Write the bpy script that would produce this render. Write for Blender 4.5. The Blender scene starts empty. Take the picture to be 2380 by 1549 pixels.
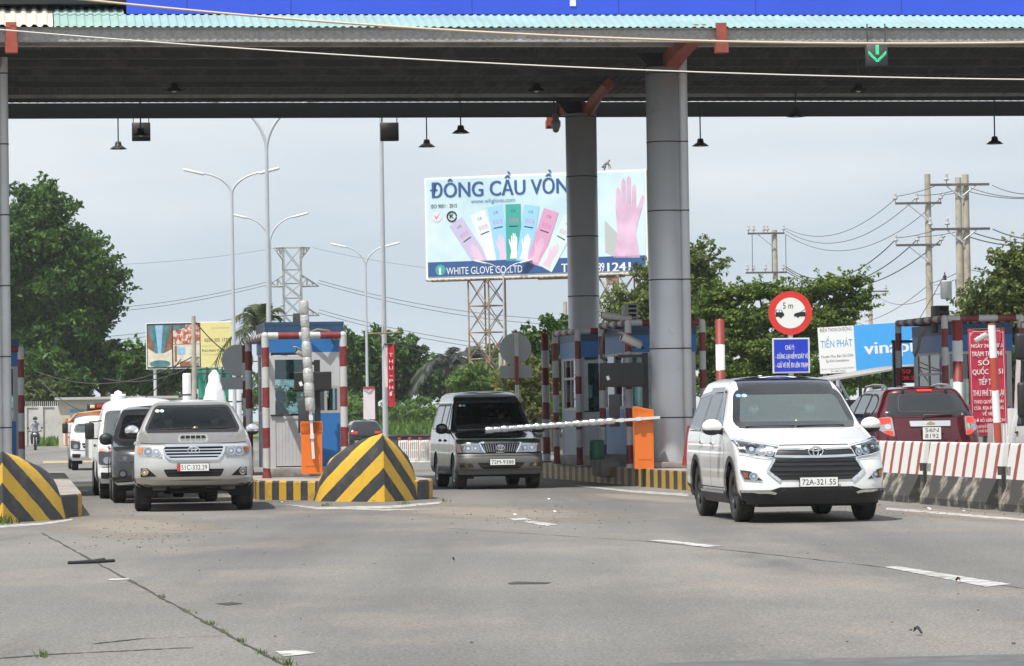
import bpy, bmesh, math, random
from mathutils import Vector, Matrix, Euler
from mathutils.bvhtree import BVHTree
R = math.radians
rng = random.Random(7)
SC = bpy.context.scene
COL = SC.collection
# ------------------------------------------------------------------ camera
F = 8000.0                      # focal length in pixels of a 2380 x 1549 frame
W2, H2, HOR = 1190.0, 774.5, 968.0
HC = 1.37
ROLL = -0.015
PITCH = math.atan((HOR - H2) / F)
cd = bpy.data.cameras.new('camera')
cd.lens = F / 2380 * 36; cd.sensor_width = 36
cd.clip_start = 0.5; cd.clip_end = 6000
cam = bpy.data.objects.new('camera', cd); COL.objects.link(cam)
CAMROT = (Matrix.Rotation(R(90) + PITCH, 3, 'X') @ Matrix.Rotation(ROLL, 3, 'Z'))
cam.matrix_world = Matrix.Translation((0, 0, HC)) @ CAMROT.to_4x4()
SC.camera = cam
# ------------------------------------------------------------------ sky and sun
SUN_EL, SUN_AZ = R(62), R(218)        # azimuth: direction towards the sun, clockwise from +Y
w = bpy.data.worlds.new('World'); SC.world = w; w.use_nodes = True
nt = w.node_tree; nt.nodes.clear()
def wn(t, **k):
    n = nt.nodes.new(t)
    for a, b in k.items(): setattr(n, a, b)
    return n
sky = wn('ShaderNodeTexSky', sky_type='NISHITA', sun_disc=False)
sky.sun_elevation = SUN_EL; sky.sun_rotation = SUN_AZ
sky.dust_density = 3.0; sky.air_density = 1.0; sky.ozone_density = 1.0
bg1 = wn('ShaderNodeBackground'); bg1.inputs['Strength'].default_value = 0.09
nt.links.new(sky.outputs[0], bg1.inputs[0])
tc = wn('ShaderNodeTexCoord'); mp = wn('ShaderNodeMapping')
mp.inputs['Scale'].default_value = (1.2, 1.2, 7.0)
nt.links.new(tc.outputs['Generated'], mp.inputs[0])
nz = wn('ShaderNodeTexNoise'); nz.inputs['Scale'].default_value = 2.2; nz.inputs['Detail'].default_value = 5
nz.inputs['Roughness'].default_value = 0.5
nt.links.new(mp.outputs[0], nz.inputs['Vector'])
rp = wn('ShaderNodeValToRGB')
rp.color_ramp.elements[0].position = 0.38; rp.color_ramp.elements[0].color = (0.52, 0.60, 0.675, 1)
rp.color_ramp.elements[1].position = 0.62; rp.color_ramp.elements[1].color = (0.755, 0.79, 0.82, 1)
nt.links.new(nz.outputs['Fac'], rp.inputs[0])
bg2 = wn('ShaderNodeBackground'); bg2.inputs['Strength'].default_value = 0.96
nt.links.new(rp.outputs[0], bg2.inputs[0])
mx = wn('ShaderNodeMixShader'); mx.inputs[0].default_value = 0.92    # thin overcast veil over the blue
nt.links.new(bg1.outputs[0], mx.inputs[1]); nt.links.new(bg2.outputs[0], mx.inputs[2])
wo = wn('ShaderNodeOutputWorld'); nt.links.new(mx.outputs[0], wo.inputs[0])
sd = bpy.data.lights.new('sun', 'SUN'); sd.energy = 4.2; sd.angle = R(0.6); sd.color = (1.0, 0.955, 0.89)
so = bpy.data.objects.new('sun', sd); COL.objects.link(so)
sdir = Vector((math.sin(SUN_AZ) * math.cos(SUN_EL), math.cos(SUN_AZ) * math.cos(SUN_EL), math.sin(SUN_EL)))
so.rotation_euler = sdir.to_track_quat('Z', 'Y').to_euler(); so.location = (0, 0, 60)
SC.view_settings.view_transform = 'Standard'; SC.view_settings.look = 'None'
SC.view_settings.gamma = 1.0; SC.view_settings.exposure = 0.38
SC.render.engine = 'CYCLES'
SC.cycles.max_bounces = 6; SC.cycles.transparent_max_bounces = 16
# ------------------------------------------------------------------ pixel helpers (frame 2380 x 1549)
def ray(x, y): return CAMROT @ Vector(((x - W2) / F, -(y - H2) / F, -1.0))
def at(x, y, d):
    v = ray(x, y); return Vector((0, 0, HC)) + v * (d / v.y)
def gnd(x, y, z=0.0):
    v = ray(x, y); return Vector((0, 0, HC)) + v * ((z - HC) / v.z)
def pos(x, d, y=1010, z=0.0):
    p = at(x, y, d); return Vector((p.x, p.y, z))
TH = R(8.0)                     # yaw of the plaza: traffic direction leans left with distance
UX = Vector((math.cos(TH), math.sin(TH), 0)); VX = Vector((-math.sin(TH), math.cos(TH), 0))
# ------------------------------------------------------------------ materials
MATS = {}
def mat(name, col=(0.5, 0.5, 0.5), rough=0.6, metal=0.0, var=0.0, vs=4.0, bump=0.0, bs=30.0, coat=0.0,
        emit=None, es=1.0, dirt=None, ds=1.5, dlo=0.5, dhi=0.7, spec=0.5, alpha=None, obj=True, trans=0.0):
    if name in MATS: return MATS[name]
    m = bpy.data.materials.new(name); m.use_nodes = True
    n = m.node_tree; b = n.nodes['Principled BSDF']
    b.inputs['Roughness'].default_value = rough; b.inputs['Metallic'].default_value = metal
    b.inputs['Specular IOR Level'].default_value = spec
    if coat: b.inputs['Coat Weight'].default_value = coat; b.inputs['Coat Roughness'].default_value = 0.04
    c4 = (*col, 1)
    b.inputs['Base Color'].default_value = c4
    out = None
    if var or dirt or bump:
        t = n.nodes.new('ShaderNodeTexCoord'); src = t.outputs['Object']
    if var:
        z = n.nodes.new('ShaderNodeTexNoise'); z.inputs['Scale'].default_value = vs; z.inputs['Detail'].default_value = 6
        n.links.new(src, z.inputs['Vector'])
        mr = n.nodes.new('ShaderNodeMapRange'); mr.inputs['From Min'].default_value = 0.25; mr.inputs['From Max'].default_value = 0.75
        mr.inputs['To Min'].default_value = 1 - var; mr.inputs['To Max'].default_value = 1 + var
        n.links.new(z.outputs['Fac'], mr.inputs['Value'])
        mu = n.nodes.new('ShaderNodeVectorMath'); mu.operation = 'SCALE'; mu.inputs[0].default_value = col
        n.links.new(mr.outputs[0], mu.inputs['Scale']); out = mu.outputs[0]
    if dirt:
        z = n.nodes.new('ShaderNodeTexNoise'); z.inputs['Scale'].default_value = ds; z.inputs['Detail'].default_value = 8
        z.inputs['Roughness'].default_value = 0.65
        n.links.new(src, z.inputs['Vector'])
        cr = n.nodes.new('ShaderNodeMapRange'); cr.inputs['From Min'].default_value = dlo; cr.inputs['From Max'].default_value = dhi
        n.links.new(z.outputs['Fac'], cr.inputs['Value'])
        mi = n.nodes.new('ShaderNodeMix'); mi.data_type = 'RGBA'
        n.links.new(cr.outputs[0], mi.inputs[0])
        if out: n.links.new(out, mi.inputs[6])
        else: mi.inputs[6].default_value = c4
        mi.inputs[7].default_value = (*dirt, 1); out = mi.outputs[2]
    if out: n.links.new(out, b.inputs['Base Color'])
    if bump:
        z = n.nodes.new('ShaderNodeTexNoise'); z.inputs['Scale'].default_value = bs; z.inputs['Detail'].default_value = 4
        n.links.new(src, z.inputs['Vector'])
        bp = n.nodes.new('ShaderNodeBump'); bp.inputs['Strength'].default_value = bump; bp.inputs['Distance'].default_value = 0.02
        n.links.new(z.outputs['Fac'], bp.inputs['Height']); n.links.new(bp.outputs[0], b.inputs['Normal'])
    if emit:
        b.inputs['Emission Color'].default_value = (*emit, 1); b.inputs['Emission Strength'].default_value = es
    MATS[name] = m; return m
def glass_mat(name, tint, ior=1.5, rough=0.0, boost=0.0, film=None, filmfac=0.0):
    """thin window pane: tinted see-through plus a Fresnel reflection, optional film colour imitating a hazy reflection"""
    if name in MATS: return MATS[name]
    m = bpy.data.materials.new(name); m.use_nodes = True; n = m.node_tree; n.nodes.clear()
    tr = n.nodes.new('ShaderNodeBsdfTransparent'); tr.inputs[0].default_value = (*tint, 1)
    gl = n.nodes.new('ShaderNodeBsdfGlossy'); gl.inputs['Roughness'].default_value = rough
    gl.inputs['Color'].default_value = (0.95, 0.97, 1.0, 1)
    fr = n.nodes.new('ShaderNodeFresnel'); fr.inputs[0].default_value = ior
    ad = n.nodes.new('ShaderNodeMath'); ad.operation = 'ADD'; ad.inputs[1].default_value = boost; ad.use_clamp = True
    n.links.new(fr.outputs[0], ad.inputs[0])
    last = tr.outputs[0]
    if film:
        df = n.nodes.new('ShaderNodeBsdfDiffuse'); df.inputs[0].default_value = (*film, 1)
        m2 = n.nodes.new('ShaderNodeMixShader'); m2.inputs[0].default_value = filmfac
        n.links.new(last, m2.inputs[1]); n.links.new(df.outputs[0], m2.inputs[2]); last = m2.outputs[0]
    mx = n.nodes.new('ShaderNodeMixShader'); n.links.new(ad.outputs[0], mx.inputs[0])
    n.links.new(last, mx.inputs[1]); n.links.new(gl.outputs[0], mx.inputs[2])
    o = n.nodes.new('ShaderNodeOutputMaterial'); n.links.new(mx.outputs[0], o.inputs[0])
    MATS[name] = m; return m
def stripe_mat(name, cols, period, axis='z', slope=0.0, phase=0.0, dirt=(0.2, 0.18, 0.16), damt=0.35, rough=0.55, vslope=0.0, duty=0.5, zslope=0.0):
    """two paint colours in bands of the object's own coordinates: axis value + slope*|x| + vslope*y"""
    if name in MATS: return MATS[name]
    m = bpy.data.materials.new(name); m.use_nodes = True; n = m.node_tree; b = n.nodes['Principled BSDF']
    b.inputs['Roughness'].default_value = rough
    t = n.nodes.new('ShaderNodeTexCoord'); s = n.nodes.new('ShaderNodeSeparateXYZ'); n.links.new(t.outputs['Object'], s.inputs[0])
    def M(op, a, bb, clamp=False):
        k = n.nodes.new('ShaderNodeMath'); k.operation = op; k.use_clamp = clamp
        for i, v in enumerate((a, bb)):
            if v is None: continue
            if isinstance(v, (int, float)): k.inputs[i].default_value = v
            else: n.links.new(v, k.inputs[i])
        return k.outputs[0]
    ax = {'x': 0, 'y': 1, 'z': 2}[axis]
    v = s.outputs[ax]
    if slope: v = M('ADD', v, M('MULTIPLY', M('ABSOLUTE', s.outputs[0], None), slope))
    if vslope: v = M('ADD', v, M('MULTIPLY', s.outputs[1], vslope))
    if zslope: v = M('ADD', v, M('MULTIPLY', s.outputs[2], zslope))
    z = n.nodes.new('ShaderNodeTexNoise'); z.inputs['Scale'].default_value = 9; n.links.new(t.outputs['Object'], z.inputs['Vector'])
    v = M('ADD', v, M('MULTIPLY', M('SUBTRACT', z.outputs['Fac'], 0.5), period * 0.06))
    fr = M('FRACT', M('ADD', M('DIVIDE', v, period), phase + 100), None)
    st = M('LESS_THAN', fr, duty)
    mi = n.nodes.new('ShaderNodeMix'); mi.data_type = 'RGBA'; n.links.new(st, mi.inputs[0])
    mi.inputs[6].default_value = (*cols[0], 1); mi.inputs[7].default_value = (*cols[1], 1)
    z2 = n.nodes.new('ShaderNodeTexNoise'); z2.inputs['Scale'].default_value = 5; z2.inputs['Detail'].default_value = 8; z2.inputs['Roughness'].default_value = 0.7
    n.links.new(t.outputs['Object'], z2.inputs['Vector'])
    f = M('MULTIPLY', M('MULTIPLY', M('SUBTRACT', z2.outputs['Fac'], 0.48), 4.0, True), damt, True)
    m2 = n.nodes.new('ShaderNodeMix'); m2.data_type = 'RGBA'; n.links.new(f, m2.inputs[0])
    n.links.new(mi.outputs[2], m2.inputs[6]); m2.inputs[7].default_value = (*dirt, 1)
    n.links.new(m2.outputs[2], b.inputs['Base Color'])
    bp = n.nodes.new('ShaderNodeBump'); bp.inputs['Strength'].default_value = 0.25; bp.inputs['Distance'].default_value = 0.01
    n.links.new(z2.outputs['Fac'], bp.inputs['Height']); n.links.new(bp.outputs[0], b.inputs['Normal'])
    MATS[name] = m; return m
# ------------------------------------------------------------------ mesh builder
class MB:
    def __init__(s): s.v = []; s.f = []; s.m = []; s.sm = []
    def add(s, verts, faces, mi=0, smooth=False, M=None):
        o = len(s.v)
        s.v += [tuple(M @ Vector(p)) if M else tuple(p) for p in verts]
        for f in faces: s.f.append([o + i for i in f]); s.m.append(mi); s.sm.append(smooth)
    def box(s, c, sz, mi=0, M=None, rot=None):
        x, y, z = sz[0] / 2, sz[1] / 2, sz[2] / 2
        p = [Vector(q) for q in ((-x, -y, -z), (x, -y, -z), (x, y, -z), (-x, y, -z), (-x, -y, z), (x, -y, z), (x, y, z), (-x, y, z))]
        if rot: p = [rot @ q for q in p]
        p = [q + Vector(c) for q in p]
        s.add(p, [(3, 2, 1, 0), (4, 5, 6, 7), (0, 1, 5, 4), (1, 2, 6, 5), (2, 3, 7, 6), (3, 0, 4, 7)], mi, False, M)
    def bbox(s, c, sz, bev=0.01, mi=0, M=None, rot=None, seg=2):
        """box with bevelled edges"""
        bm = bmesh.new(); bmesh.ops.create_cube(bm, size=1.0)
        bmesh.ops.scale(bm, vec=sz, verts=bm.verts)
        bmesh.ops.bevel(bm, geom=bm.edges[:], offset=min(bev, min(sz) * 0.45), segments=seg, affect='EDGES', profile=0.5)
        s.bm(bm, mi, True, Matrix.Translation(c) @ (rot.to_4x4() if rot else Matrix()), M)
    def bm(s, bm, mi=0, smooth=True, T=None, M=None):
        bm.verts.index_update()
        T = T or Matrix()
        if M: T = M @ T
        s.add([v.co for v in bm.verts], [[v.index for v in f.verts] for f in bm.faces], mi, smooth, T); bm.free()
    def tube(s, pts, r, n=8, mi=0, caps=True, smooth=True, M=None):
        pts = [Vector(p) for p in pts]
        rs = r if isinstance(r, (list, tuple)) else [r] * len(pts)
        rings = []; prev = None
        for i, p in enumerate(pts):
            a = pts[max(i - 1, 0)]; b = pts[min(i + 1, len(pts) - 1)]
            t = (b - a).normalized()
            if prev is None:
                up = Vector((0, 0, 1)) if abs(t.z) < 0.9 else Vector((1, 0, 0))
                u = t.cross(up).normalized()
            else:
                u = (prev - t * prev.dot(t)); u = u.normalized() if u.length > 1e-6 else t.orthogonal().normalized()
            prev = u; v = t.cross(u)
            rings.append([p + (u * math.cos(k * 2 * math.pi / n) + v * math.sin(k * 2 * math.pi / n)) * rs[i] for k in range(n)])
        s.loft(rings, mi, smooth, caps, M)
    def loft(s, rings, mi=0, smooth=True, caps=True, M=None, closed=True):
        n = len(rings[0]); V = [p for r in rings for p in r]; Fc = []
        for i in range(len(rings) - 1):
            for k in range(n if closed else n - 1):
                a = i * n + k; b = i * n + (k + 1) % n
                Fc.append((a, b, b + n, a + n))
        s.add(V, Fc, mi, smooth, M)
        if caps:
            s.add(rings[0], [tuple(reversed(range(n)))], mi, False, M); s.add(rings[-1], [tuple(range(n))], mi, False, M)
    def lathe(s, prof, n=24, mi=0, smooth=True, M=None, axis='z', c=(0, 0, 0)):
        """profile of (radius, height) turned about an axis"""
        rings = []
        for r, h in prof:
            ring = []
            for k in range(n):
                a = 2 * math.pi * k / n; x, y = r * math.cos(a), r * math.sin(a)
                q = {'z': (x, y, h), 'x': (h, x, y), 'y': (y, h, x)}[axis]
                ring.append(Vector(q) + Vector(c))
            rings.append(ring)
        s.loft(rings, mi, smooth, False, M)
    def prism(s, poly, d0, d1, mi=0, plane='xz', M=None):
        """polygon in a plane pushed along the third axis from d0 to d1"""
        def P(a, b, d): return {'xz': (a, d, b), 'xy': (a, b, d), 'yz': (d, a, b)}[plane]
        n = len(poly)
        V = [P(a, b, d0) for a, b in poly] + [P(a, b, d1) for a, b in poly]
        Fc = [tuple(range(n)), tuple(range(2 * n - 1, n - 1, -1))] + [(i, i + n, (i + 1) % n + n, (i + 1) % n) for i in range(n)]
        s.add(V, Fc, mi, False, M)
    def sphere(s, c, r, mi=0, n=12, M=None, sq=None):
        bm = bmesh.new(); bmesh.ops.create_uvsphere(bm, u_segments=n, v_segments=max(6, n * 2 // 3), radius=1)
        rr = r if isinstance(r, (tuple, list)) else (r, r, r)
        T = Matrix.Translation(c) @ Matrix.Diagonal((*rr, 1))
        s.bm(bm, mi, True, T, M)
    def text(s, body, cx, cz, h, w=None, y=0.0, mi=0, bold=0.0, align='CENTER', M=None, shear=0.0, depth=0.0):
        """lettering in the x-z plane facing -y; h = cap height, w = exact width"""
        v, f, x0, x1 = text_geo(body, 0.0, shear)
        sx = h / 0.7 if w is None else w / max(1e-4, (x1 - x0)); sz = h / 0.7
        off = {'CENTER': -(x0 + x1) / 2, 'LEFT': -x0, 'RIGHT': -x1}[align]
        for q in range(3 if bold else 1):      # heavier strokes: the same letters set three times a hair apart
            ox = (q - 1) * bold * 1.2 if bold else 0.0
            s.add([(cx + (a + off + ox) * sx, y - 0.0006 * q, cz + b * sz) for a, b in v], f, mi, False, M)
    def build(s, name, mats, parent=None, loc=None, rot=None, auto=None):
        me = bpy.data.meshes.new(name); me.from_pydata(s.v, [], s.f)
        if not isinstance(mats, (list, tuple)): mats = [mats]
        for m in mats: me.materials.append(m)
        me.polygons.foreach_set('material_index', s.m); me.polygons.foreach_set('use_smooth', s.sm)
        me.update(); me.validate()
        o = bpy.data.objects.new(name, me); COL.objects.link(o)
        if parent: o.parent = parent
        if loc is not None: o.location = loc
        if rot is not None: o.rotation_euler = rot
        return o
TXT = {}
def text_geo(body, bold=0.0, shear=0.0):
    k = (body, bold, shear)
    if k not in TXT:
        c = bpy.data.curves.new('t', 'FONT'); c.body = body; c.resolution_u = 3; c.offset = bold; c.shear = shear
        o = bpy.data.objects.new('t', c); COL.objects.link(o)
        dg = bpy.context.evaluated_depsgraph_get(); me = bpy.data.meshes.new_from_object(o.evaluated_get(dg))
        v = [(p.co.x, p.co.y) for p in me.vertices]; f = [tuple(p.vertices) for p in me.polygons]
        bpy.data.objects.remove(o); bpy.data.curves.remove(c); bpy.data.meshes.remove(me)
        xs = [a for a, b in v] or [0, 1]
        TXT[k] = (v, f, min(xs), max(xs))
    return TXT[k]
def tag(o, label=None, cat=None, group=None, kind=None):
    if label: o['label'] = label
    if cat: o['category'] = cat
    if group: o['group'] = group
    if kind: o['kind'] = kind
    return o
def thing(name, label, cat, loc=(0, 0, 0), rz=0.0, group=None):
    o = bpy.data.objects.new(name, None); COL.objects.link(o); o.location = loc; o.rotation_euler = (0, 0, rz)
    o.empty_display_size = 0.2
    return tag(o, label, cat, group)
def children(o): return [c for c in bpy.data.objects if c.parent == o]
def copy_tree(o, parent=None):
    c = o.copy(); COL.objects.link(c)
    if parent: c.parent = parent
    for ch in children(o): copy_tree(ch, c)
    return c
def rounded(poly, r, n=4):
    """round the corners of a polygon"""
    out = []; N = len(poly)
    for i in range(N):
        p = Vector(poly[i]); a = Vector(poly[i - 1]); b = Vector(poly[(i + 1) % N])
        da = (a - p); db = (b - p); q = min(r, da.length * 0.45, db.length * 0.45)
        p0 = p + da.normalized() * q; p1 = p + db.normalized() * q
        for k in range(n + 1):
            t = k / n; out.append(tuple((1 - t) ** 2 * p0 + 2 * t * (1 - t) * p + t * t * p1))
    return out
def ellipse(cx, cz, rx, rz, n=20): return [(cx + rx * math.cos(2 * math.pi * k / n), cz + rz * math.sin(2 * math.pi * k / n)) for k in range(n)]
# ================================================================== car library
def hermite(keys, vals, q):
    """monotone cubic through key values"""
    n = len(keys); d = [(vals[i + 1] - vals[i]) / (keys[i + 1] - keys[i]) for i in range(n - 1)]
    m = [d[0]] + [0 if d[i - 1] * d[i] <= 0 else 2 * d[i - 1] * d[i] / (d[i - 1] + d[i]) for i in range(1, n - 1)] + [d[-1]]
    i = 0
    while i < n - 2 and q > keys[i + 1]: i += 1
    h = keys[i + 1] - keys[i]; t = (q - keys[i]) / h
    return ((1 + 2 * t) * (1 - t) ** 2 * vals[i] + t * (1 - t) ** 2 * h * m[i] + t * t * (3 - 2 * t) * vals[i + 1] + t * t * (t - 1) * h * m[i + 1])
class Shell:
    """car body: a stack of plan outlines (z, y_front, y_rear, half_width, front_depth, front_power, rear_depth, rear_power)"""
    def __init__(s, levels, crown=0.03, step=0.04, nside=70, arches=()):
        ks = [0.0]
        for a, b in zip(levels, levels[1:]):
            ks.append(ks[-1] + max(0.02, math.sqrt((b[0] - a[0]) ** 2 + 0.5 * (b[1] - a[1]) ** 2 + 0.3 * (b[3] - a[3]) ** 2)))
        cols = list(zip(*levels)); N = int(ks[-1] / step)
        rows = []
        for i in range(N + 1):
            q = ks[-1] * i / N; L = [hermite(ks, c, q) for c in cols]; rows.append((L[0], s.outline(L, nside)))
        bm = bmesh.new(); grid = []
        for z, o in rows:
            grid.append(([bm.verts.new((x, y, z)) for x, y in o], [bm.verts.new((-x, y, z)) if 0 < k < len(o) - 1 else None for k, (x, y) in enumerate(o)]))
        P = lambda g, k, sd: g[0][k] if sd == 0 or g[1][k] is None else g[1][k]
        for a, b in zip(grid, grid[1:]):
            for k in range(len(a[0]) - 1):
                for sd in (0, 1):
                    q = [P(a, k, sd), P(a, k + 1, sd), P(b, k + 1, sd), P(b, k, sd)]
                    if sd: q.reverse()
                    try: bm.faces.new(q)
                    except ValueError: pass
        top = grid[-1]; z, o = rows[-1]; C = 8; prev = None
        for k in range(len(o)):
            x, y = o[k]; line = []
            if k in (0, len(o) - 1): line = [top[0][k]] * (C + 1)
            else:
                for c in range(C + 1):
                    u = 1 - 2 * c / C
                    if c == 0: line.append(top[0][k])
                    elif c == C: line.append(top[1][k])
                    else: line.append(bm.verts.new((x * u, y, z + crown * (1 - u * u) * min(1, x / (0.5 * max(p[0] for p in o))))))
            if prev:
                for c in range(C):
                    q = []
                    for vv in (prev[c], prev[c + 1], line[c + 1], line[c]):
                        if vv not in q: q.append(vv)
                    if len(q) > 2:
                        try: bm.faces.new(q)
                        except ValueError: pass
            prev = line
        bmesh.ops.recalc_face_normals(bm, faces=bm.faces)
        s.bm = bm; s.bvh = BVHTree.FromBMesh(bm)
        for yc, zc, r in arches: s.carve(lambda v: abs(v.x) > 0.5, lambda v: (v.y, v.z), ellipse(yc, zc, r, r, 40), keep=0)
    def outline(s, L, nside):
        z, yf, yr, hw, df, nf, dr, nr = L; o = []
        for i in range(21):
            t = math.pi / 2 * i / 20; o.append((hw * math.sin(t) ** (2 / nf), yf + df * (1 - max(0, math.cos(t)) ** (2 / nf))))
        a, b = yf + df, yr - dr
        for i in range(1, nside): o.append((hw, a + (b - a) * i / nside))
        for i in range(15):
            t = math.pi / 2 * (1 - i / 14); o.append((hw * math.sin(t) ** (2 / nr), yr - dr * (1 - max(0, math.cos(t)) ** (2 / nr))))
        o[0] = (0.0, o[0][1]); o[-1] = (0.0, o[-1][1])
        return o
    def carve(s, cond, proj, poly, keep=1, axis=None):
        """cut a hole whose rim follows the polygon"""
        P = [Vector(p) for p in poly]; n = len(P)
        def inside(q):
            c = False
            for i in range(n):
                a, b = P[i], P[i - 1]
                if (a.y > q.y) != (b.y > q.y) and q.x < (b.x - a.x) * (q.y - a.y) / (b.y - a.y) + a.x: c = not c
            return c
        ins = set(v for v in s.bm.verts if cond(v.co) and inside(Vector(proj(v.co))))
        dead = [f for f in s.bm.faces if all(v in ins for v in f.verts)]
        rim = set(v for f in s.bm.faces if f not in set(dead) for v in f.verts if v in ins)
        for v in rim:
            q = Vector(proj(v.co)); best = None
            for i in range(n):
                a, b = P[i - 1], P[i]; d = b - a; t = max(0, min(1, (q - a).dot(d) / max(1e-9, d.length_squared))); c = a + d * t
                e = (c - q).length
                if best is None or e < best[0]: best = (e, c)
            c = best[1]
            if axis == 'y': v.co.x, v.co.z = c
            else: v.co.y, v.co.z = c
            h = s.bvh.find_nearest(v.co)
            if h[0] is not None and axis: v.co = h[0]
        bmesh.ops.delete(s.bm, geom=dead, context='FACES')
    def hit(s, a, b, axis, sg):
        """point and normal on the body for 2-D coordinates seen along an axis"""
        if axis == 'y': o, d = Vector((a, 20 * sg, b)), Vector((0, -sg, 0))
        elif axis == 'x': o, d = Vector((20 * sg, a, b)), Vector((-sg, 0, 0))
        else: o, d = Vector((a, b, 20)), Vector((0, 0, -1))
        h = s.bvh.ray_cast(o, d)
        if h[0] is None:
            g = o.copy(); k = {'y': 1, 'x': 0, 'z': 2}[axis]
            g[k] = {'y': 0.3 if sg < 0 else 4.3, 'x': 0.8 * sg, 'z': 1.7}[axis]
            h = s.bvh.find_nearest(g)
        nrm = h[1]
        if nrm.dot(-d) < 0: nrm = -nrm
        return h[0], nrm
    def patch(s, mb, poly, axis, sg, off=0.006, thick=0.02, mi=0, cut=0.06, mirror=False):
        """a raised panel that follows the body"""
        for mir in ((1, -1) if mirror else (1,)):
            pl = [(a * mir, b) for a, b in poly] if axis != 'x' else poly
            sgn = sg * mir if axis == 'x' else sg
            bm = bmesh.new(); f = bm.faces.new([bm.verts.new((a, b, 0)) for a, b in pl])
            xs = [p[0] for p in pl]; ys = [p[1] for p in pl]
            for k, (lo, hi) in enumerate(((min(xs), max(xs)), (min(ys), max(ys)))):
                c = lo + cut
                while c < hi - cut * 0.3:
                    co = [0, 0, 0]; co[k] = c; no = [0, 0, 0]; no[k] = 1
                    bmesh.ops.bisect_plane(bm, geom=bm.verts[:] + bm.edges[:] + bm.faces[:], plane_co=co, plane_no=no, dist=1e-5)
                    c += cut
            bm.verts.index_update()
            V = []; D = {'y': Vector((0, sgn, 0)), 'x': Vector((sgn, 0, 0)), 'z': Vector((0, 0, 1))}[axis]
            for v in bm.verts:
                p, nn = s.hit(v.co.x, v.co.y, axis, sgn); V.append(p + nn * off)
            n = len(V); Fc = [[v.index for v in f.verts] for f in bm.faces]
            # make the faces look outward
            if Fc:
                a, b, c = [V[i] for i in Fc[0][:3]]
                if (b - a).cross(c - a).dot(D) < 0: Fc = [list(reversed(f)) for f in Fc]
            be = [e for e in bm.edges if len(e.link_faces) == 1]
            mb.add(V, Fc, mi, True)
            V2 = []; F2 = []
            for e in be:
                i, j = e.verts[0].index, e.verts[1].index; o = len(V2)
                V2 += [V[i], V[j], V[j] - D * thick, V[i] - D * thick]; F2.append((o, o + 1, o + 2, o + 3))
            mb.add(V2, F2, mi, False); bm.free()
    def ring(s, mb, poly, w, axis, sg, off=0.008, mi=0, win=0.0, mirror=False, step=0.05):
        """a rubber or chrome strip round a polygon, w outward and win inward"""
        for mir in ((1, -1) if mirror else (1,)):
            pl = [Vector((a * mir, b)) for a, b in poly] if axis != 'x' else [Vector(p) for p in poly]
            sgn = sg * mir if axis == 'x' else sg
            area = sum(a.x * b.y - b.x * a.y for a, b in zip(pl, pl[1:] + pl[:1]))
            if area < 0: pl.reverse()
            pts = []
            for a, b in zip(pl, pl[1:] + pl[:1]):
                k = max(1, int((b - a).length / step))
                pts += [a + (b - a) * i / k for i in range(k)]
            n = len(pts); V = []
            for i in range(n):
                t = (pts[(i + 1) % n] - pts[i - 1]).normalized(); nn = Vector((t.y, -t.x))
                for q in (pts[i] - nn * win, pts[i] + nn * w):
                    p, nr = s.hit(q.x, q.y, axis, sgn); V.append(p + nr * off)
            mb.add(V, [(2 * i, 2 * i + 1, (2 * i + 3) % (2 * n), (2 * i + 2) % (2 * n)) for i in range(n)], mi, True)
    def line(s, mb, pts, w, axis, sg, off=0.004, mi=0, mirror=False, step=0.05):
        """a flat strip laid along a polyline on the body"""
        for mir in ((1, -1) if mirror else (1,)):
            pl = [Vector((a * mir, b)) for a, b in pts] if axis != 'x' else [Vector(p) for p in pts]
            sgn = sg * mir if axis == 'x' else sg; q = []
            for a, b in zip(pl, pl[1:]):
                k = max(1, int((b - a).length / step)); q += [a + (b - a) * i / k for i in range(k)]
            q.append(pl[-1]); V = []
            for i in range(len(q)):
                t = (q[min(i + 1, len(q) - 1)] - q[max(i - 1, 0)]).normalized(); nn = Vector((t.y, -t.x)) * w / 2
                for c in (q[i] - nn, q[i] + nn):
                    p, nr = s.hit(c.x, c.y, axis, sgn); V.append(p + nr * off)
            mb.add(V, [(2 * i, 2 * i + 1, 2 * i + 3, 2 * i + 2) for i in range(len(q) - 1)], mi, True)
    def body(s, name, mats, parent):
        mb = MB(); mb.bm(s.bm.copy(), 0, True); return mb.build(name, mats, parent)
# ---- materials shared by the vehicles
BLK = mat('black_plastic', (0.018, 0.018, 0.02), 0.5); GLB = mat('black_gloss', (0.006, 0.006, 0.008), 0.12, coat=0.6)
RUB = mat('tyre_rubber', (0.022, 0.021, 0.02), 0.85, var=0.3, vs=8, bump=0.2, bs=60, dirt=(0.10, 0.085, 0.07), ds=4, dlo=0.5, dhi=0.9)
CHR = mat('chrome', (0.82, 0.83, 0.85), 0.08, 1.0); ALU = mat('rim_alloy', (0.42, 0.43, 0.44), 0.3, 0.9); DRIM = mat('rim_dark', (0.05, 0.052, 0.055), 0.35, 0.6)
LENS = glass_mat('lamp_lens', (0.93, 0.94, 0.95), 1.4, 0.02, 0.0); LCH = mat('lamp_reflector', (0.42, 0.43, 0.45), 0.15, 1.0)
AMB = mat('amber_lens', (0.8, 0.24, 0.04), 0.15, coat=0.6); REDL = mat('red_lens', (0.55, 0.02, 0.015), 0.12, coat=0.8)
REDLIT = mat('red_lens_lit', (0.6, 0.03, 0.02), 0.2, emit=(1.0, 0.05, 0.03), es=0.7)
WPL = mat('plate_white', (0.78, 0.78, 0.76), 0.45); INK = mat('plate_ink', (0.012, 0.012, 0.014), 0.5); REDPL = mat('plate_red', (0.6, 0.03, 0.02), 0.5)
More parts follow.
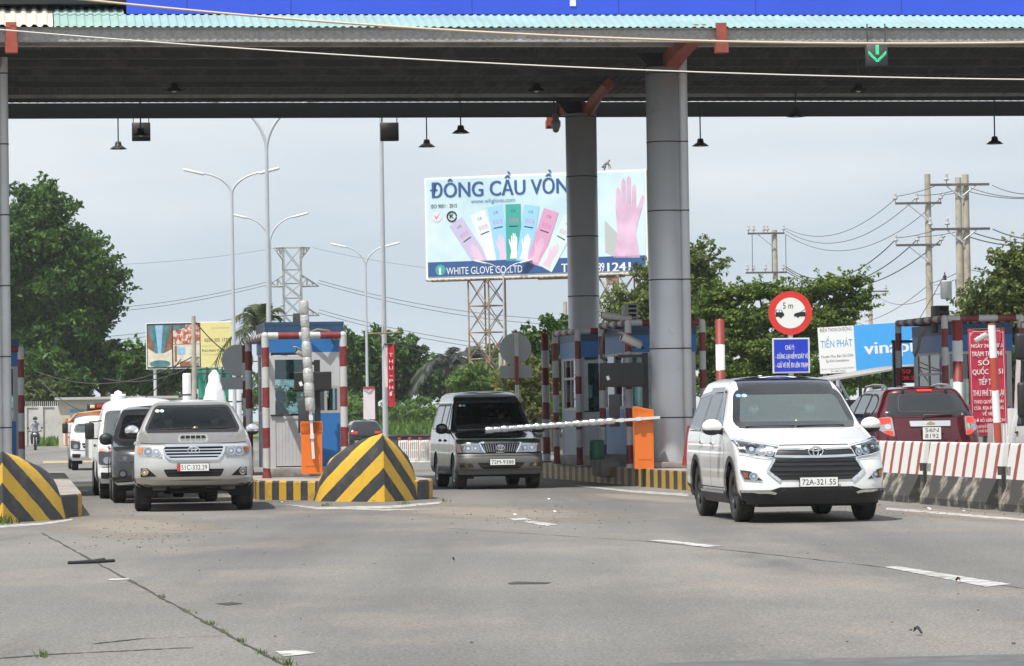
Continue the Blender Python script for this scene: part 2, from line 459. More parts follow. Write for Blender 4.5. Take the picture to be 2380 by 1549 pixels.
UND = mat('underbody_dark', (0.012, 0.012, 0.012), 0.9); SEAT = mat('seat_fabric', (0.05, 0.048, 0.045), 0.85); BEIGE = mat('seat_beige', (0.30, 0.27, 0.23), 0.8)
DASH = mat('dashboard_grey', (0.10, 0.105, 0.105), 0.7); SKIN = mat('skin', (0.42, 0.24, 0.16), 0.55); MASK = mat('face_mask_blue', (0.55, 0.74, 0.80), 0.8); MASKW = mat('face_mask_white', (0.8, 0.82, 0.82), 0.8)
HAIR = mat('black_hair', (0.012, 0.01, 0.009), 0.6)
OPQ = mat('dark_tinted_window', (0.008, 0.009, 0.011), 0.03, coat=0.5, spec=0.8)
G_CLR = glass_mat('windscreen_glass', (0.72, 0.82, 0.80), 1.52, 0.0, 0.03, (0.38, 0.48, 0.48), 0.18)  # film colour imitates the grey-teal haze seen on the glass
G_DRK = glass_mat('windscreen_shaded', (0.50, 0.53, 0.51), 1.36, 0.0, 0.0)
G_SIDE = glass_mat('side_window_glass', (0.17, 0.18, 0.185), 1.52, 0.0, 0.05)
def wheel(parent, x, y, r, wd, rimr, rimmat, spokes=5, out=1):
    mb = MB(); t = wd / 2
    mb.lathe([(rimr, -t * 0.92), (r * 0.86, -t), (r * 0.965, -t * 0.86), (r, -t * 0.6)] + [(r * (1 - 0.012 * (k % 2)), -t * 0.6 + t * 1.2 * (k + 1) / 8) for k in range(7)] + [(r, t * 0.6), (r * 0.965, t * 0.86), (r * 0.86, t), (rimr, t * 0.92), (rimr * 0.97, 0), (rimr, -t * 0.92)], 40, 0, True, axis='x')
    o = mb.build('wheel', RUB, parent, (x, y, r))
    rm = MB(); s = out
    rm.lathe([(rimr, s * t * 0.9), (rimr * 0.93, s * t * 0.86), (rimr * 0.9, s * t * 0.3), (0.001, s * t * 0.3)], 32, 1, True, axis='x')
    rm.lathe([(rimr * 1.02, s * t * 0.94), (rimr * 0.92, s * t * 0.9), (rimr * 0.9, s * t * 0.7)], 32, 0, True, axis='x')
    for k in range(spokes):
        M = Matrix.Rotation(2 * math.pi * k / spokes, 4, 'X')
        rm.prism([(-0.16 * rimr, rimr * 0.12), (0.16 * rimr, rimr * 0.12), (0.2 * rimr, rimr * 0.96), (-0.2 * rimr, rimr * 0.96)], s * t * 0.45, s * t * 0.8, 0, 'yz', M)
    rm.lathe([(rimr * 0.24, s * t * 0.4), (rimr * 0.22, s * t * 0.85), (0.001, s * t * 0.88)], 16, 0, True, axis='x')
    rm.build('rim', [rimmat, UND], o)
    return o
def plate(parent, text, x, y, z, w=0.47, h=0.11, flag=False, facing=-1, lines=None, tilt=0.0):
    mb = MB(); mb.bbox((0, 0, 0), (w + 0.02, 0.012, h + 0.02), 0.004, 1)
    mb.box((0, -0.0075, 0), (w, 0.005, h), 0)
    if lines:
        for i, t in enumerate(lines): mb.text(t, 0, h * (0.09 - 0.47 * i), h * 0.34, w * 0.74, -0.0115, 1, 0.0)
    else:
        x0 = 0.05 if flag else 0.02
        mb.text(text, (x0 - 0.02) / 2, -h * 0.32, h * 0.64, w - x0 - 0.03, -0.0115, 1, 0.0)
        if flag: mb.box((-w / 2 + 0.022, -0.0112, 0), (0.04, 0.002, h * 0.98), 2)
    return mb.build('number_plate', [WPL, INK, REDPL], parent, (x, y, z), (tilt, 0, 0 if facing < 0 else math.pi))
def emblem(parent, sh, x, z, rx, rz, mirror=False):
    """three linked chrome ovals"""
    p, n = sh.hit(x, z, 'y', -1); mb = MB(); y = -0.012
    E = lambda a, b, cz, k=28: [(a * math.cos(2 * math.pi * i / k), y, cz + b * math.sin(2 * math.pi * i / k)) for i in range(k + 1)]
    for e in (E(rx, rz, 0), E(rx * 0.36, rz * 0.93, 0), E(rx * 0.72, rz * 0.38, rz * 0.50)): mb.tube(e, rx * 0.115, 6, 0, False)
    return mb.build('emblem', CHR, parent, p + Vector((0, -0.012, 0)))
def mirror_part(parent, x, y, z, sx, m1, m2, w=0.24, h=0.16):
    mb = MB(); cx = x + sx * w * 0.62
    mb.sphere((cx, y, z + h * 0.05), (w * 0.5, 0.085, h * 0.5), 0, 16); mb.sphere((cx, y + 0.012, z - h * 0.20), (w * 0.475, 0.088, h * 0.34), 1, 14)
    mb.tube([(x - sx * 0.06, y + 0.02, z - h * 0.35), (x + sx * w * 0.3, y + 0.01, z - h * 0.25)], [0.05, 0.04], 8, 1)
    mb.prism(rounded([(cx - w * 0.42, z - h * 0.34), (cx + w * 0.42, z - h * 0.34), (cx + w * 0.42, z + h * 0.36), (cx - w * 0.42, z + h * 0.36)], 0.04), y + 0.084, y + 0.09, 2)
    return mb.build('wing_mirror', [m1, m2, GLB], parent)
def interior(parent, yw, zb, half, seats, floor=0.35, dash=DASH, sm=SEAT, wheel_x=None, rows=2, ylen=2.6, ztop=1.2):
    mb = MB(); mb.prism([(yw - 0.2, zb - 0.02), (yw + 0.25, zb - 0.005), (yw + 0.55, zb - 0.06), (yw + 0.62, zb - 0.22), (yw + 0.5, zb - 0.5), (yw - 0.2, zb - 0.5)], -half, half, 0, 'yz')
    mb.build('dashboard', [dash], parent)
    fl = MB(); fl.box((0, yw + ylen / 2, floor), (2 * half, ylen, 0.04)); fl.build('cabin_floor', UND, parent)
    for r in range(rows):
        for sx in (-1, 1):
            st = MB(); y = yw + 1.05 + 0.9 * r; z = zb - 0.42
            st.bbox((sx * 0.37, y, z), (0.5, 0.52, 0.16), 0.05); st.bbox((sx * 0.37, y + 0.33, z + 0.32), (0.48, 0.14, 0.62), 0.06, rot=Matrix.Rotation(R(-12), 3, 'X'))
            st.bbox((sx * 0.37, y + 0.42, z + 0.72), (0.26, 0.1, 0.17), 0.045); st.build('seat', sm, parent)
    if wheel_x is not None:
        sw = MB(); k = 24; T = Matrix.Translation((wheel_x, yw + 0.68, zb - 0.06)) @ Matrix.Rotation(R(-28), 4, 'X')
        sw.tube([(0.19 * math.cos(2 * math.pi * i / k), 0, 0.19 * math.sin(2 * math.pi * i / k)) for i in range(k + 1)], 0.016, 6, 0, False, M=T)
        sw.box((0, 0.01, 0), (0.34, 0.03, 0.06), 0, T); sw.box((0, 0.01, -0.09), (0.05, 0.03, 0.16), 0, T)
        sw.build('steering_wheel', BLK, parent)
def lamp(sh, parent, poly, axis, sg, bowls, name='headlight', amber=None, mirror=1, back=None, red=None):
    """a headlight: dark housing, bright bowls, clear cover"""
    pl = [(a * mirror, b) for a, b in poly]
    mb = MB(); sh.patch(mb, pl, axis, sg, 0.004, 0.03, 0, 0.05)
    for (cx, cz, r) in bowls:
        sh.patch(mb, ellipse(cx * mirror, cz, r, r, 18), axis, sg, 0.009, 0.006, 1, 0.04); sh.patch(mb, ellipse(cx * mirror, cz, r * 0.42, r * 0.42, 12), axis, sg, 0.016, 0.01, 3, 0.05)
        sh.ring(mb, ellipse(cx * mirror, cz, r, r, 18), 0.008, axis, sg, 0.012, 4)
    if amber: sh.patch(mb, [(a * mirror, b) for a, b in amber], axis, sg, 0.011, 0.006, 2, 0.05)
    o = mb.build(name, [back or mat('lamp_housing', (0.075, 0.078, 0.085), 0.25, 0.5), LCH, AMB, mat('lamp_bulb', (0.85, 0.86, 0.9), 0.1, 0.9), CHR], parent)
    cv = MB(); sh.patch(cv, pl, axis, sg, 0.020, 0.004, 0, 0.05); cv.build('lens', LENS, o)
    return o
def wiper(sh, parent, a, b, zc, sg=-1):
    mb = MB(); p0, n0 = sh.hit(*a, 'y', sg); p1, n1 = sh.hit(*b, 'y', sg)
    mb.tube([p0 + n0 * 0.018, (p0 + p1) / 2 + n0 * 0.022, p1 + n1 * 0.018], 0.008, 6); mb.build('wiper', BLK, parent)
def door_lines(sh, parent, paths, handles, hm, both=True):
    for sg in ((1, -1) if both else (1,)):
        mb = MB()
        for p in paths: sh.line(mb, p, 0.012, 'x', sg, 0.0015, 0)
        mb.build('door_seam', UND, parent)
        for (y, z) in handles:
            h = MB(); p, n = sh.hit(y, z, 'x', sg); h.bbox(p + n * 0.022, (0.02, 0.17, 0.028), 0.008); h.bbox(p + n * 0.008, (0.03, 0.06, 0.05), 0.01); h.build('door_handle', hm, parent)
def underbody(parent, hw, y0, y1, z, h=0.25, m=None):
    mb = MB(); mb.box((0, (y0 + y1) / 2, z + h / 2), (2 * hw, y1 - y0, h))
    mb.build('underbody', m or UND, parent)
def arches_liner(parent, arches, hw):
    for yc, zc, r in arches:
        for sx in (-1, 1):
            mb = MB(); rings = []
            for xx in (hw - 0.02, hw - 0.34):
                rings.append([Vector((sx * xx, yc + (r + 0.012) * math.cos(a), zc + (r + 0.012) * math.sin(a))) for a in [math.pi * (-0.12 + 1.24 * k / 20) for k in range(21)]])
            mb.loft(rings, 0, True, False, closed=False)
            mb.add([rings[1][k] for k in range(21)], [tuple(range(21))], 0); mb.build('wheel_arch', UND, parent)
def arch_trim(sh, parent, arches, w, m, lo=0.25):
    for yc, zc, r in arches:
        for sg in (1, -1):
            mb = MB(); sh.line(mb, [(yc + (r + w * 0.4) * math.cos(a), zc + (r + w * 0.4) * math.sin(a)) for a in [math.pi * (-0.1 + 1.2 * k / 28) for k in range(29)] if zc + (r + w * 0.4) * math.sin(a) > lo], w, 'x', sg, 0.012, 0)
            mb.build('arch_trim', m, parent)

# ------------------------------------------------------------------ people
def person(name, label, joints, radii, edges, mats_fn, loc, rz=0.0, group=None, head=None, look=0.0, mask=None, hair=None, helmet=None, parts=True, hs=1.0, hat=None):
    """one skinned body from a joint skeleton, then head details"""
    t = thing(name, label, 'person', loc, rz, group)
    me = bpy.data.meshes.new('body'); me.from_pydata([Vector(j) for j in joints], edges, [])
    o = bpy.data.objects.new('tmp_body', me); COL.objects.link(o)
    md = o.modifiers.new('s', 'SKIN'); md.use_smooth_shade = True
    sv = me.skin_vertices[0].data
    for i, r in enumerate(radii):
        sv[i].radius = (r, r) if isinstance(r, (int, float)) else r
    sv[0].use_root = True
    sb = o.modifiers.new('b', 'SUBSURF'); sb.levels = 1
    dg = bpy.context.evaluated_depsgraph_get(); m2 = bpy.data.meshes.new_from_object(o.evaluated_get(dg))
    bpy.data.objects.remove(o)
    b = bpy.data.objects.new('body', m2); COL.objects.link(b); b.parent = t; m2.name = 'body'
    ms, fn = mats_fn; m2.materials.clear()
    for m in ms: m2.materials.append(m)
    for p in m2.polygons: p.material_index = fn(p.center); p.use_smooth = True
    if head:
        hc = Vector(head); T = Matrix.Translation(hc) @ Matrix.Rotation(look, 4, 'Z') @ Matrix.Scale(hs, 4)
        f = MB()
        for sx in (-1, 1):
            f.sphere((sx * 0.032, -0.088, 0.012), (0.014, 0.008, 0.009), 1, 8, T); f.sphere((sx * 0.078, 0.0, 0.0), (0.012, 0.025, 0.034), 0, 8, T)
        f.sphere((0, -0.102, -0.02), (0.015, 0.02, 0.022), 0, 8, T); f.sphere((0, -0.09, -0.06), (0.026, 0.008, 0.008), 2, 8, T)
        f.build('face', [SKIN, INK, mat('lips', (0.32, 0.12, 0.10), 0.5)], t)
        if mask:
            k = MB(); k.sphere((0, -0.048, -0.045), (0.072, 0.072, 0.058), 0, 14, T); k.build('face_mask', mask, t)
        if helmet:
            k = MB(); k.sphere((0, 0.008, 0.035), (0.125, 0.14, 0.115), 0, 16, T); k.bbox((0, -0.13, 0.05), (0.2, 0.07, 0.015), 0.006, 1, T); k.build('helmet', [helmet, BLK], t)
        elif hat:
            k = MB(); k.sphere((0, 0.005, 0.05), (0.092, 0.108, 0.075), 0, 14, T); k.bbox((0, -0.12, 0.045), (0.15, 0.09, 0.012), 0.005, 0, T); k.build('cap', hat, t)
        else:
            k = MB(); k.sphere((0, 0.018, 0.03), (0.087, 0.1, 0.092), 0, 14, T); k.build('hair', hair or HAIR, t)
    return t
def seated_driver(name, label, loc, rz, shirt, mask, lean=0.0, hat=None, hair=None, arms=True):
    """sitting, hands on a steering wheel; local origin at the hip point, facing -y"""
    J = [(0, 0, 0), (0, 0.04, 0.18), (0, 0.07, 0.36), (0, 0.08, 0.48), (0, 0.06, 0.57), (0, 0.045, 0.66), (0, 0.04, 0.755)]
    Rr = [(0.15, 0.11), (0.14, 0.10), (0.15, 0.10), (0.11, 0.08), 0.052, (0.076, 0.09), (0.062, 0.075)]
    E = [(0, 1), (1, 2), (2, 3), (3, 4), (4, 5), (5, 6)]
    for sx in (-1, 1):
        n = len(J)
        J += [(sx * 0.17, 0.06, 0.44), (sx * 0.22, -0.06, 0.22), (sx * 0.17, -0.28, 0.22), (sx * 0.15, -0.36, 0.25)]
        Rr += [0.06, 0.045, 0.034, 0.036]; E += [(3, n), (n, n + 1), (n + 1, n + 2), (n + 2, n + 3)]
        n = len(J)
        J += [(sx * 0.1, -0.05, -0.02), (sx * 0.14, -0.46, 0.04), (sx * 0.13, -0.66, -0.36)]; Rr += [0.08, 0.065, 0.045]; E += [(0, n), (n, n + 1), (n + 1, n + 2)]
    def fn(c):
        if c.z > 0.56: return 1
        if abs(c.x) > 0.1 and c.y < -0.14 and c.z > 0.12: return 1
        return 2 if c.z < 0.08 else 0
    return person(name, label, J, Rr, E, ([shirt, SKIN, mat('trousers_dark', (0.02, 0.022, 0.03), 0.8)], fn), loc, rz, head=(0, 0.03, 0.685), mask=mask, hat=hat, hair=hair)
# ================================================================== the vehicles
WHT = mat('white_paint', (0.80, 0.80, 0.79), 0.28, coat=1.0)
SILV = mat('champagne_silver_paint', (0.53, 0.525, 0.505), 0.32, 0.5, coat=0.8, dirt=(0.40, 0.37, 0.33), ds=3, dlo=0.55, dhi=0.85)
BLKP = mat('black_green_paint', (0.008, 0.013, 0.013), 0.16, coat=1.0)
GREYP = mat('grey_cladding_paint', (0.13, 0.127, 0.124), 0.35, 0.4, coat=0.5, dirt=(0.17, 0.155, 0.14), ds=3)
REDP = mat('maroon_paint', (0.085, 0.004, 0.010), 0.22, 0.35, coat=1.0)
DGREY = mat('dark_grey_paint', (0.05, 0.052, 0.055), 0.28, 0.5, coat=0.8, dirt=(0.09, 0.085, 0.08), ds=2)
TRKW = mat('truck_white_paint', (0.70, 0.71, 0.71), 0.3, coat=0.7, dirt=(0.42, 0.40, 0.37), ds=2.5, dlo=0.55, dhi=0.85)

def white_minivan(x, d, rz):
    t = thing('minivan', 'white people carrier with a black roof wrap, nearest car, on the right of the road', 'car', pos(x, d, 1215), rz)
    AR = [(0.93, 0.37, 0.40), (3.68, 0.37, 0.40)]
    L = [(0.24, 0.10, 4.66, 0.83, 0.42, 2.7, 0.3, 3), (0.40, 0.00, 4.73, 0.905, 0.46, 2.8, 0.3, 3), (0.62, 0.00, 4.74, 0.92, 0.50, 2.7, 0.3, 3), (0.80, 0.035, 4.73, 0.92, 0.56, 2.6, 0.3, 3),
         (0.93, 0.085, 4.72, 0.915, 0.60, 2.5, 0.3, 3), (0.985, 0.20, 4.71, 0.912, 0.62, 2.4, 0.3, 3), (1.06, 0.55, 4.70, 0.905, 0.55, 2.4, 0.3, 3), (1.13, 0.90, 4.68, 0.895, 0.45, 2.4, 0.3, 3),
         (1.19, 1.20, 4.66, 0.875, 0.34, 2.5, 0.3, 3), (1.42, 1.56, 4.56, 0.80, 0.30, 2.8, 0.3, 3), (1.67, 1.93, 4.42, 0.715, 0.28, 3, 0.3, 3), (1.765, 2.10, 4.30, 0.665, 0.30, 3, 0.3, 3), (1.815, 2.45, 4.1, 0.57, 0.4, 2.6, 0.4, 2.6)]
    s = Shell(L, 0.03, arches=AR)
    WS = rounded([(-0.765, 1.205), (0.765, 1.205), (0.65, 1.645), (-0.65, 1.645)], 0.10)
    SW = [rounded([(1.78, 1.17), (2.42, 1.15), (2.38, 1.635), (2.22, 1.635)], 0.05), rounded([(2.52, 1.15), (3.35, 1.15), (3.30, 1.635), (2.48, 1.635)], 0.05), rounded([(3.45, 1.16), (4.38, 1.2), (4.2, 1.59), (3.40, 1.635)], 0.06)]
    base = s.bm.copy()
    s.carve(lambda v: v.y < 2.3 and v.z > 1.1, lambda v: (v.x, v.z), WS, axis='y')
    for q in SW: s.carve(lambda v: abs(v.x) > 0.4, lambda v: (v.y, v.z), q, axis='x')
    b = s.body('body', WHT, t)
    # black roof wrap
    mb = MB(); s.patch(mb, rounded([(-0.625, 1.90), (0.625, 1.90), (0.56, 3.3), (-0.56, 3.3)], 0.06), 'z', 1, 0.006, 0.004, 0, 0.08); mb.build('roof_wrap', GLB, t)
    mb = MB(); s.patch(mb, WS, 'y', -1, 0.004, 0.006, 0, 0.06); mb.build('windscreen', G_CLR, t)
    mb = MB(); s.ring(mb, WS, 0.035, 'y', -1, 0.007, 0, 0.045)
    s.patch(mb, [(-0.74, 1.175), (0.74, 1.175), (0.74, 1.225), (-0.74, 1.225)], 'y', -1, 0.008, 0.01, 0, 0.06); mb.build('windscreen_frit', GLB, t)
    for sg in (1, -1):
        for q in SW:
            mb = MB(); s.patch(mb, q, 'x', sg, 0.003, 0.006, 0, 0.08); mb.build('side_window', G_SIDE, t)
            mb = MB(); s.ring(mb, q, 0.03, 'x', sg, 0.006, 0, 0.02); mb.build('window_trim', GLB, t)
        mb = MB(); s.line(mb, [(1.84, 1.30), (2.08, 1.52), (2.3, 1.665), (3.3, 1.665)], 0.06, 'x', sg, 0.03, 0); mb.build('rain_visor', GLB, t)
        mirror_part(t, sg * 0.87, 1.62, 1.19, sg, WHT, BLK, 0.26, 0.19)
        mb = MB(); s.line(mb, [(0.45, 0.3), (0.56, 0.3)], 0.1, 'x', sg, 0.01, 0); s.line(mb, [(1.35, 0.30), (3.25, 0.30)], 0.14, 'x', sg, 0.035, 0); s.line(mb, [(4.1, 0.34), (4.55, 0.36)], 0.16, 'x', sg, 0.012, 0)
        mb.build('side_skirt', BLK, t)
        mb = MB(); s.line(mb, [(1.4, 0.375), (3.2, 0.375)], 0.022, 'x', sg, 0.04, 0); mb.build('skirt_chrome', CHR, t)
    arch_trim(s, t, AR, 0.07, BLK)
    door_lines(s, t, [[(1.50, 0.42), (1.42, 0.9), (1.62, 1.15)], [(2.48, 0.42), (2.48, 1.15)], [(3.40, 0.75), (3.42, 1.15)], [(1.5, 0.42), (3.25, 0.42)], [(1.45, 1.13), (4.3, 1.14)]], [(2.3, 0.98), (3.2, 0.99)], CHR)
    # grille
    mb = MB(); s.patch(mb, [(-0.43, 0.965), (0.43, 0.965), (0.515, 0.80), (-0.515, 0.80)], 'y', -1, 0.006, 0.02, 0, 0.05)
    s.patch(mb, rounded([(-0.505, 0.795), (0.505, 0.795), (0.578, 0.645), (0.44, 0.535), (-0.44, 0.535), (-0.578, 0.645)], 0.03), 'y', -1, 0.006, 0.02, 0, 0.05)
    for z, h in ((0.765, 0.5), (0.715, 0.535), (0.655, 0.56), (0.60, 0.52), (0.562, 0.46)): s.line(mb, [(-h, z), (h, z)], 0.022, 'y', -1, 0.018, 1)
    g = mb.build('grille', [mat('grille_mesh', (0.012, 0.012, 0.013), 0.45), GLB], t)
    mb = MB()
    for q in ([(0.125, 0.905), (0.44, 0.915), (0.45, 0.90)], [(-0.125, 0.905), (-0.44, 0.915), (-0.45, 0.90)]): s.line(mb, q, 0.022, 'y', -1, 0.014, 0)
    s.line(mb, [(-0.50, 0.823), (-0.25, 0.815), (0, 0.812), (0.25, 0.815), (0.50, 0.823)], 0.03, 'y', -1, 0.02, 0)
    s.line(mb, [(0.515, 0.78), (0.600, 0.645), (0.45, 0.522)], 0.035, 'y', -1, 0.016, 0, True); mb.build('chrome_bar', CHR, g)
    emblem(t, s, 0, 0.878, 0.09, 0.062)
    HL = [(-0.905, 1.03), (-0.72, 0.985), (-0.455, 0.935), (-0.525, 0.805), (-0.72, 0.83), (-0.885, 0.875)]
    for m in (1, -1):
        lamp(s, t, HL, 'y', -1, [(-0.755, 0.91, 0.062), (-0.645, 0.892, 0.056), (-0.555, 0.868, 0.038)], mirror=m)
        mb = MB(); s.line(mb, [(-0.90 * m, 1.035), (-0.72 * m, 0.99), (-0.45 * m, 0.938)], 0.014, 'y', -1, 0.026, 0); s.line(mb, [(-0.885 * m, 0.872), (-0.72 * m, 0.826), (-0.525 * m, 0.80)], 0.014, 'y', -1, 0.026, 0); mb.build('headlight_trim', CHR, t)
        lamp(s, t, [(-0.90, 0.665), (-0.79, 0.645), (-0.655, 0.53), (-0.86, 0.545)], 'y', -1, [(-0.755, 0.582, 0.042)], 'fog_light', [(-0.87, 0.635), (-0.815, 0.625), (-0.815, 0.56), (-0.86, 0.56)], m)
    # bumper lower half
    mb = MB(); s.patch(mb, [(-0.885, 0.41), (-0.56, 0.41), (-0.45, 0.445), (0.45, 0.445), (0.56, 0.41), (0.885, 0.41), (0.84, 0.25), (-0.84, 0.25)], 'y', -1, 0.028, 0.05, 0, 0.06)
    s.line(mb, [(-0.40, 0.42), (0.40, 0.42)], 0.03, 'y', -1, 0.045, 1); s.line(mb, [(0.4, 0.43), (0.58, 0.3)], 0.03, 'y', -1, 0.045, 0, True); mb.build('lower_bumper', [BLK, GLB], t)
    for m in (1, -1): mb = MB(); s.line(mb, [(0.47 * m, 0.37), (0.58 * m, 0.392), (0.875 * m, 0.396)], 0.02, 'y', -1, 0.036, 0); mb.build('bumper_chrome', CHR, t)
    plate(t, '72A-321.55', 0.02, -0.035, 0.505)
    wiper(s, t, (-0.66, 1.178), (-0.05, 1.182), 1.21); wiper(s, t, (-0.02, 1.178), (0.6, 1.182), 1.21)
    mb = MB(); mb.prism([(3.72, 1.79), (3.95, 1.79), (3.9, 1.87), (3.84, 1.87)], -0.02, 0.02, 0, 'yz'); mb.build('antenna', WHT, t)
    for m in (-1, 1):
        mb = MB(); s.patch(mb, ellipse(-0.60 + 0.035 * m, 1.585, 0.033, 0.022, 14), 'y', -1, 0.0085, 0.002, 0, 0.1); mb.build('sticker', mat('sticker_teal' if m > 0 else 'sticker_blue', (0.35, 0.62, 0.58) if m > 0 else (0.18, 0.34, 0.5), 0.5), t)
    mb = MB(); p, n = s.hit(0, 1.63, 'y', -1); mb.bbox(p + Vector((0, 0.12, -0.03)), (0.26, 0.04, 0.07), 0.015); mb.build('rear_view_mirror', BLK, t)
    mb = MB(); mb.lathe([(0.03, 0), (0.035, 0.01), (0.012, 0.02), (0.03, 0.05), (0.022, 0.085), (0.001, 0.11)], 12, 0, c=(0.03, 1.45, 1.175)); mb.build('dashboard_ornament', mat('gold', (0.75, 0.55, 0.18), 0.3, 0.8), t)
    interior(t, 1.32, 1.17, 0.74, 2, dash=mat('dashboard_pale', (0.50, 0.56, 0.55), 0.8), sm=mat('seat_grey', (0.16, 0.165, 0.165), 0.8), wheel_x=0.37)  # dashboard paled to lift the cabin light and imitate its reflection
    underbody(t, 0.70, 0.2, 4.5, 0.20, 0.3); arches_liner(t, AR, 0.90)
    for y in (AR[0][0], AR[1][0]):
        for sx in (-1, 1): wheel(t, sx * 0.775, y, 0.365, 0.225, 0.235, DRIM, 5, sx)
    M = t.matrix_basis
    for lx, la, mk in ((0.37, 'person in dark clothes and pale mask driving the white people carrier', MASK), (-0.37, 'passenger in a pale mask beside the driver of the white people carrier', MASKW)):
        p = Matrix.Translation(t.location) @ Matrix.Rotation(rz, 4, 'Z') @ Vector((lx, 2.34, 0.78))
        seated_driver('person', la, p, rz, mat('shirt_dark_grey', (0.06, 0.06, 0.065), 0.8), mk)
    return t

def silver_pickup(x, d, rz):
    t = thing('pickup_truck', 'champagne silver pickup with chrome grille and bonnet scoop leaving the left lane', 'car', pos(x, d, 1190), rz)
    AR = [(0.88, 0.40, 0.45), (3.96, 0.40, 0.45)]
    L = [(0.40, 0.16, 5.18, 0.84, 0.40, 2.8, 0.1, 6), (0.50, 0.03, 5.22, 0.90, 0.46, 3.0, 0.1, 6), (0.66, 0.0, 5.24, 0.905, 0.50, 2.9, 0.1, 6), (0.80, 0.02, 5.24, 0.90, 0.50, 2.8, 0.1, 6), (0.92, 0.07, 5.24, 0.895, 0.50, 2.8, 0.1, 6),
         (1.0, 0.12, 5.24, 0.885, 0.50, 2.8, 0.1, 6), (1.055, 0.34, 5.23, 0.875, 0.48, 2.8, 0.1, 6), (1.115, 0.72, 5.0, 0.865, 0.44, 2.8, 0.1, 6), (1.175, 1.08, 3.42, 0.855, 0.36, 2.8, 0.12, 5), (1.21, 1.28, 3.40, 0.83, 0.28, 2.8, 0.12, 5),
         (1.42, 1.62, 3.34, 0.735, 0.24, 3, 0.14, 5), (1.61, 1.95, 3.26, 0.625, 0.22, 3.2, 0.16, 4), (1.655, 2.10, 3.2, 0.585, 0.26, 3, 0.2, 3), (1.685, 2.4, 3.05, 0.52, 0.3, 2.6, 0.3, 2.6)]
    s = Shell(L, 0.025, arches=AR)
    WS = rounded([(-0.73, 1.222), (0.73, 1.222), (0.56, 1.60), (-0.56, 1.60)], 0.07)
    SW = [rounded([(1.72, 1.19), (2.38, 1.17), (2.36, 1.57), (2.10, 1.57)], 0.05), rounded([(2.48, 1.17), (3.22, 1.18), (3.12, 1.57), (2.46, 1.57)], 0.05)]
    s.carve(lambda v: v.y < 2.2 and v.z > 1.1, lambda v: (v.x, v.z), WS, axis='y')
    for q in SW: s.carve(lambda v: abs(v.x) > 0.4, lambda v: (v.y, v.z), q, axis='x')
    s.body('body', SILV, t)
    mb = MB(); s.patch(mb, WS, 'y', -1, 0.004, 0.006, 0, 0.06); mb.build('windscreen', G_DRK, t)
    mb = MB(); s.ring(mb, WS, 0.02, 'y', -1, 0.006, 0, 0.02); s.patch(mb, [(-0.7, 1.195), (0.7, 1.195), (0.7, 1.235), (-0.7, 1.235)], 'y', -1, 0.008, 0.01, 0, 0.06); mb.build('windscreen_frit', BLK, t)
    for sg in (1, -1):
        for q in SW:
            mb = MB(); s.patch(mb, q, 'x', sg, 0.003, 0.006, 0, 0.08); mb.build('side_window', G_SIDE, t)
            mb = MB(); s.ring(mb, q, 0.025, 'x', sg, 0.006, 0, 0.015); mb.build('window_trim', BLK, t)
        mirror_part(t, sg * 0.80, 1.66, 1.23, sg, CHR, BLK, 0.22, 0.17)
        # flared arches
        for yc, zc, r in AR:
            mb = MB(); s.line(mb, [(yc + (r + 0.035) * math.cos(a), zc + (r + 0.035) * math.sin(a)) for a in [math.pi * (-0.02 + 1.04 * k / 28) for k in range(29)]], 0.09, 'x', sg, 0.03, 0); mb.build('arch_flare', SILV, t)
        mb = MB(); mb.tube([(sg * 0.86, 1.45, 0.42), (sg * 0.86, 3.4, 0.42)], 0.05, 8); mb.build('side_step', BLK, t)
    door_lines(s, t, [[(1.5, 0.52), (1.45, 0.95), (1.62, 1.18)], [(2.42, 0.52), (2.42, 1.16)], [(3.35, 0.8), (3.35, 1.17)]], [(2.28, 1.02), (3.2, 1.03)], CHR)
    # bonnet shut line
    mb = MB(); s.line(mb, [(-0.80, 1.045), (-0.6, 1.03), (0, 1.022), (0.6, 1.03), (0.80, 1.045)], 0.012, 'y', -1, 0.002, 0); mb.build('bonnet_seam', UND, t)
    # scoop
    p, n = s.hit(0, 0.62, 'z', 1); mb = MB()
    mb.prism(rounded([(-0.24, -0.02), (0.24, -0.02), (0.21, 0.07), (-0.21, 0.07)], 0.03), 0.0, 0.55, 0, 'xz', Matrix.Translation((p.x, p.y, p.z)) @ Matrix.Rotation(R(-2), 4, 'X'))
    mb.prism(rounded([(-0.2, 0.005), (0.2, 0.005), (0.18, 0.05), (-0.18, 0.05)], 0.015), -0.004, 0.0, 1, 'xz', Matrix.Translation((p.x, p.y, p.z)) @ Matrix.Rotation(R(-2), 4, 'X'))
    for k in range(4): mb.box((p.x - 0.12 + 0.08 * k, p.y - 0.006, p.z + 0.028), (0.012, 0.008, 0.05), 0)
    mb.build('bonnet_scoop', [SILV, UND], t)
    # grille
    G = rounded([(-0.455, 0.975), (0.455, 0.975), (0.43, 0.87), (0.36, 0.80), (-0.36, 0.80), (-0.43, 0.87)], 0.03)
    mb = MB(); s.patch(mb, G, 'y', -1, 0.01, 0.02, 0, 0.06); g = mb.build('grille', UND, t)
    mb = MB(); s.ring(mb, G, 0.024, 'y', -1, 0.03, 0, 0.008)
    for z, h in ((0.84, 0.40), (0.885, 0.43), (0.93, 0.44)): s.line(mb, [(-h, z), (h, z)], 0.015, 'y', -1, 0.028, 0)
    mb.build('chrome_bar', CHR, g)
    emblem(t, s, 0, 0.925, 0.088, 0.058)
    HL = [(-0.845, 0.985), (-0.475, 0.985), (-0.46, 0.89), (-0.48, 0.82), (-0.80, 0.84), (-0.85, 0.88)]
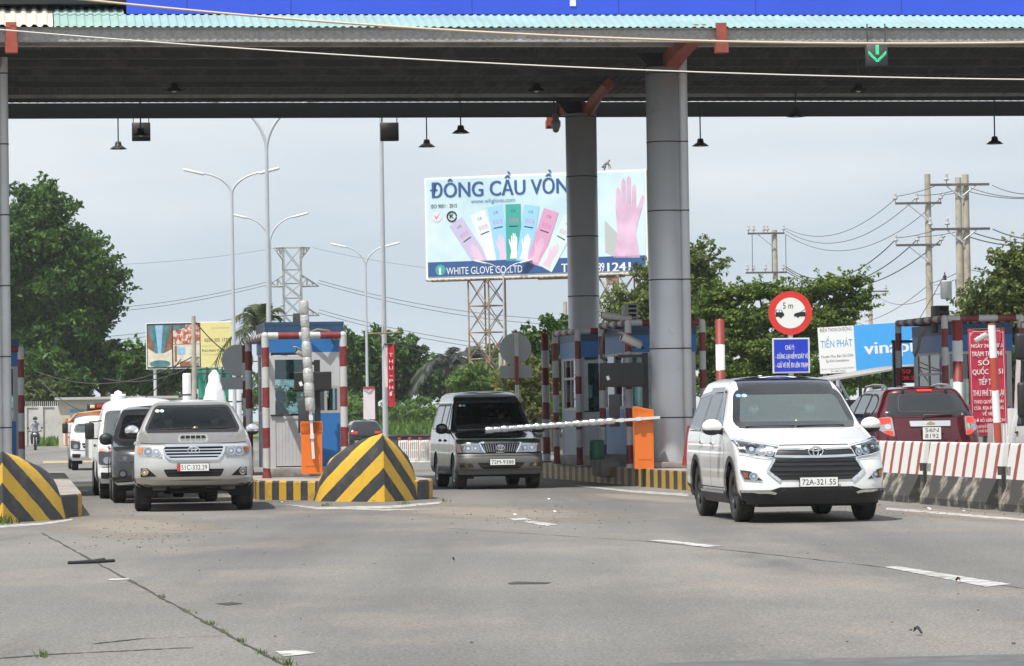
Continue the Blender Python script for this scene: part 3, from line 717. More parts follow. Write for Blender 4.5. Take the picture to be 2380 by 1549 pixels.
    for m in (1, -1): lamp(s, t, HL, 'y', -1, [(-0.68, 0.91, 0.062), (-0.56, 0.905, 0.055)], amber=[(-0.835, 0.97), (-0.77, 0.97), (-0.77, 0.89), (-0.83, 0.90)], mirror=m, back=mat('lamp_pale', (0.5, 0.51, 0.52), 0.2, 0.6))
    mb = MB(); s.patch(mb, rounded([(-0.46, 0.645), (0.46, 0.645), (0.40, 0.53), (-0.40, 0.53)], 0.03), 'y', -1, 0.004, 0.01, 0, 0.06)
    for z in (0.565, 0.605): s.line(mb, [(-0.42, z), (0.42, z)], 0.012, 'y', -1, 0.01, 1)
    mb.build('lower_grille', [UND, BLK], t)
    for m in (1, -1):
        mb = MB(); s.patch(mb, [(-0.80 * m, 0.665), (-0.70 * m, 0.665), (-0.56 * m, 0.54), (-0.80 * m, 0.535)], 'y', -1, 0.004, 0.01, 0, 0.05); mb.build('fog_recess', UND, t)
        lamp(s, t, ellipse(-0.735, 0.605, 0.062, 0.062, 18), 'y', -1, [(-0.735, 0.605, 0.045)], 'fog_light', mirror=m)
    # bumper crease and lower lip
    mb = MB(); s.line(mb, [(-0.86, 0.475), (-0.6, 0.455), (0.6, 0.455), (0.86, 0.475)], 0.05, 'y', -1, 0.02, 0); mb.build('bumper_lip', SILV, t)
    plate(t, '51C-332.29', -0.01, -0.03, 0.672, flag=True)
    wiper(s, t, (-0.62, 1.225), (-0.02, 1.25), 1.2); wiper(s, t, (-0.02, 1.225), (0.55, 1.25), 1.2)
    mb = MB(); mb.tube([(0.1, 3.1, 1.74), (0.1, 3.2, 1.80)], 0.015, 6); mb.build('antenna', BLK, t)
    for m, c in ((-1, 'sticker_yellow'), (1, 'sticker_teal')):
        mb = MB(); s.patch(mb, ellipse(-0.50 + 0.036 * m, 1.53, 0.034, 0.024, 14), 'y', -1, 0.0075, 0.002, 0, 0.1); mb.build('sticker', mat(c, (0.62, 0.66, 0.45), 0.5), t)
    mb = MB(); mb.sphere((0.05, 1.5, 1.245), (0.06, 0.04, 0.05), 0); mb.build('dashboard_ornament', mat('gold', (0.75, 0.55, 0.18), 0.3, 0.8), t)
    mb = MB(); mb.tube([(-0.10, 1.5, 1.2), (-0.10, 1.5, 1.27)], [0.02, 0.012], 8); mb.build('dashboard_bottle', mat('sticker_teal', (0.3, 0.5, 0.45)), t)
    interior(t, 1.42, 1.19, 0.70, 2, wheel_x=0.37)
    # chassis under the nose: skid plate with slots, suspension, axle
    um = mat('underbody_mud', (0.10, 0.088, 0.075), 0.9, var=0.4, vs=6)
    underbody(t, 0.62, 0.6, 5.0, 0.30, 0.3)
    mb = MB(); mb.prism([(0.18, 0.44), (0.95, 0.26), (0.95, 0.34), (0.18, 0.50)], -0.36, 0.36, 0, 'yz'); mb.box((0, 0.3, 0.43), (1.5, 0.12, 0.10), 0)
    for k in range(3): mb.box((0, 0.30 + 0.12 * k, 0.404 - 0.03 * k), (0.34, 0.05, 0.02), 1)
    for sx in (-1, 1):
        mb.tube([(sx * 0.35, 0.9, 0.36), (sx * 0.72, 0.88, 0.30)], 0.055, 8, 0); mb.bbox((sx * 0.52, 0.4, 0.40), (0.22, 0.2, 0.16), 0.03, 0)
    mb.build('skid_plate', [um, UND], t)
    mb = MB(); mb.tube([(-0.78, 3.96, 0.38), (0.78, 3.96, 0.38)], 0.06, 10); mb.sphere((0.1, 3.96, 0.38), (0.16, 0.17, 0.15)); mb.build('rear_axle', um, t)
    arches_liner(t, AR, 0.89)
    for y in (AR[0][0], AR[1][0]):
        for sx in (-1, 1): wheel(t, sx * 0.775, y, 0.385, 0.255, 0.22, ALU, 6, sx)
    for lx, la, mk, sh_, hc in ((0.37, 'person in a pale mask at the wheel of the silver pickup', MASK, (0.16, 0.10, 0.085), None), (-0.37, 'masked passenger sitting beside the driver of the silver pickup', MASK, (0.03, 0.035, 0.04), None)):
        p = Matrix.Translation(t.location) @ Matrix.Rotation(rz, 4, 'Z') @ Vector((lx, 2.36, 0.72))
        seated_driver('person', la, p, rz, mat('shirt_%d' % int(sh_[0] * 1000), sh_, 0.8), mk)
    return t

def black_wagon(x, d, rz):
    t = thing('estate_car', 'old black and grey people wagon stopped at the lowered boom in the middle lane', 'car', pos(x, d, 1130), rz)
    AR = [(0.76, 0.34, 0.37), (3.41, 0.34, 0.37)]
    L = [(0.28, 0.10, 4.42, 0.78, 0.30, 3.2, 0.2, 4), (0.40, 0.01, 4.46, 0.825, 0.34, 3.2, 0.2, 4), (0.55, 0.0, 4.47, 0.83, 0.36, 3.2, 0.2, 4), (0.655, 0.03, 4.47, 0.83, 0.38, 3.0, 0.2, 4), (0.675, 0.085, 4.46, 0.828, 0.38, 3.0, 0.2, 4), (0.86, 0.12, 4.46, 0.825, 0.40, 3, 0.2, 4),
         (0.935, 0.20, 4.45, 0.82, 0.42, 3, 0.2, 4), (0.99, 0.50, 4.44, 0.815, 0.40, 3, 0.2, 4), (1.05, 0.85, 4.43, 0.81, 0.34, 3, 0.2, 4), (1.12, 1.12, 4.42, 0.80, 0.26, 3, 0.2, 4), (1.17, 1.24, 4.41, 0.785, 0.2, 3, 0.2, 4),
         (1.42, 1.55, 4.34, 0.72, 0.2, 3.4, 0.2, 4), (1.66, 1.84, 4.25, 0.655, 0.2, 3.6, 0.2, 4), (1.77, 1.98, 4.2, 0.625, 0.25, 3.4, 0.25, 4), (1.835, 2.2, 4.08, 0.55, 0.3, 3, 0.3, 3)]
    s = Shell(L, 0.035, arches=AR)
    WS = rounded([(-0.70, 1.185), (0.70, 1.185), (0.605, 1.65), (-0.605, 1.65)], 0.05)
    SW = [rounded([(1.62, 1.13), (2.05, 1.12), (2.05, 1.60), (1.90, 1.60)], 0.04), rounded([(2.13, 1.12), (2.86, 1.12), (2.86, 1.60), (2.12, 1.60)], 0.04), rounded([(2.94, 1.12), (4.1, 1.13), (4.02, 1.60), (2.94, 1.60)], 0.06)]
    s.carve(lambda v: v.y < 2.2 and v.z > 1.1, lambda v: (v.x, v.z), WS, axis='y')
    for q in SW: s.carve(lambda v: abs(v.x) > 0.4, lambda v: (v.y, v.z), q, axis='x')
    b = s.body('body', [BLKP, GREYP, mat('roof_reflection', (0.55, 0.56, 0.57), 0.3, 0.6, coat=0.6)], t)  # pale roof colour imitates the bright reflection on top
    for p in b.data.polygons:
        c = p.center
        if c.z < 0.665 + 0.02 * min(1, max(0, c.y - 0.4)): p.material_index = 1
        elif c.z > 1.74: p.material_index = 2
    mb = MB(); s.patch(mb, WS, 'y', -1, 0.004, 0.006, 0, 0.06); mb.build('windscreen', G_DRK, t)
    mb = MB(); s.ring(mb, WS, 0.025, 'y', -1, 0.007, 0, 0.02); mb.build('windscreen_seal', BLK, t)
    for sg in (1, -1):
        for q in SW:
            mb = MB(); s.patch(mb, q, 'x', sg, 0.003, 0.006, 0, 0.08); mb.build('side_window', G_SIDE, t)
            mb = MB(); s.ring(mb, q, 0.03, 'x', sg, 0.006, 0, 0.015); mb.build('window_trim', BLK, t)
        mb = MB(); s.line(mb, [(1.55, 1.115), (4.2, 1.115)], 0.018, 'x', sg, 0.008, 0); s.line(mb, [(1.66, 1.19), (1.94, 1.655), (4.1, 1.66)], 0.02, 'x', sg, 0.012, 0); mb.build('window_chrome', CHR, t)
        mirror_part(t, sg * 0.80, 1.42, 1.15, sg, BLKP, BLK, 0.24, 0.19)
        mb = MB(); mb.bbox((sg * 0.80, 2.1, 0.30), (0.2, 1.55, 0.05), 0.015); mb.build('side_step', mat('step_grey', (0.16, 0.16, 0.155), 0.6), t)
    door_lines(s, t, [[(1.28, 0.4), (1.28, 1.0), (1.5, 1.12)], [(2.09, 0.4), (2.09, 1.12)], [(2.9, 0.6), (2.9, 1.12)]], [(1.95, 0.92), (2.76, 0.92)], BLKP)
    G = [(-0.385, 0.865), (0.385, 0.865), (0.30, 0.69), (-0.30, 0.69)]
    mb = MB(); s.patch(mb, G, 'y', -1, 0.006, 0.02, 0, 0.06); g = mb.build('grille', UND, t)
    mb = MB(); s.ring(mb, G, 0.022, 'y', -1, 0.02, 0, 0.008)
    for k in range(15):
        xx = -0.33 + 0.66 * k / 14; s.line(mb, [(xx, 0.85), (xx * 0.86, 0.70)], 0.014, 'y', -1, 0.018, 1)
    mb.build('chrome_bar', [CHR, mat('grille_slat', (0.30, 0.31, 0.32), 0.25, 0.9)], g)
    emblem(t, s, 0, 0.785, 0.075, 0.05)
    HL = [(-0.735, 0.855), (-0.40, 0.865), (-0.325, 0.69), (-0.70, 0.695)]
    for m in (1, -1):
        lamp(s, t, HL, 'y', -1, [(-0.60, 0.775, 0.068), (-0.47, 0.775, 0.06)], mirror=m, back=mat('lamp_pale', (0.5, 0.51, 0.52), 0.2, 0.6))
        mb = MB(); s.patch(mb, [(-0.80 * m, 0.85), (-0.742 * m, 0.855), (-0.708 * m, 0.695), (-0.79 * m, 0.70)], 'y', -1, 0.012, 0.02, 0, 0.05); mb.build('turn_signal', mat('smoked_lens', (0.18, 0.14, 0.13), 0.15, coat=0.8), t)
        lamp(s, t, [(-0.78, 0.505), (-0.55, 0.495), (-0.52, 0.43), (-0.76, 0.425)], 'y', -1, [(-0.65, 0.465, 0.03)], 'fog_light', mirror=m)
    mb = MB(); s.patch(mb, rounded([(-0.46, 0.505), (0.46, 0.505), (0.34, 0.385), (-0.34, 0.385)], 0.04), 'y', -1, 0.004, 0.01, 0, 0.05); s.line(mb, [(-0.4, 0.44), (0.4, 0.44)], 0.03, 'y', -1, 0.012, 1); mb.build('lower_grille', [UND, BLK], t)
    mb = MB(); s.line(mb, [(-0.82, 0.645), (0, 0.648), (0.82, 0.645)], 0.03, 'y', -1, 0.012, 0); s.line(mb, [(-0.82, 0.345), (0, 0.335), (0.82, 0.345)], 0.05, 'y', -1, 0.015, 0); mb.build('bumper_moulding', GREYP, t)
    plate(t, '72M-9388', 0.02, -0.03, 0.515)
    wiper(s, t, (-0.6, 1.2), (-0.05, 1.22), 1.2); wiper(s, t, (0.0, 1.2), (0.52, 1.22), 1.2)
    for m, c in ((-1, 'sticker_yellow'), (1, 'sticker_blue')):
        mb = MB(); s.patch(mb, ellipse(-0.50 + 0.035 * m, 1.585, 0.03, 0.022, 14), 'y', -1, 0.0075, 0.002, 0, 0.1); mb.build('sticker', mat(c, (0.5, 0.5, 0.4), 0.5), t)
    mb = MB(); p, n = s.hit(0, 1.60, 'y', -1); mb.bbox(p + Vector((0, 0.1, -0.04)), (0.2, 0.03, 0.06), 0.012); mb.build('rear_view_mirror', BLK, t)
    interior(t, 1.34, 1.16, 0.68, 2, wheel_x=0.34)
    underbody(t, 0.62, 0.3, 4.3, 0.24, 0.2); arches_liner(t, AR, 0.815)
    for y in (AR[0][0], AR[1][0]):
        for sx in (-1, 1): wheel(t, sx * 0.70, y, 0.345, 0.225, 0.20, ALU, 7, sx)
    p = Matrix.Translation(t.location) @ Matrix.Rotation(rz, 4, 'Z') @ Vector((0.34, 2.24, 0.76))
    seated_driver('person', 'person at the wheel of the black wagon behind the boom', p, rz, mat('shirt_dark_grey', (0.06, 0.06, 0.065), 0.8), None)
    return t

def maroon_suv(x, d, rz):
    """seen from behind; local front at y=0, rear at y=4.64, turned round by the caller"""
    t = thing('suv', 'dark red off roader seen from behind, driving away past the concrete barriers', 'car', (0, 0, 0), rz)
    AR = [(0.92, 0.36, 0.40), (3.63, 0.36, 0.40)]
    L = [(0.30, 0.1, 4.55, 0.86, 0.4, 2.8, 0.25, 3), (0.5, 0, 4.64, 0.92, 0.45, 2.8, 0.3, 3), (0.75, 0.02, 4.64, 0.925, 0.5, 2.7, 0.36, 2.8), (0.95, 0.12, 4.60, 0.925, 0.5, 2.6, 0.40, 2.6), (1.05, 0.6, 4.56, 0.91, 0.45, 2.6, 0.40, 2.6), (1.15, 1.15, 4.52, 0.89, 0.35, 2.6, 0.38, 2.6),
         (1.27, 1.45, 4.46, 0.855, 0.3, 2.6, 0.34, 2.8), (1.45, 1.8, 4.33, 0.765, 0.3, 3, 0.30, 3), (1.62, 2.2, 4.20, 0.68, 0.3, 3, 0.28, 3), (1.69, 2.45, 4.16, 0.61, 0.3, 3, 0.3, 3), (1.72, 2.75, 4.05, 0.5, 0.4, 2.6, 0.4, 2.6)]
    s = Shell(L, 0.03, arches=AR)
    s.body('body', REDP, t)
    RW = rounded([(-0.745, 1.235), (0.745, 1.235), (0.60, 1.63), (-0.60, 1.63)], 0.07)
    mb = MB(); s.patch(mb, RW, 'y', 1, 0.005, 0.006, 0, 0.06); w_ = mb.build('rear_window', OPQ, t)
    mb = MB(); s.ring(mb, rounded([(-0.52, 1.30), (0.52, 1.30), (0.46, 1.60), (-0.46, 1.60)], 0.08), 0.006, 'y', 1, 0.008, 0); mb.build('window_inner_line', mat('defrost_line', (0.07, 0.07, 0.075), 0.4), w_)
    for sg in (1, -1):
        for q in ([(1.75, 1.2), (2.5, 1.2), (2.5, 1.60), (2.3, 1.58), (2.0, 1.42)], [(2.58, 1.2), (3.3, 1.2), (3.26, 1.60), (2.56, 1.61)], [(3.38, 1.2), (3.72, 1.22), (3.95, 1.36), (3.85, 1.52), (3.62, 1.59), (3.34, 1.6)]):
            q = rounded(q, 0.06); mb = MB(); s.patch(mb, q, 'x', sg, 0.004, 0.006, 0, 0.08); mb.build('side_window', OPQ, t)
            mb = MB(); s.ring(mb, q, 0.028, 'x', sg, 0.007, 0, 0.005); mb.build('window_trim', BLK, t)
        mb = MB(); mb.tube([(sg * 0.60, 2.3, 1.66), (sg * 0.60, 2.45, 1.755), (sg * 0.585, 3.0, 1.785), (sg * 0.575, 3.6, 1.77), (sg * 0.57, 3.85, 1.70)], 0.022, 8); mb.bbox((sg * 0.58, 3.55, 1.73), (0.03, 0.1, 0.08), 0.01); mb.build('roof_rail', mat('rail_silver', (0.55, 0.56, 0.57), 0.3, 0.8), t)
        mirror_part(t, sg * 0.88, 1.6, 1.15, sg, REDP, BLK, 0.22, 0.17)
        TL = rounded([(-0.915, 1.25), (-0.70, 1.275), (-0.64, 1.26), (-0.625, 0.93), (-0.72, 0.955), (-0.875, 1.06)], 0.04)
        TLm = [(a * sg, b - 0.055) for a, b in TL]
        mb = MB(); s.patch(mb, TLm, 'y', 1, 0.008, 0.02, 0, 0.05)
        s.patch(mb, rounded([(a * sg, b - 0.055) for a, b in ((-0.83, 1.25), (-0.665, 1.258), (-0.66, 1.165), (-0.83, 1.15))], 0.02), 'y', 1, 0.016, 0.01, 1, 0.05)
        s.patch(mb, rounded([(a * sg, b - 0.055) for a, b in ((-0.80, 1.035), (-0.65, 1.035), (-0.64, 0.95), (-0.74, 0.965))], 0.02), 'y', 1, 0.016, 0.01, 1, 0.05)
        s.patch(mb, ellipse(-0.72 * sg, 1.045, 0.05, 0.048, 18), 'y', 1, 0.018, 0.01, 2, 0.05)
        mb.build('tail_light', [mat('tail_clear', (0.42, 0.40, 0.40), 0.12, 0.6, coat=1), REDLIT, CHR], t)
        mb = MB(); p, n = s.hit(sg * 0.38, 1.65, 'y', 1); mb.bbox(p + n * 0.02, (0.05, 0.05, 0.09), 0.012); mb.build('window_hinge', BLK, t)
    door_lines(s, t, [[(1.5, 0.45), (1.45, 0.9), (1.6, 1.15)], [(2.54, 0.45), (2.54, 1.17)], [(3.34, 0.9), (3.36, 1.17)]], [(2.4, 1.0), (3.2, 1.02)], CHR)
    mb = MB(); s.line(mb, [(-0.13, 1.665), (0.13, 1.665)], 0.03, 'y', 1, 0.02, 0); mb.build('brake_light', REDLIT, t)
    mb = MB(); s.patch(mb, rounded([(-0.36, 1.135), (0.36, 1.135), (0.35, 1.04), (-0.35, 1.04)], 0.015), 'y', 1, 0.03, 0.03, 0, 0.06); ch = mb.build('tailgate_bar', mat('satin_silver', (0.75, 0.76, 0.78), 0.25, 0.8), t)
    mb = MB(); p, n = s.hit(0, 1.088, 'y', 1); q = p + n * 0.036
    mb.prism([(-0.075, -0.012), (-0.03, -0.012), (-0.03, -0.032), (0.03, -0.032), (0.03, -0.012), (0.075, -0.012), (0.065, 0.012), (0.03, 0.012), (0.03, 0.032), (-0.03, 0.032), (-0.03, 0.012), (-0.075, 0.012)], 0, 0.008, 0, 'xz', Matrix.Translation(q)); mb.build('emblem', mat('gold', (0.75, 0.55, 0.18), 0.3, 0.8), t)
    pl = plate(t, '', 0.0, 4.655, 0.93, 0.32, 0.21, facing=1, lines=['56N', '8192'])
    mb = MB(); p, n = s.hit(-0.18, 1.21, 'y', 1); p2, n2 = s.hit(0.1, 1.22, 'y', 1); p3, n3 = s.hit(-0.42, 1.235, 'y', 1); p4, n4 = s.hit(0.1, 1.18, 'y', 1)
    mb.tube([p4 + n4 * 0.03, p2 + n2 * 0.05, p3 + n3 * 0.03], [0.022, 0.016, 0.01], 6); mb.build('rear_wiper', BLK, t)
    mb = MB(); s.line(mb, [(-0.64, 1.205), (0.64, 1.205)], 0.012, 'y', 1, 0.003, 0); s.line(mb, [(0.62, 1.25), (0.60, 0.7)], 0.012, 'y', 1, 0.003, 0, True); mb.build('tailgate_seam', UND, t)
    mb = MB(); s.patch(mb, [(-0.3, 1.08), (0.3, 1.08), (0.26, 0.82), (-0.26, 0.82)], 'y', 1, 0.003, 0.01, 0, 0.06); mb.build('plate_recess', REDP, t)
    underbody(t, 0.7, 0.3, 4.4, 0.24, 0.25); arches_liner(t, AR, 0.90)
    for y in (AR[0][0], AR[1][0]):
        for sx in (-1, 1): wheel(t, sx * 0.79, y, 0.36, 0.23, 0.22, ALU, 5, sx)
    k = 1.03; t.scale = (k, k, k)
    r = Matrix.Rotation(rz, 3, 'Z') @ Vector((0, 4.64 * k, 0)); t.location = pos(x, d, 1100, 0.0) - r
    return t

def grey_suv(x, d, rz):
    t = thing('suv', 'dark grey off roader with a round fog lamp, half hidden behind the silver pickup', 'car', pos(x, d, 1170), rz)
    AR = [(0.86, 0.36, 0.40), (2.75, 0.36, 0.40)]
    L = [(0.30, 0.10, 3.30, 0.84, 0.42, 2.6, 0.2, 4), (0.45, 0, 3.32, 0.90, 0.48, 2.6, 0.2, 4), (0.65, 0, 3.32, 0.905, 0.5, 2.6, 0.2, 4), (0.85, 0.06, 3.32, 0.90, 0.5, 2.6, 0.2, 4), (0.93, 0.18, 3.32, 0.90, 0.5, 2.6, 0.2, 4), (1.0, 0.6, 3.30, 0.89, 0.45, 2.6, 0.2, 4), (1.06, 1.05, 3.30, 0.88, 0.32, 2.6, 0.2, 4),
         (1.3, 1.45, 3.20, 0.80, 0.26, 3, 0.2, 4), (1.5, 1.8, 3.10, 0.71, 0.26, 3, 0.2, 4), (1.58, 1.95, 3.05, 0.66, 0.3, 3, 0.25, 3), (1.63, 2.3, 2.90, 0.55, 0.35, 2.6, 0.3, 3)]
    s = Shell(L, 0.03, arches=AR); s.body('body', DGREY, t)
    mb = MB(); s.patch(mb, rounded([(-0.77, 1.08), (0.77, 1.08), (0.64, 1.49), (-0.64, 1.49)], 0.08), 'y', -1, 0.004, 0.006, 0, 0.06); mb.build('windscreen', OPQ, t)
    for sg in (1, -1):
        for q in ([(1.65, 1.05), (2.4, 1.05), (2.38, 1.45), (2.1, 1.44)], [(2.48, 1.05), (2.84, 1.05), (2.82, 1.45), (2.46, 1.45)], [(2.9, 1.06), (3.1, 1.1), (3.0, 1.42), (2.88, 1.42)]):
            q = rounded(q, 0.05); mb = MB(); s.patch(mb, q, 'x', sg, 0.004, 0.006, 0, 0.08); mb.build('side_window', OPQ, t)
        mirror_part(t, sg * 0.82, 1.5, 1.08, sg, BLK, BLK, 0.24, 0.19)
        mb = MB(); s.patch(mb, rounded([(a * sg, b) for a, b in ((-0.86, 0.80), (-0.60, 0.83), (-0.50, 0.74), (-0.58, 0.685), (-0.84, 0.70))], 0.05), 'y', -1, 0.012, 0.02, 0, 0.05); s.patch(mb, ellipse(-0.68 * sg, 0.755, 0.035, 0.035, 16), 'y', -1, 0.016, 0.01, 1, 0.05); mb.build('headlight', [mat('smoked_glass', (0.03, 0.032, 0.035), 0.08, coat=1), mat('lamp_dim', (0.2, 0.2, 0.21), 0.2, 0.9)], t)
        mb = MB(); s.patch(mb, ellipse(-0.72 * sg, 0.50, 0.075, 0.075, 18), 'y', -1, 0.008, 0.02, 0, 0.05); s.patch(mb, ellipse(-0.72 * sg, 0.50, 0.045, 0.045, 16), 'y', -1, 0.014, 0.01, 1, 0.05); mb.build('fog_light', [UND, mat('lamp_dim', (0.2, 0.2, 0.21), 0.2, 0.9)], t)
    mb = MB(); s.patch(mb, rounded([(-0.42, 0.62), (0.42, 0.62), (0.34, 0.38), (-0.34, 0.38)], 0.05), 'y', -1, 0.004, 0.01, 0, 0.06); s.patch(mb, rounded([(-0.4, 0.82), (0.4, 0.82), (0.36, 0.72), (-0.36, 0.72)], 0.03), 'y', -1, 0.006, 0.01, 0, 0.06); mb.build('grille', UND, t)
    mb = MB(); s.line(mb, [(-0.85, 0.335), (-0.5, 0.36), (0.5, 0.36), (0.85, 0.335)], 0.04, 'y', -1, 0.015, 0); mb.build('bumper_chrome', CHR, t)
    door_lines(s, t, [[(1.45, 0.45), (1.4, 0.85), (1.55, 1.05)], [(2.44, 0.45), (2.44, 1.04)]], [(2.28, 0.92), (2.8, 0.93)], CHR)
    underbody(t, 0.66, 0.3, 3.20, 0.25, 0.22); arches_liner(t, AR, 0.89)
    for y in (AR[0][0], AR[1][0]):
        for sx in (-1, 1): wheel(t, sx * 0.775, y, 0.36, 0.225, 0.21, ALU, 6, sx)
    return t

def cab_truck(x, d, rz, name, label, hw=0.82, zroof=1.86, load=None, small=False, driver=True):
    t = thing(name, label, 'truck', pos(x, d, 1150), rz)
    AR = [(0.72, 0.32, 0.36)]
    L = [(0.28, 0.06, 1.9, hw - 0.05, 0.24, 3, 0.06, 6), (0.42, 0.0, 1.92, hw, 0.26, 3.2, 0.06, 6), (0.60, 0.0, 1.92, hw, 0.28, 3.2, 0.06, 6), (0.85, 0.06, 1.92, hw, 0.28, 3.2, 0.06, 6), (1.0, 0.20, 1.92, hw - 0.01, 0.26, 3.2, 0.06, 6), (1.08, 0.34, 1.92, hw - 0.02, 0.24, 3.2, 0.06, 6),
         (1.3, 0.50, 1.91, hw - 0.06, 0.22, 3.4, 0.06, 6), (zroof - 0.22, 0.72, 1.88, hw - 0.13, 0.22, 3.6, 0.08, 5), (zroof - 0.08, 0.86, 1.84, hw - 0.19, 0.26, 3.4, 0.1, 4), (zroof - 0.03, 1.05, 1.76, hw - 0.3, 0.3, 3, 0.2, 3)]
    s = Shell(L, 0.04, arches=AR, nside=34)
    WS = rounded([(-hw + 0.12, 1.10), (hw - 0.12, 1.10), (hw - 0.19, zroof - 0.24), (-hw + 0.19, zroof - 0.24)], 0.08)
    s.carve(lambda v: v.y < 1.2 and v.z > 1.0, lambda v: (v.x, v.z), WS, axis='y')
    SW = rounded([(0.66, 1.08), (1.55, 1.06), (1.52, zroof - 0.25), (0.92, zroof - 0.25)], 0.06)
    s.carve(lambda v: abs(v.x) > 0.4, lambda v: (v.y, v.z), SW, axis='x')
    s.body('cab', TRKW, t)
    mb = MB(); s.patch(mb, WS, 'y', -1, 0.004, 0.006, 0, 0.06); mb.build('windscreen', G_CLR, t)
    mb = MB(); s.ring(mb, WS, 0.02, 'y', -1, 0.007, 0, 0.025); mb.build('windscreen_seal', BLK, t)
    for sg in (1, -1):
        mb = MB(); s.patch(mb, SW, 'x', sg, 0.003, 0.006, 0, 0.08); mb.build('side_window', G_SIDE, t)
        mb = MB(); cx = sg * (hw + 0.13); mb.bbox((cx, 0.46, 1.22), (0.17, 0.09, 0.30), 0.035); mb.tube([(sg * (hw - 0.06), 0.6, 1.08), (cx, 0.5, 1.08), (cx, 0.48, 1.2)], 0.014, 6); mb.tube([(sg * (hw - 0.1), 0.62, 1.4), (cx, 0.5, 1.38)], 0.012, 6); mb.build('wing_mirror', BLK, t)
        mb = MB(); s.patch(mb, rounded([(sg * a, b) for a, b in ((-hw + 0.02, 0.86), (-hw + 0.30, 0.80), (-hw + 0.27, 0.60), (-hw + 0.02, 0.62))], 0.04), 'y', -1, 0.01, 0.02, 0, 0.05); s.patch(mb, ellipse(sg * (-hw + 0.16), 0.69, 0.06, 0.06, 16), 'y', -1, 0.016, 0.01, 1, 0.05)
        s.patch(mb, rounded([(sg * a, b) for a, b in ((-hw + 0.03, 0.90), (-hw + 0.27, 0.90), (-hw + 0.29, 0.82), (-hw + 0.03, 0.86))], 0.02), 'y', -1, 0.014, 0.02, 2, 0.05)
        mb.build('headlight', [mat('smoked_glass', (0.03, 0.032, 0.035), 0.08, coat=1), LCH, mat('pink_lens', (0.55, 0.28, 0.22), 0.2, coat=0.6)], t)
        mb = MB(); s.patch(mb, rounded([(sg * a, b) for a, b in ((-hw + 0.05, 0.48), (-hw + 0.3, 0.47), (-hw + 0.26, 0.36), (-hw + 0.06, 0.37))], 0.02), 'y', -1, 0.006, 0.02, 0, 0.05); mb.build('fog_light', UND, t)
    mb = MB(); s.patch(mb, rounded([(-0.38, 0.78), (0.38, 0.78), (0.33, 0.64), (-0.33, 0.64)], 0.03), 'y', -1, 0.006, 0.01, 0, 0.06); s.line(mb, [(-0.35, 0.71), (0.35, 0.71)], 0.02, 'y', -1, 0.015, 1); mb.build('grille', [UND, CHR], t)
    mb = MB(); s.line(mb, [(-hw + 0.03, 0.575), (hw - 0.03, 0.575)], 0.016, 'y', -1, 0.003, 0); mb.build('bumper_seam', UND, t)
    door_lines(s, t, [[(0.55, 0.5), (0.55, 1.04)], [(1.62, 0.35), (1.6, 1.06)], [(0.9, zroof - 0.2), (1.6, zroof - 0.2)]], [(1.45, 0.95)], BLK)
    mb = MB(); bw = hw + 0.02; y0, y1, z0, z1 = 2.0, 4.8, 0.72, 1.08
    mb.box((0, (y0 + y1) / 2, z0), (2 * bw, y1 - y0, 0.06))
    for sx in (-1, 1): mb.box((sx * (bw + 0.018), (y0 + y1) / 2, (z0 + z1) / 2), (0.03, y1 - y0, z1 - z0 + 0.06)); [mb.box((sx * (bw + 0.04), y0 + 0.15 + k * 0.62, (z0 + z1) / 2), (0.02, 0.05, z1 - z0)) for k in range(5)]
    mb.box((0, y0 - 0.02, (z0 + z1) / 2 + 0.15), (2 * bw, 0.03, z1 - z0 + 0.3)); mb.box((0, y1 + 0.02, (z0 + z1) / 2), (2 * bw, 0.03, z1 - z0)); mb.build('cargo_bed', TRKW, t)
    interior(t, 0.56, 1.05, hw - 0.12, 2, wheel_x=-0.36 if False else 0.36, rows=1, ylen=1.3)
    underbody(t, 0.4, 0.5, 4.6, 0.32, 0.3); arches_liner(t, AR, hw - 0.01)
    for y in (0.72, 3.9):
        for sx in (-1, 1): wheel(t, sx * (hw - 0.14), y, 0.33, 0.2, 0.18, mat('rim_white', (0.6, 0.6, 0.58), 0.4), 6, sx)
    return t
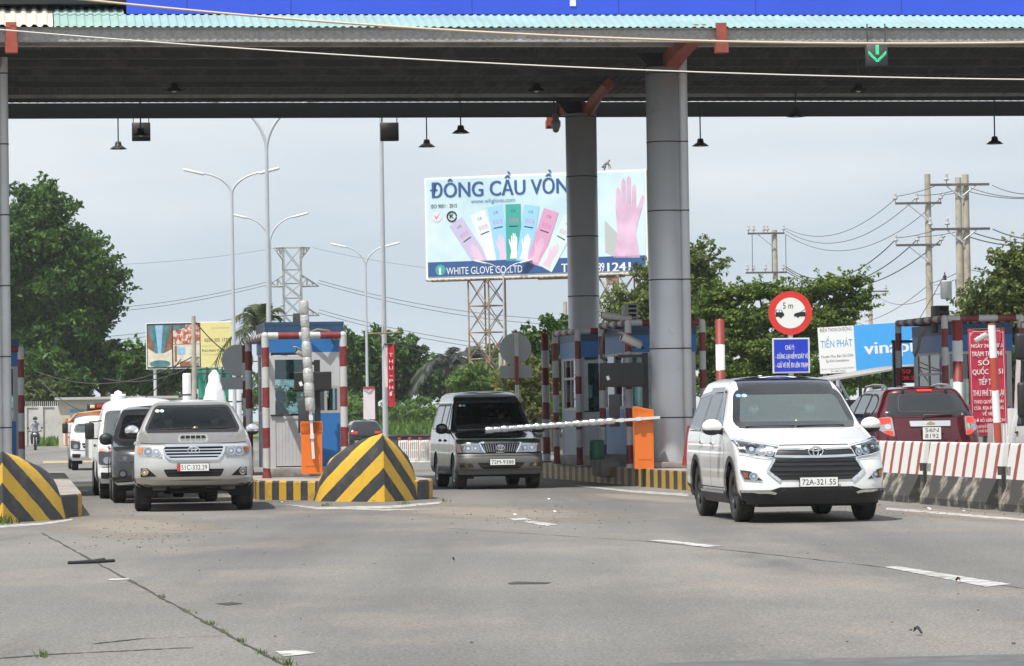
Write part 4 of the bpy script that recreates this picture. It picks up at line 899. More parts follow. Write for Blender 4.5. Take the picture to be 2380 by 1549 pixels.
# ================================================================== ground
def road_mat():
    m = bpy.data.materials.new('asphalt'); m.use_nodes = True; n = m.node_tree; b = n.nodes['Principled BSDF']; L = n.links
    b.inputs['Roughness'].default_value = 0.82; b.inputs['Specular IOR Level'].default_value = 0.35
    t = n.nodes.new('ShaderNodeTexCoord')
    def noise(sc, det=6, rough=0.6, stretch=None):
        z = n.nodes.new('ShaderNodeTexNoise'); z.inputs['Scale'].default_value = sc; z.inputs['Detail'].default_value = det; z.inputs['Roughness'].default_value = rough
        if stretch:
            mp = n.nodes.new('ShaderNodeMapping'); mp.inputs['Scale'].default_value = stretch; mp.inputs['Rotation'].default_value = (0, 0, -R(12)); L.new(t.outputs['Object'], mp.inputs[0]); L.new(mp.outputs[0], z.inputs['Vector'])
        else: L.new(t.outputs['Object'], z.inputs['Vector'])
        return z.outputs['Fac']
    def ramp(f, a, b_, c0, c1):
        r = n.nodes.new('ShaderNodeValToRGB'); r.color_ramp.elements[0].position = a; r.color_ramp.elements[1].position = b_
        r.color_ramp.elements[0].color = (*c0, 1); r.color_ramp.elements[1].color = (*c1, 1); L.new(f, r.inputs[0]); return r.outputs[0]
    def mixc(f, a, b_, fac=None, mode='MIX'):
        x = n.nodes.new('ShaderNodeMix'); x.data_type = 'RGBA'; x.blend_type = mode
        if isinstance(f, float): x.inputs[0].default_value = f
        else: L.new(f, x.inputs[0])
        L.new(a, x.inputs[6]); L.new(b_, x.inputs[7]); return x.outputs[2]
    base = ramp(noise(0.22, 5), 0.35, 0.68, (0.148, 0.145, 0.141), (0.188, 0.183, 0.175))
    tracks = ramp(noise(1.0, 4, 0.5, (0.55, 0.03, 1)), 0.38, 0.62, (0.80, 0.80, 0.81), (1.12, 1.10, 1.07))
    c = mixc(1.0, base, tracks, mode='MULTIPLY')
    dust = ramp(noise(0.35, 8, 0.68, (1, 0.35, 1)), 0.50, 0.72, (0, 0, 0), (1, 1, 1))
    tan = n.nodes.new('ShaderNodeRGB'); tan.outputs[0].default_value = (0.27, 0.235, 0.20, 1)
    d2 = n.nodes.new('ShaderNodeMath'); d2.operation = 'MULTIPLY'; d2.inputs[1].default_value = 0.7; L.new(dust, d2.inputs[0])
    c = mixc(d2.outputs[0], c, tan.outputs[0])
    grn = ramp(noise(13, 4, 0.75), 0.33, 0.67, (0.82, 0.82, 0.82), (1.18, 1.175, 1.165))
    c = mixc(1.0, c, grn, mode='MULTIPLY')
    agg = ramp(noise(42, 3, 0.7), 0.36, 0.66, (0.58, 0.58, 0.58), (1.42, 1.41, 1.39))
    c = mixc(1.0, c, agg, mode='MULTIPLY')
    v = n.nodes.new('ShaderNodeTexVoronoi'); v.inputs['Scale'].default_value = 22; L.new(t.outputs['Object'], v.inputs['Vector'])
    peb = ramp(v.outputs['Distance'], 0.10, 0.16, (1, 1, 1), (0, 0, 0))
    pf = n.nodes.new('ShaderNodeMath'); pf.operation = 'MULTIPLY'; L.new(peb, pf.inputs[0]); L.new(ramp(noise(1.1, 4), 0.52, 0.66, (0, 0, 0), (0.6, 0.6, 0.6)), pf.inputs[1])
    pale = n.nodes.new('ShaderNodeRGB'); pale.outputs[0].default_value = (0.36, 0.35, 0.33, 1)
    c = mixc(pf.outputs[0], c, pale.outputs[0])
    oil = ramp(noise(0.5, 6, 0.6, (1.6, 0.12, 1)), 0.62, 0.75, (1, 1, 1), (0.62, 0.62, 0.64))
    c = mixc(1.0, c, oil, mode='MULTIPLY')
    L.new(c, b.inputs['Base Color'])
    bp = n.nodes.new('ShaderNodeBump'); bp.inputs['Strength'].default_value = 0.5; bp.inputs['Distance'].default_value = 0.012; L.new(noise(60, 4), bp.inputs['Height']); L.new(bp.outputs[0], b.inputs['Normal'])
    MATS['asphalt'] = m; return m
ASPH = road_mat()
DIRT = mat('bare_earth', (0.20, 0.165, 0.125), 0.95, var=0.35, vs=0.4)
GRASS = mat('grass_ground', (0.10, 0.15, 0.045), 0.95, var=0.4, vs=0.6, dirt=(0.16, 0.15, 0.07), ds=0.25)
def sheet(name, pts, z, m, kind='structure'):
    mb = MB(); mb.add([(a, b, z) for a, b in pts], [tuple(range(len(pts)))]); return tag(mb.build(name, m), kind=kind)
sheet('ground', [(-1500, -60), (1500, -60), (1500, 3500), (-1500, 3500)], -0.012, GRASS)
sheet('road', [(-60, -20), (60, -20), (40, 120), (4, 310), (-120, 330), (-75, 120)], 0.0, ASPH)
LINEW = mat('road_paint_white', (0.47, 0.46, 0.44), 0.7, var=0.2, vs=3, dirt=(0.17, 0.165, 0.16), ds=5, dlo=0.46, dhi=0.60)
LINEY = mat('road_paint_yellow', (0.50, 0.38, 0.12), 0.7, dirt=(0.2, 0.19, 0.17), ds=5, dlo=0.45, dhi=0.6)
def mark(name, quad, m, z=0.004):
    P = [gnd(x, y, z) for x, y in quad]; mb = MB(); mb.add(P, [tuple(range(len(P)))]); return tag(mb.build(name, m), kind='structure')
for q in ([(2055, 1318), (2085, 1316), (2350, 1358), (2290, 1364)], [(1508, 1256), (1540, 1255), (1680, 1269), (1640, 1272)], [(1215, 1213), (1240, 1211), (1300, 1219), (1270, 1223)], [(640, 1514), (700, 1511), (735, 1518), (660, 1526)], [(1180, 1205), (1220, 1204), (1235, 1208), (1195, 1210)]):
    mark('lane_marking', q, LINEW)
for q in ([(1600, 1148), (1470, 1140), (1340, 1128), (1345, 1131), (1470, 1145), (1600, 1154)], [(2060, 1180), (2380, 1206), (2380, 1211), (2060, 1185)], [(660, 1172), (740, 1179), (905, 1176), (1030, 1166), (1020, 1171), (905, 1182), (735, 1184)], [(700, 1180), (900, 1187), (1010, 1183), (900, 1184)], [(0, 1222), (100, 1215), (165, 1206), (170, 1209), (110, 1219), (0, 1227)]):
    mark('edge_line', q, LINEW)
for q in ([(96, 1128), (330, 1123), (330, 1127), (96, 1133)], [(100, 1072), (240, 1070), (240, 1074), (100, 1077)], [(105, 1141), (205, 1139), (205, 1142), (105, 1145)]): mark('stop_line', q, LINEY)
for q in ([(250, 1346), (300, 1344), (300, 1347), (255, 1349)],): mark('worn_marking', q, LINEW)
# expansion crack with weeds, tar repairs
CRK = mat('crack_dark', (0.045, 0.042, 0.036), 0.95)
def crack(pts, wpx, name='road_crack'):
    mb = MB(); rr = random.Random(3); V = []
    q = []
    for a, b in zip(pts, pts[1:]):
        k = 14
        for i in range(k): t = i / k; q.append((a[0] + (b[0] - a[0]) * t, a[1] + (b[1] - a[1]) * t))
    q.append(pts[-1])
    for i, (x, y) in enumerate(q):
        p = gnd(x + rr.uniform(-3, 3), y, 0.0035); w = wpx * rr.uniform(0.35, 1.2); V += [p + Vector((-w, 0, 0)), p + Vector((w, 0, 0))]
    mb.add(V, [(2 * i, 2 * i + 1, 2 * i + 3, 2 * i + 2) for i in range(len(q) - 1)]); tag(mb.build(name, CRK), kind='structure')
crack([(100, 1240), (190, 1290), (330, 1365), (440, 1425), (560, 1492), (660, 1545), (720, 1580)], 0.016)
crack([(0, 1530), (130, 1520), (300, 1512), (440, 1505)], 0.05); crack([(220, 1496), (330, 1484), (520, 1478)], 0.03); crack([(1040, 1228), (1500, 1258), (1800, 1290), (2050, 1318), (2380, 1368)], 0.012)
tag(sheet('tar_patch', [tuple(gnd(x, y).xy) for x, y in ((1180, 1356), (1200, 1353), (1282, 1355), (1270, 1358), (1185, 1359))], 0.004, CRK)); sheet('tar_patch', [tuple(gnd(x, y).xy) for x, y in ((500, 1404), (540, 1401), (565, 1404), (530, 1408))], 0.004, CRK)
sheet('tar_patch', [tuple(gnd(x, y).xy) for x, y in ((1500, 1545), (1700, 1537), (2050, 1530), (2380, 1522), (2380, 1580), (1500, 1580))], 0.004, mat('new_asphalt', (0.10, 0.10, 0.102), 0.85, var=0.3, vs=5, bump=0.4, bs=50))
# blown dust lying along the islands
DUST = bpy.data.materials.new('road_dust'); DUST.use_nodes = True; _n = DUST.node_tree; _b = _n.nodes['Principled BSDF']; _b.inputs['Base Color'].default_value = (0.27, 0.235, 0.195, 1); _b.inputs['Roughness'].default_value = 0.95
_t = _n.nodes.new('ShaderNodeTexCoord'); _z = _n.nodes.new('ShaderNodeTexNoise'); _z.inputs['Scale'].default_value = 1.3; _z.inputs['Detail'].default_value = 9; _z.inputs['Roughness'].default_value = 0.72; _n.links.new(_t.outputs['Object'], _z.inputs['Vector'])
_g = _n.nodes.new('ShaderNodeTexGradient'); _g.gradient_type = 'SPHERICAL'; _n.links.new(_t.outputs['UV'], _g.inputs[0])
_m = _n.nodes.new('ShaderNodeMath'); _m.operation = 'MULTIPLY_ADD'; _m.inputs[1].default_value = 1.0; _n.links.new(_z.outputs['Fac'], _m.inputs[0]); _n.links.new(_g.outputs['Fac'], _m.inputs[2])
_r = _n.nodes.new('ShaderNodeMapRange'); _r.inputs['From Min'].default_value = 0.62; _r.inputs['From Max'].default_value = 1.15; _r.inputs['To Max'].default_value = 0.75; _n.links.new(_m.outputs[0], _r.inputs['Value']); _n.links.new(_r.outputs[0], _b.inputs['Alpha'])
def dust(x, y, rx, ry, rot=0.0):
    me = bpy.data.meshes.new('road_dust'); k = 32; me.from_pydata([(0, 0, 0)] + [(rx * math.cos(6.2832 * i / k), ry * math.sin(6.2832 * i / k), 0) for i in range(k)], [], [(0, 1 + i, 1 + (i + 1) % k) for i in range(k)])
    uv = me.uv_layers.new(name='UVMap')
    for l in me.loops: v = me.vertices[l.vertex_index].co; uv.data[l.index].uv = (v.x / rx, v.y / ry)
    me.materials.append(DUST); o = bpy.data.objects.new('road_dust', me); COL.objects.link(o); p = gnd(x, y, 0.0025); o.location = p; o.rotation_euler = (0, 0, rot); tag(o, kind='structure'); DZ[0] += 0.0003; o.location.z = DZ[0]
DZ = [0.0012]
dust(300, 1222, 1.5, 7.0, R(10)); dust(1130, 1190, 1.9, 7.5, R(14)); dust(2230, 1195, 0.9, 6.5, R(8)); dust(1500, 1158, 0.9, 7, R(10)); dust(820, 1180, 1.6, 2.2, 0)
# ================================================================== toll canopy
CONC = mat('fascia_concrete', (0.33, 0.325, 0.315), 0.9, var=0.25, vs=18, bump=0.8, bs=26, dirt=(0.42, 0.44, 0.47), ds=0.9, dlo=0.62, dhi=0.66)
PANEL = mat('column_panel', (0.54, 0.545, 0.56), 0.42, 0.25, var=0.08, vs=1.2, dirt=(0.22, 0.21, 0.20), ds=2.2, dlo=0.62, dhi=0.85)
STEEL = mat('purlin_steel', (0.06, 0.06, 0.058), 0.7, dirt=(0.12, 0.11, 0.10), ds=2)
STEELL = mat('gutter_pale', (0.38, 0.36, 0.33), 0.7, dirt=(0.2, 0.18, 0.16), ds=1.5)
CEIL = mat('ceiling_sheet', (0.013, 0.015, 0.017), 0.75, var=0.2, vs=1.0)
ROOFG = mat('roof_sheet_green', (0.29, 0.43, 0.395), 0.5, var=0.12, vs=1.5, dirt=(0.33, 0.35, 0.26), ds=1.3, dlo=0.58, dhi=0.75)
ROOFI = mat('roof_sheet_ivory', (0.66, 0.62, 0.50), 0.55, var=0.1, vs=3, dirt=(0.38, 0.30, 0.2), ds=3, dlo=0.6, dhi=0.8)
OXIDE = mat('red_oxide_paint', (0.34, 0.07, 0.045), 0.6, var=0.2, vs=4, dirt=(0.2, 0.06, 0.05), ds=3)
CC = pos(1556, 66.0, 1050)
can = thing('toll_canopy', 'long toll plaza canopy with corrugated green roof edge on round grey columns', 'canopy', CC, TH)
def corr(x0, x1, prof, pitch=0.15, amp=0.014, n=8):
    mb = MB(); N = int((x1 - x0) / pitch * n); V = []
    for i in range(N + 1):
        x = x0 + (x1 - x0) * i / N; h = amp * max(-0.6, min(1, 1.9 * math.cos(2 * math.pi * x / pitch)))
        for y, z in prof: V.append((x, y, z + h))
    k = len(prof); mb.add(V, [(i * k + j, (i + 1) * k + j, (i + 1) * k + j + 1, i * k + j + 1) for i in range(N) for j in range(k - 1)], 0, False); return mb
X0, X1 = -19.0, 16.0
corr(-11.62, X1, [(-3.16, 8.44), (-2.02, 8.79)]).build('roof_sheet', ROOFG, can)
corr(-11.62, -10.35, [(-2.06, 8.79), (-1.2, 9.02)]).build('roof_sheet', ROOFG, can)
corr(X0, -11.64, [(-3.2, 8.45), (-1.2, 9.02)], 0.19, 0.026).build('roof_sheet', ROOFI, can)
mb = MB(); mb.box(((X0 + X1) / 2, -3.0, 8.295), (X1 - X0, 0.16, 0.23)); mb.build('front_beam', CONC, can)
mb = MB(); mb.box(((X0 + X1) / 2, -3.02, 8.424), (X1 - X0, 0.2, 0.02)); mb.build('flashing', STEELL, can)
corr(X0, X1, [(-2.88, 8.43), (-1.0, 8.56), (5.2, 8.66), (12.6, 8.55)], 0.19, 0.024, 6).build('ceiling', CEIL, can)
mb = MB()
for y, z, h, w_ in ((1.3, 8.42, 0.16, 0.08), (3.4, 8.46, 0.14, 0.07), (5.4, 8.48, 0.12, 0.07), (7.6, 8.45, 0.12, 0.07), (10.6, 8.40, 0.08, 0.05)): mb.box(((X0 + X1) / 2, y, z), (X1 - X0, w_, h))
mb.build('purlin', STEEL, can)
mb = MB(); mb.box(((X0 + X1) / 2, -1.1, 8.40), (X1 - X0, 0.22, 0.18)); mb.box(((X0 + X1) / 2, 8.9, 8.33), (X1 - X0, 0.06, 0.07)); mb.build('gutter', STEELL, can)
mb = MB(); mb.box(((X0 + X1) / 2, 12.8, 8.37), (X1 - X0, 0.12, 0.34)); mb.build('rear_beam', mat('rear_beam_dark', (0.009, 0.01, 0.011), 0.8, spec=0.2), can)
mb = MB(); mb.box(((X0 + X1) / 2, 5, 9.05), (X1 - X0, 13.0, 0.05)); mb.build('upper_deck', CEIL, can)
SEAM = mat('seam_dark', (0.05, 0.05, 0.05), 0.8)
for cx in (0.0, -12.88, 13.0):
    for cy in (0.0, 10.0):
        mb = MB(); mb.lathe([(0.345, 0.32), (0.345, 8.02), (0.0, 8.02)], 40, 0, c=(cx, cy, 0))
        for k in range(6): z = 1.30 + 1.32 * k + (0.05 if cy else 0); mb.lathe([(0.340, z - 0.012), (0.348, z - 0.012), (0.348, z + 0.012), (0.340, z + 0.012)], 40, 1, False, c=(cx, cy, 0))
        col = mb.build('column', [PANEL, SEAM], can)
        if cy == 0:
         mb = MB(); mb.tube([(cx + 0.33, cy - 0.22, 0.45), (cx + 0.33, cy - 0.22, 8.2)], 0.088, 14)
         for k in range(6): z = 1.30 + 1.32 * k; mb.lathe([(0.092, z - 0.012), (0.092, z + 0.012)], 14, 1, c=(cx + 0.33, cy - 0.22, 0))
         mb.build('downpipe', [PANEL, SEAM], col)
        sg = -1 if cy == 0 else 1
        mb = MB(); pr = []
        for i in range(9):
            a = i / 8; pr.append((cy + sg * (0.05 + 2.9 * a), 7.96 + 0.26 * math.sin(a * math.pi / 2)))
        for (ya, za), (yb, zb) in zip(pr, pr[1:]): mb.prism([(ya, za), (yb, zb), (yb, zb + 0.3), (ya, za + 0.3)], cx - 0.02, cx + 0.26, 0, 'yz')
        mb.build('bracket_arm', OXIDE, can)
        if cy:
            mb = MB(); mb.tube([(cx + 0.14, cy - 0.05, 8.05), (cx + 0.14, cy - 1.3, 8.26), (cx + 0.14, cy - 2.9, 8.40)], 0.15, 4); mb.build('bracket_arm', OXIDE, can)
        mb = MB(); ye = cy + sg * 3.16; mb.box((cx + 0.50 * (1 if sg < 0 else -0.38), ye - sg * 0.02, 8.34), (0.19, 0.10, 0.36)); mb.prism([(ye - 0.11, 7.97), (ye + 0.11, 7.97), (ye + 0.11, 8.16), (ye - 0.11, 8.16)], cx + 0.50 * (1 if sg < 0 else -0.38) - 0.11, cx + 0.50 * (1 if sg < 0 else -0.38) + 0.11, 0, 'yz'); mb.build('bracket_end', OXIDE, can)
        mb = MB(); mb.prism([(-0.55 * 1, 8.30), (-0.3, 8.02), (0.0, 8.02), (0.0, 8.30)], cy - 0.05, cy + 0.05, 0, 'xz', Matrix.Translation((cx, 0, 0))); mb.build('gusset', CEIL, can)
# blue sign board on the roof
BLUEB = mat('board_blue', (0.030, 0.085, 0.62), 0.45, var=0.08, vs=0.8, dirt=(0.03, 0.07, 0.45), ds=2.0, dlo=0.6, dhi=0.75)
bb = thing('sign_board', 'long bright blue sign board standing on the front roof edge of the canopy', 'sign', CC, TH)
mb = MB(); mb.box((2.8, -1.95, 9.9), (26.2, 0.08, 2.18)); mb.build('panel', BLUEB, bb)
for x in (-9.2, -7.3, -3.95, -1.2, 1.4, 4.2, 7.2, 9.8, 12.5): mb = MB(); mb.box((x, -1.993, 9.9), (0.012, 0.006, 2.16)); mb.build('panel_seam', mat('board_seam', (0.02, 0.05, 0.36), 0.6), bb)
mb = MB(); mb.box((-2.06, -2.0, 9.02), (0.11, 0.02, 0.11)); mb.build('white_square', mat('white_plain', (0.8, 0.8, 0.78), 0.6), bb)
mb = MB(); mb.box((-1.5, -1.80, 9.9), (35, 0.1, 1.78)); mb.build('board_frame', CEIL, bb)
# hanging lamps
LBLK = mat('lamp_black', (0.012, 0.012, 0.013), 0.5)
def lamp_unit(): 
    t = thing('pendant_lamp', 'x', 'lamp', (0, 0, 0), 0, 'pendant lamps under the canopy')
    mb = MB(); mb.lathe([(0.001, 0.17), (0.06, 0.17), (0.075, 0.12), (0.08, 0.08), (0.12, 0.06), (0.17, 0.02), (0.20, 0.0), (0.19, 0.0), (0.1, 0.05), (0.001, 0.06)], 28); mb.build('lamp_shade', LBLK, t)
    mb = MB(); mb.tube([(0, 0, 0.15), (0, 0, 0.9)], 0.017, 6); mb.build('rod', STEEL, t)
    mb = MB(); mb.sphere((0, 0, 0.04), 0.055); mb.build('bulb', mat('bulb_glass', (0.5, 0.5, 0.48), 0.2), t); return t
lamps = [(275, 347, 78.5, 'pendant lamp at the far left, silhouetted against the sky beside a black box'), (327, 317, 75, 'pendant lamp hanging in front of the left black signal box'), (405, 214, 66, 'leftmost of the three pendant lamps dim against the dark ceiling'), (992, 342, 78.5, 'pendant lamp against the sky, lower of the two near the middle'), (1071, 310, 75, 'pendant lamp against the sky, higher of the two near the middle'), (1247, 214, 66, 'middle one of the three pendant lamps dim against the dark ceiling'), (1628, 340, 78.5, 'pendant lamp against the sky just right of the grey columns'), (1850, 272, 73.5, 'pendant lamp at the lower edge of the dark ceiling above the round sign'), (1995, 214, 66, 'pendant lamp dim against the ceiling beside the green arrow signal'), (2312, 335, 78.5, 'pendant lamp against the sky at the far right')]
pl_ = lamp_unit()
for i, (x, y, d, la) in enumerate(lamps):
    o = pl_ if i == 0 else copy_tree(pl_)
    o.location = at(x, y, d); o['label'] = la
    for ch in children(o):
        if ch.name.startswith('rod'): ch.scale = (1, 1, (8.5 - o.location.z) / 0.9); ch.location.z = 0.15 * (1 - ch.scale.z)
# lane signals
def lane_signal(x, y, d, label, w_, back=True, arrow=False):
    p = at(x, y, d); t = thing('lane_signal', label, 'traffic signal', p, TH)
    mb = MB(); mb.bbox((0, 0, 0), (w_, 0.14, w_), 0.012, 0, seg=1); mb.build('housing', LBLK if not arrow else mat('signal_face', (0.055, 0.06, 0.06), 0.55), t)
    mb = MB(); top = 8.5 - p.z
    for sx in (-1, 1): mb.box((sx * w_ * 0.42, 0, (w_ / 2 + top) / 2), (0.02, 0.03, top - w_ / 2))
    mb.build('hanger', STEEL, t)
    if arrow:
        G = mat('led_green', (0.02, 0.3, 0.15), 0.4, emit=(0.05, 1.0, 0.42), es=1.15); mb = MB()
        for r_ in range(15):
            for c in range(15):
                px, pz = c - 7, 7 - r_
                on = (abs(px) <= 1 and pz > -1) or (abs(abs(px) - (pz + 6)) <= 1.3 and pz <= 2 and pz >= -6)
                if on: mb.lathe([(0.009, 0), (0.001, -0.004)], 6, 0, True, Matrix.Translation((px * 0.0225, -0.072, pz * 0.0225 + 0.01)), axis='y')
        mb.build('green_arrow', G, t)
lane_signal(328, 307, 78.6, 'black box lane signal seen from behind, left one under the canopy', 0.42)
lane_signal(905, 307, 78.6, 'black box lane signal seen from behind, between the centre booth and the billboard', 0.42)
lane_signal(2037, 128, 63.3, 'lane signal showing a lit green down arrow under the canopy front', 0.40, arrow=True)
# dome camera
p = at(1292, 300, 78); dc = thing('dome_camera', 'grey dome camera hanging below the canopy beside the rear column', 'camera', p, TH)
mb = MB(); mb.lathe([(0.001, 0.35), (0.06, 0.35), (0.08, 0.2), (0.11, 0.18), (0.11, 0.06), (0.085, 0.0)], 20); mb.build('housing', mat('camera_grey', (0.3, 0.29, 0.27), 0.5), dc)
mb = MB(); mb.sphere((0, 0, -0.01), 0.08, 0, 16); mb.build('dome', mat('dome_smoke', (0.2, 0.19, 0.18), 0.1, coat=0.8), dc)
mb = MB(); mb.tube([(-0.04, 0, 0.35), (-0.04, 0, 0.75)], 0.02); mb.tube([(0.04, 0, 0.35), (0.04, 0, 0.75)], 0.02); mb.build('bracket', STEEL, dc)
# ================================================================== islands
KY, KB = (0.50, 0.30, 0.035), (0.040, 0.042, 0.046)
KERB = stripe_mat('kerb_stripes', (KY, KB), 0.70, 'y', dirt=(0.12, 0.11, 0.10), damt=0.5, phase=0.1)
KERB2 = stripe_mat('kerb_stripes_wide', (KY, KB), 0.40, 'x', dirt=(0.10, 0.095, 0.09), damt=0.8, vslope=-0.5)
NOSE = stripe_mat('nose_chevrons', (KB, (0.66, 0.40, 0.035)), 0.57, 'z', slope=0.62, vslope=0.50, dirt=(0.2, 0.17, 0.13), damt=0.4)
PAVE = mat('island_paving', (0.33, 0.30, 0.27), 0.9, var=0.25, vs=2, bump=0.4, bs=20, dirt=(0.12, 0.11, 0.10), ds=1.2)
PLNT = mat('plinth_concrete', (0.27, 0.25, 0.235), 0.9, var=0.3, vs=3, bump=0.4, bs=25, dirt=(0.06, 0.058, 0.055), ds=1.0, dlo=0.5, dhi=0.7)
def island(label, poly, h, km, loc=(0, 0, 0), rz=0):
    t = thing('toll_island', label, 'traffic island', loc, rz)
    P = rounded(poly, 0.25, 4); mb = MB(); n = len(P)
    prof = [(0, 0.0), (0, h - 0.03), (-0.03, h)]
    c = Vector((sum(a for a, b in P) / n, sum(b for a, b in P) / n)); rings = []
    for off, z in prof:
        rings.append([Vector((a + (c.x - a) * (-off) / max(0.3, (c - Vector((a, b))).length), b + (c.y - b) * (-off) / max(0.3, (c - Vector((a, b))).length), z)) for a, b in P])
    mb.loft(rings, 0, False, False); mb.build('kerb', km, t)
    mb = MB(); mb.add([(v.x, v.y, h) for v in rings[-1]], [tuple(range(n))]); mb.build('paving', PAVE, t)
    return t
def nose(t, x, y, rz, H, hw, L=2.7, left=1.0, m=NOSE):
    mb = MB(); rings = []
    N = 22
    for i in range(N + 1):
        q = i / N; yy = L * q ** 1.6
        k = min(1, yy / (1.12 * hw / 0.72)); wv = hw * max(0.012, k * (1.22 - 0.22 * k))
        hh = H * (1 - 0.05 * min(1, yy / 0.8)) if yy < 0.8 else 0.95 * H + (0.32 - 0.95 * H) * min(1, (yy - 0.8) / (L - 0.8)) ** 0.95
        prof = [(1.0, 0), (0.985, 0.10), (0.94, 0.34), (0.87, 0.57), (0.77, 0.75), (0.60, 0.875), (0.38, 0.955), (0.16, 0.99), (0, 1.0)]
        ring = [Vector((a * wv, yy + 0.06 * b * (1 - q), b * hh)) for a, b in prof] + [Vector((-a * wv * left, yy + 0.06 * b * (1 - q), b * hh)) for a, b in reversed(prof[:-1])]
        rings.append(ring)
    mb.loft(rings, 0, True, True, closed=False)
    return mb.build('crash_nose', m, t, (x, y, 0), (0, 0, rz))
# centre island
ci = island('striped concrete island of the centre booth with a yellow and black crash nose', [(-2.11, 57.3), (-1.50, 57.6), (-1.36, 58.3), (-2.9, 69.0), (-5.75, 69.0), (-4.42, 59.2), (-3.0, 57.7)], 0.33, KERB2)
pz = gnd(893, 1167); nose(ci, pz.x, pz.y, R(9), 1.13, 0.74, 3.2, 1.32)
# left island
li = island('striped concrete island at the left edge with a yellow and black crash nose', [(-7.3, 49.2), (-6.55, 49.6), (-6.35, 50.6), (-9.4, 72), (-11.6, 72), (-8.2, 50.2)], 0.33, KERB2)
pz = gnd(6, 1216); nose(li, pz.x, pz.y, R(6), 1.0, 0.82, 4.5)
# right island
RI = R(9.5)
ro = Vector((3.75, 57.5, 0))
ri = island('striped concrete island under the tall grey columns, right of the black wagon', [(0.1, 0.6), (0.9, -0.3), (1.8, 0.6), (1.95, 2), (1.95, 25), (0, 25), (0, 2)], 0.34, KERB, ro, RI)
cl = Matrix.Rotation(-RI, 3, 'Z') @ (CC - ro)
mb = MB(); mb.bbox((cl.x, cl.y - 0.1, 0.40), (1.05, 1.3, 0.12), 0.02); mb.build('column_base', PLNT, ri)
mb = MB(); mb.bbox((0.55, cl.y + 6.2, 0.42), (1.3, 4.2, 0.2), 0.02); mb.bbox((0.06, cl.y + 3.0, 0.36), (0.55, 0.9, 0.44), 0.03); mb.build('plinth', PLNT, ri)
mb = MB(); mb.bbox((-3.75, 64.2, 0.41), (1.5, 3.4, 0.18), 0.02); mb.build('plinth', PLNT, ci)
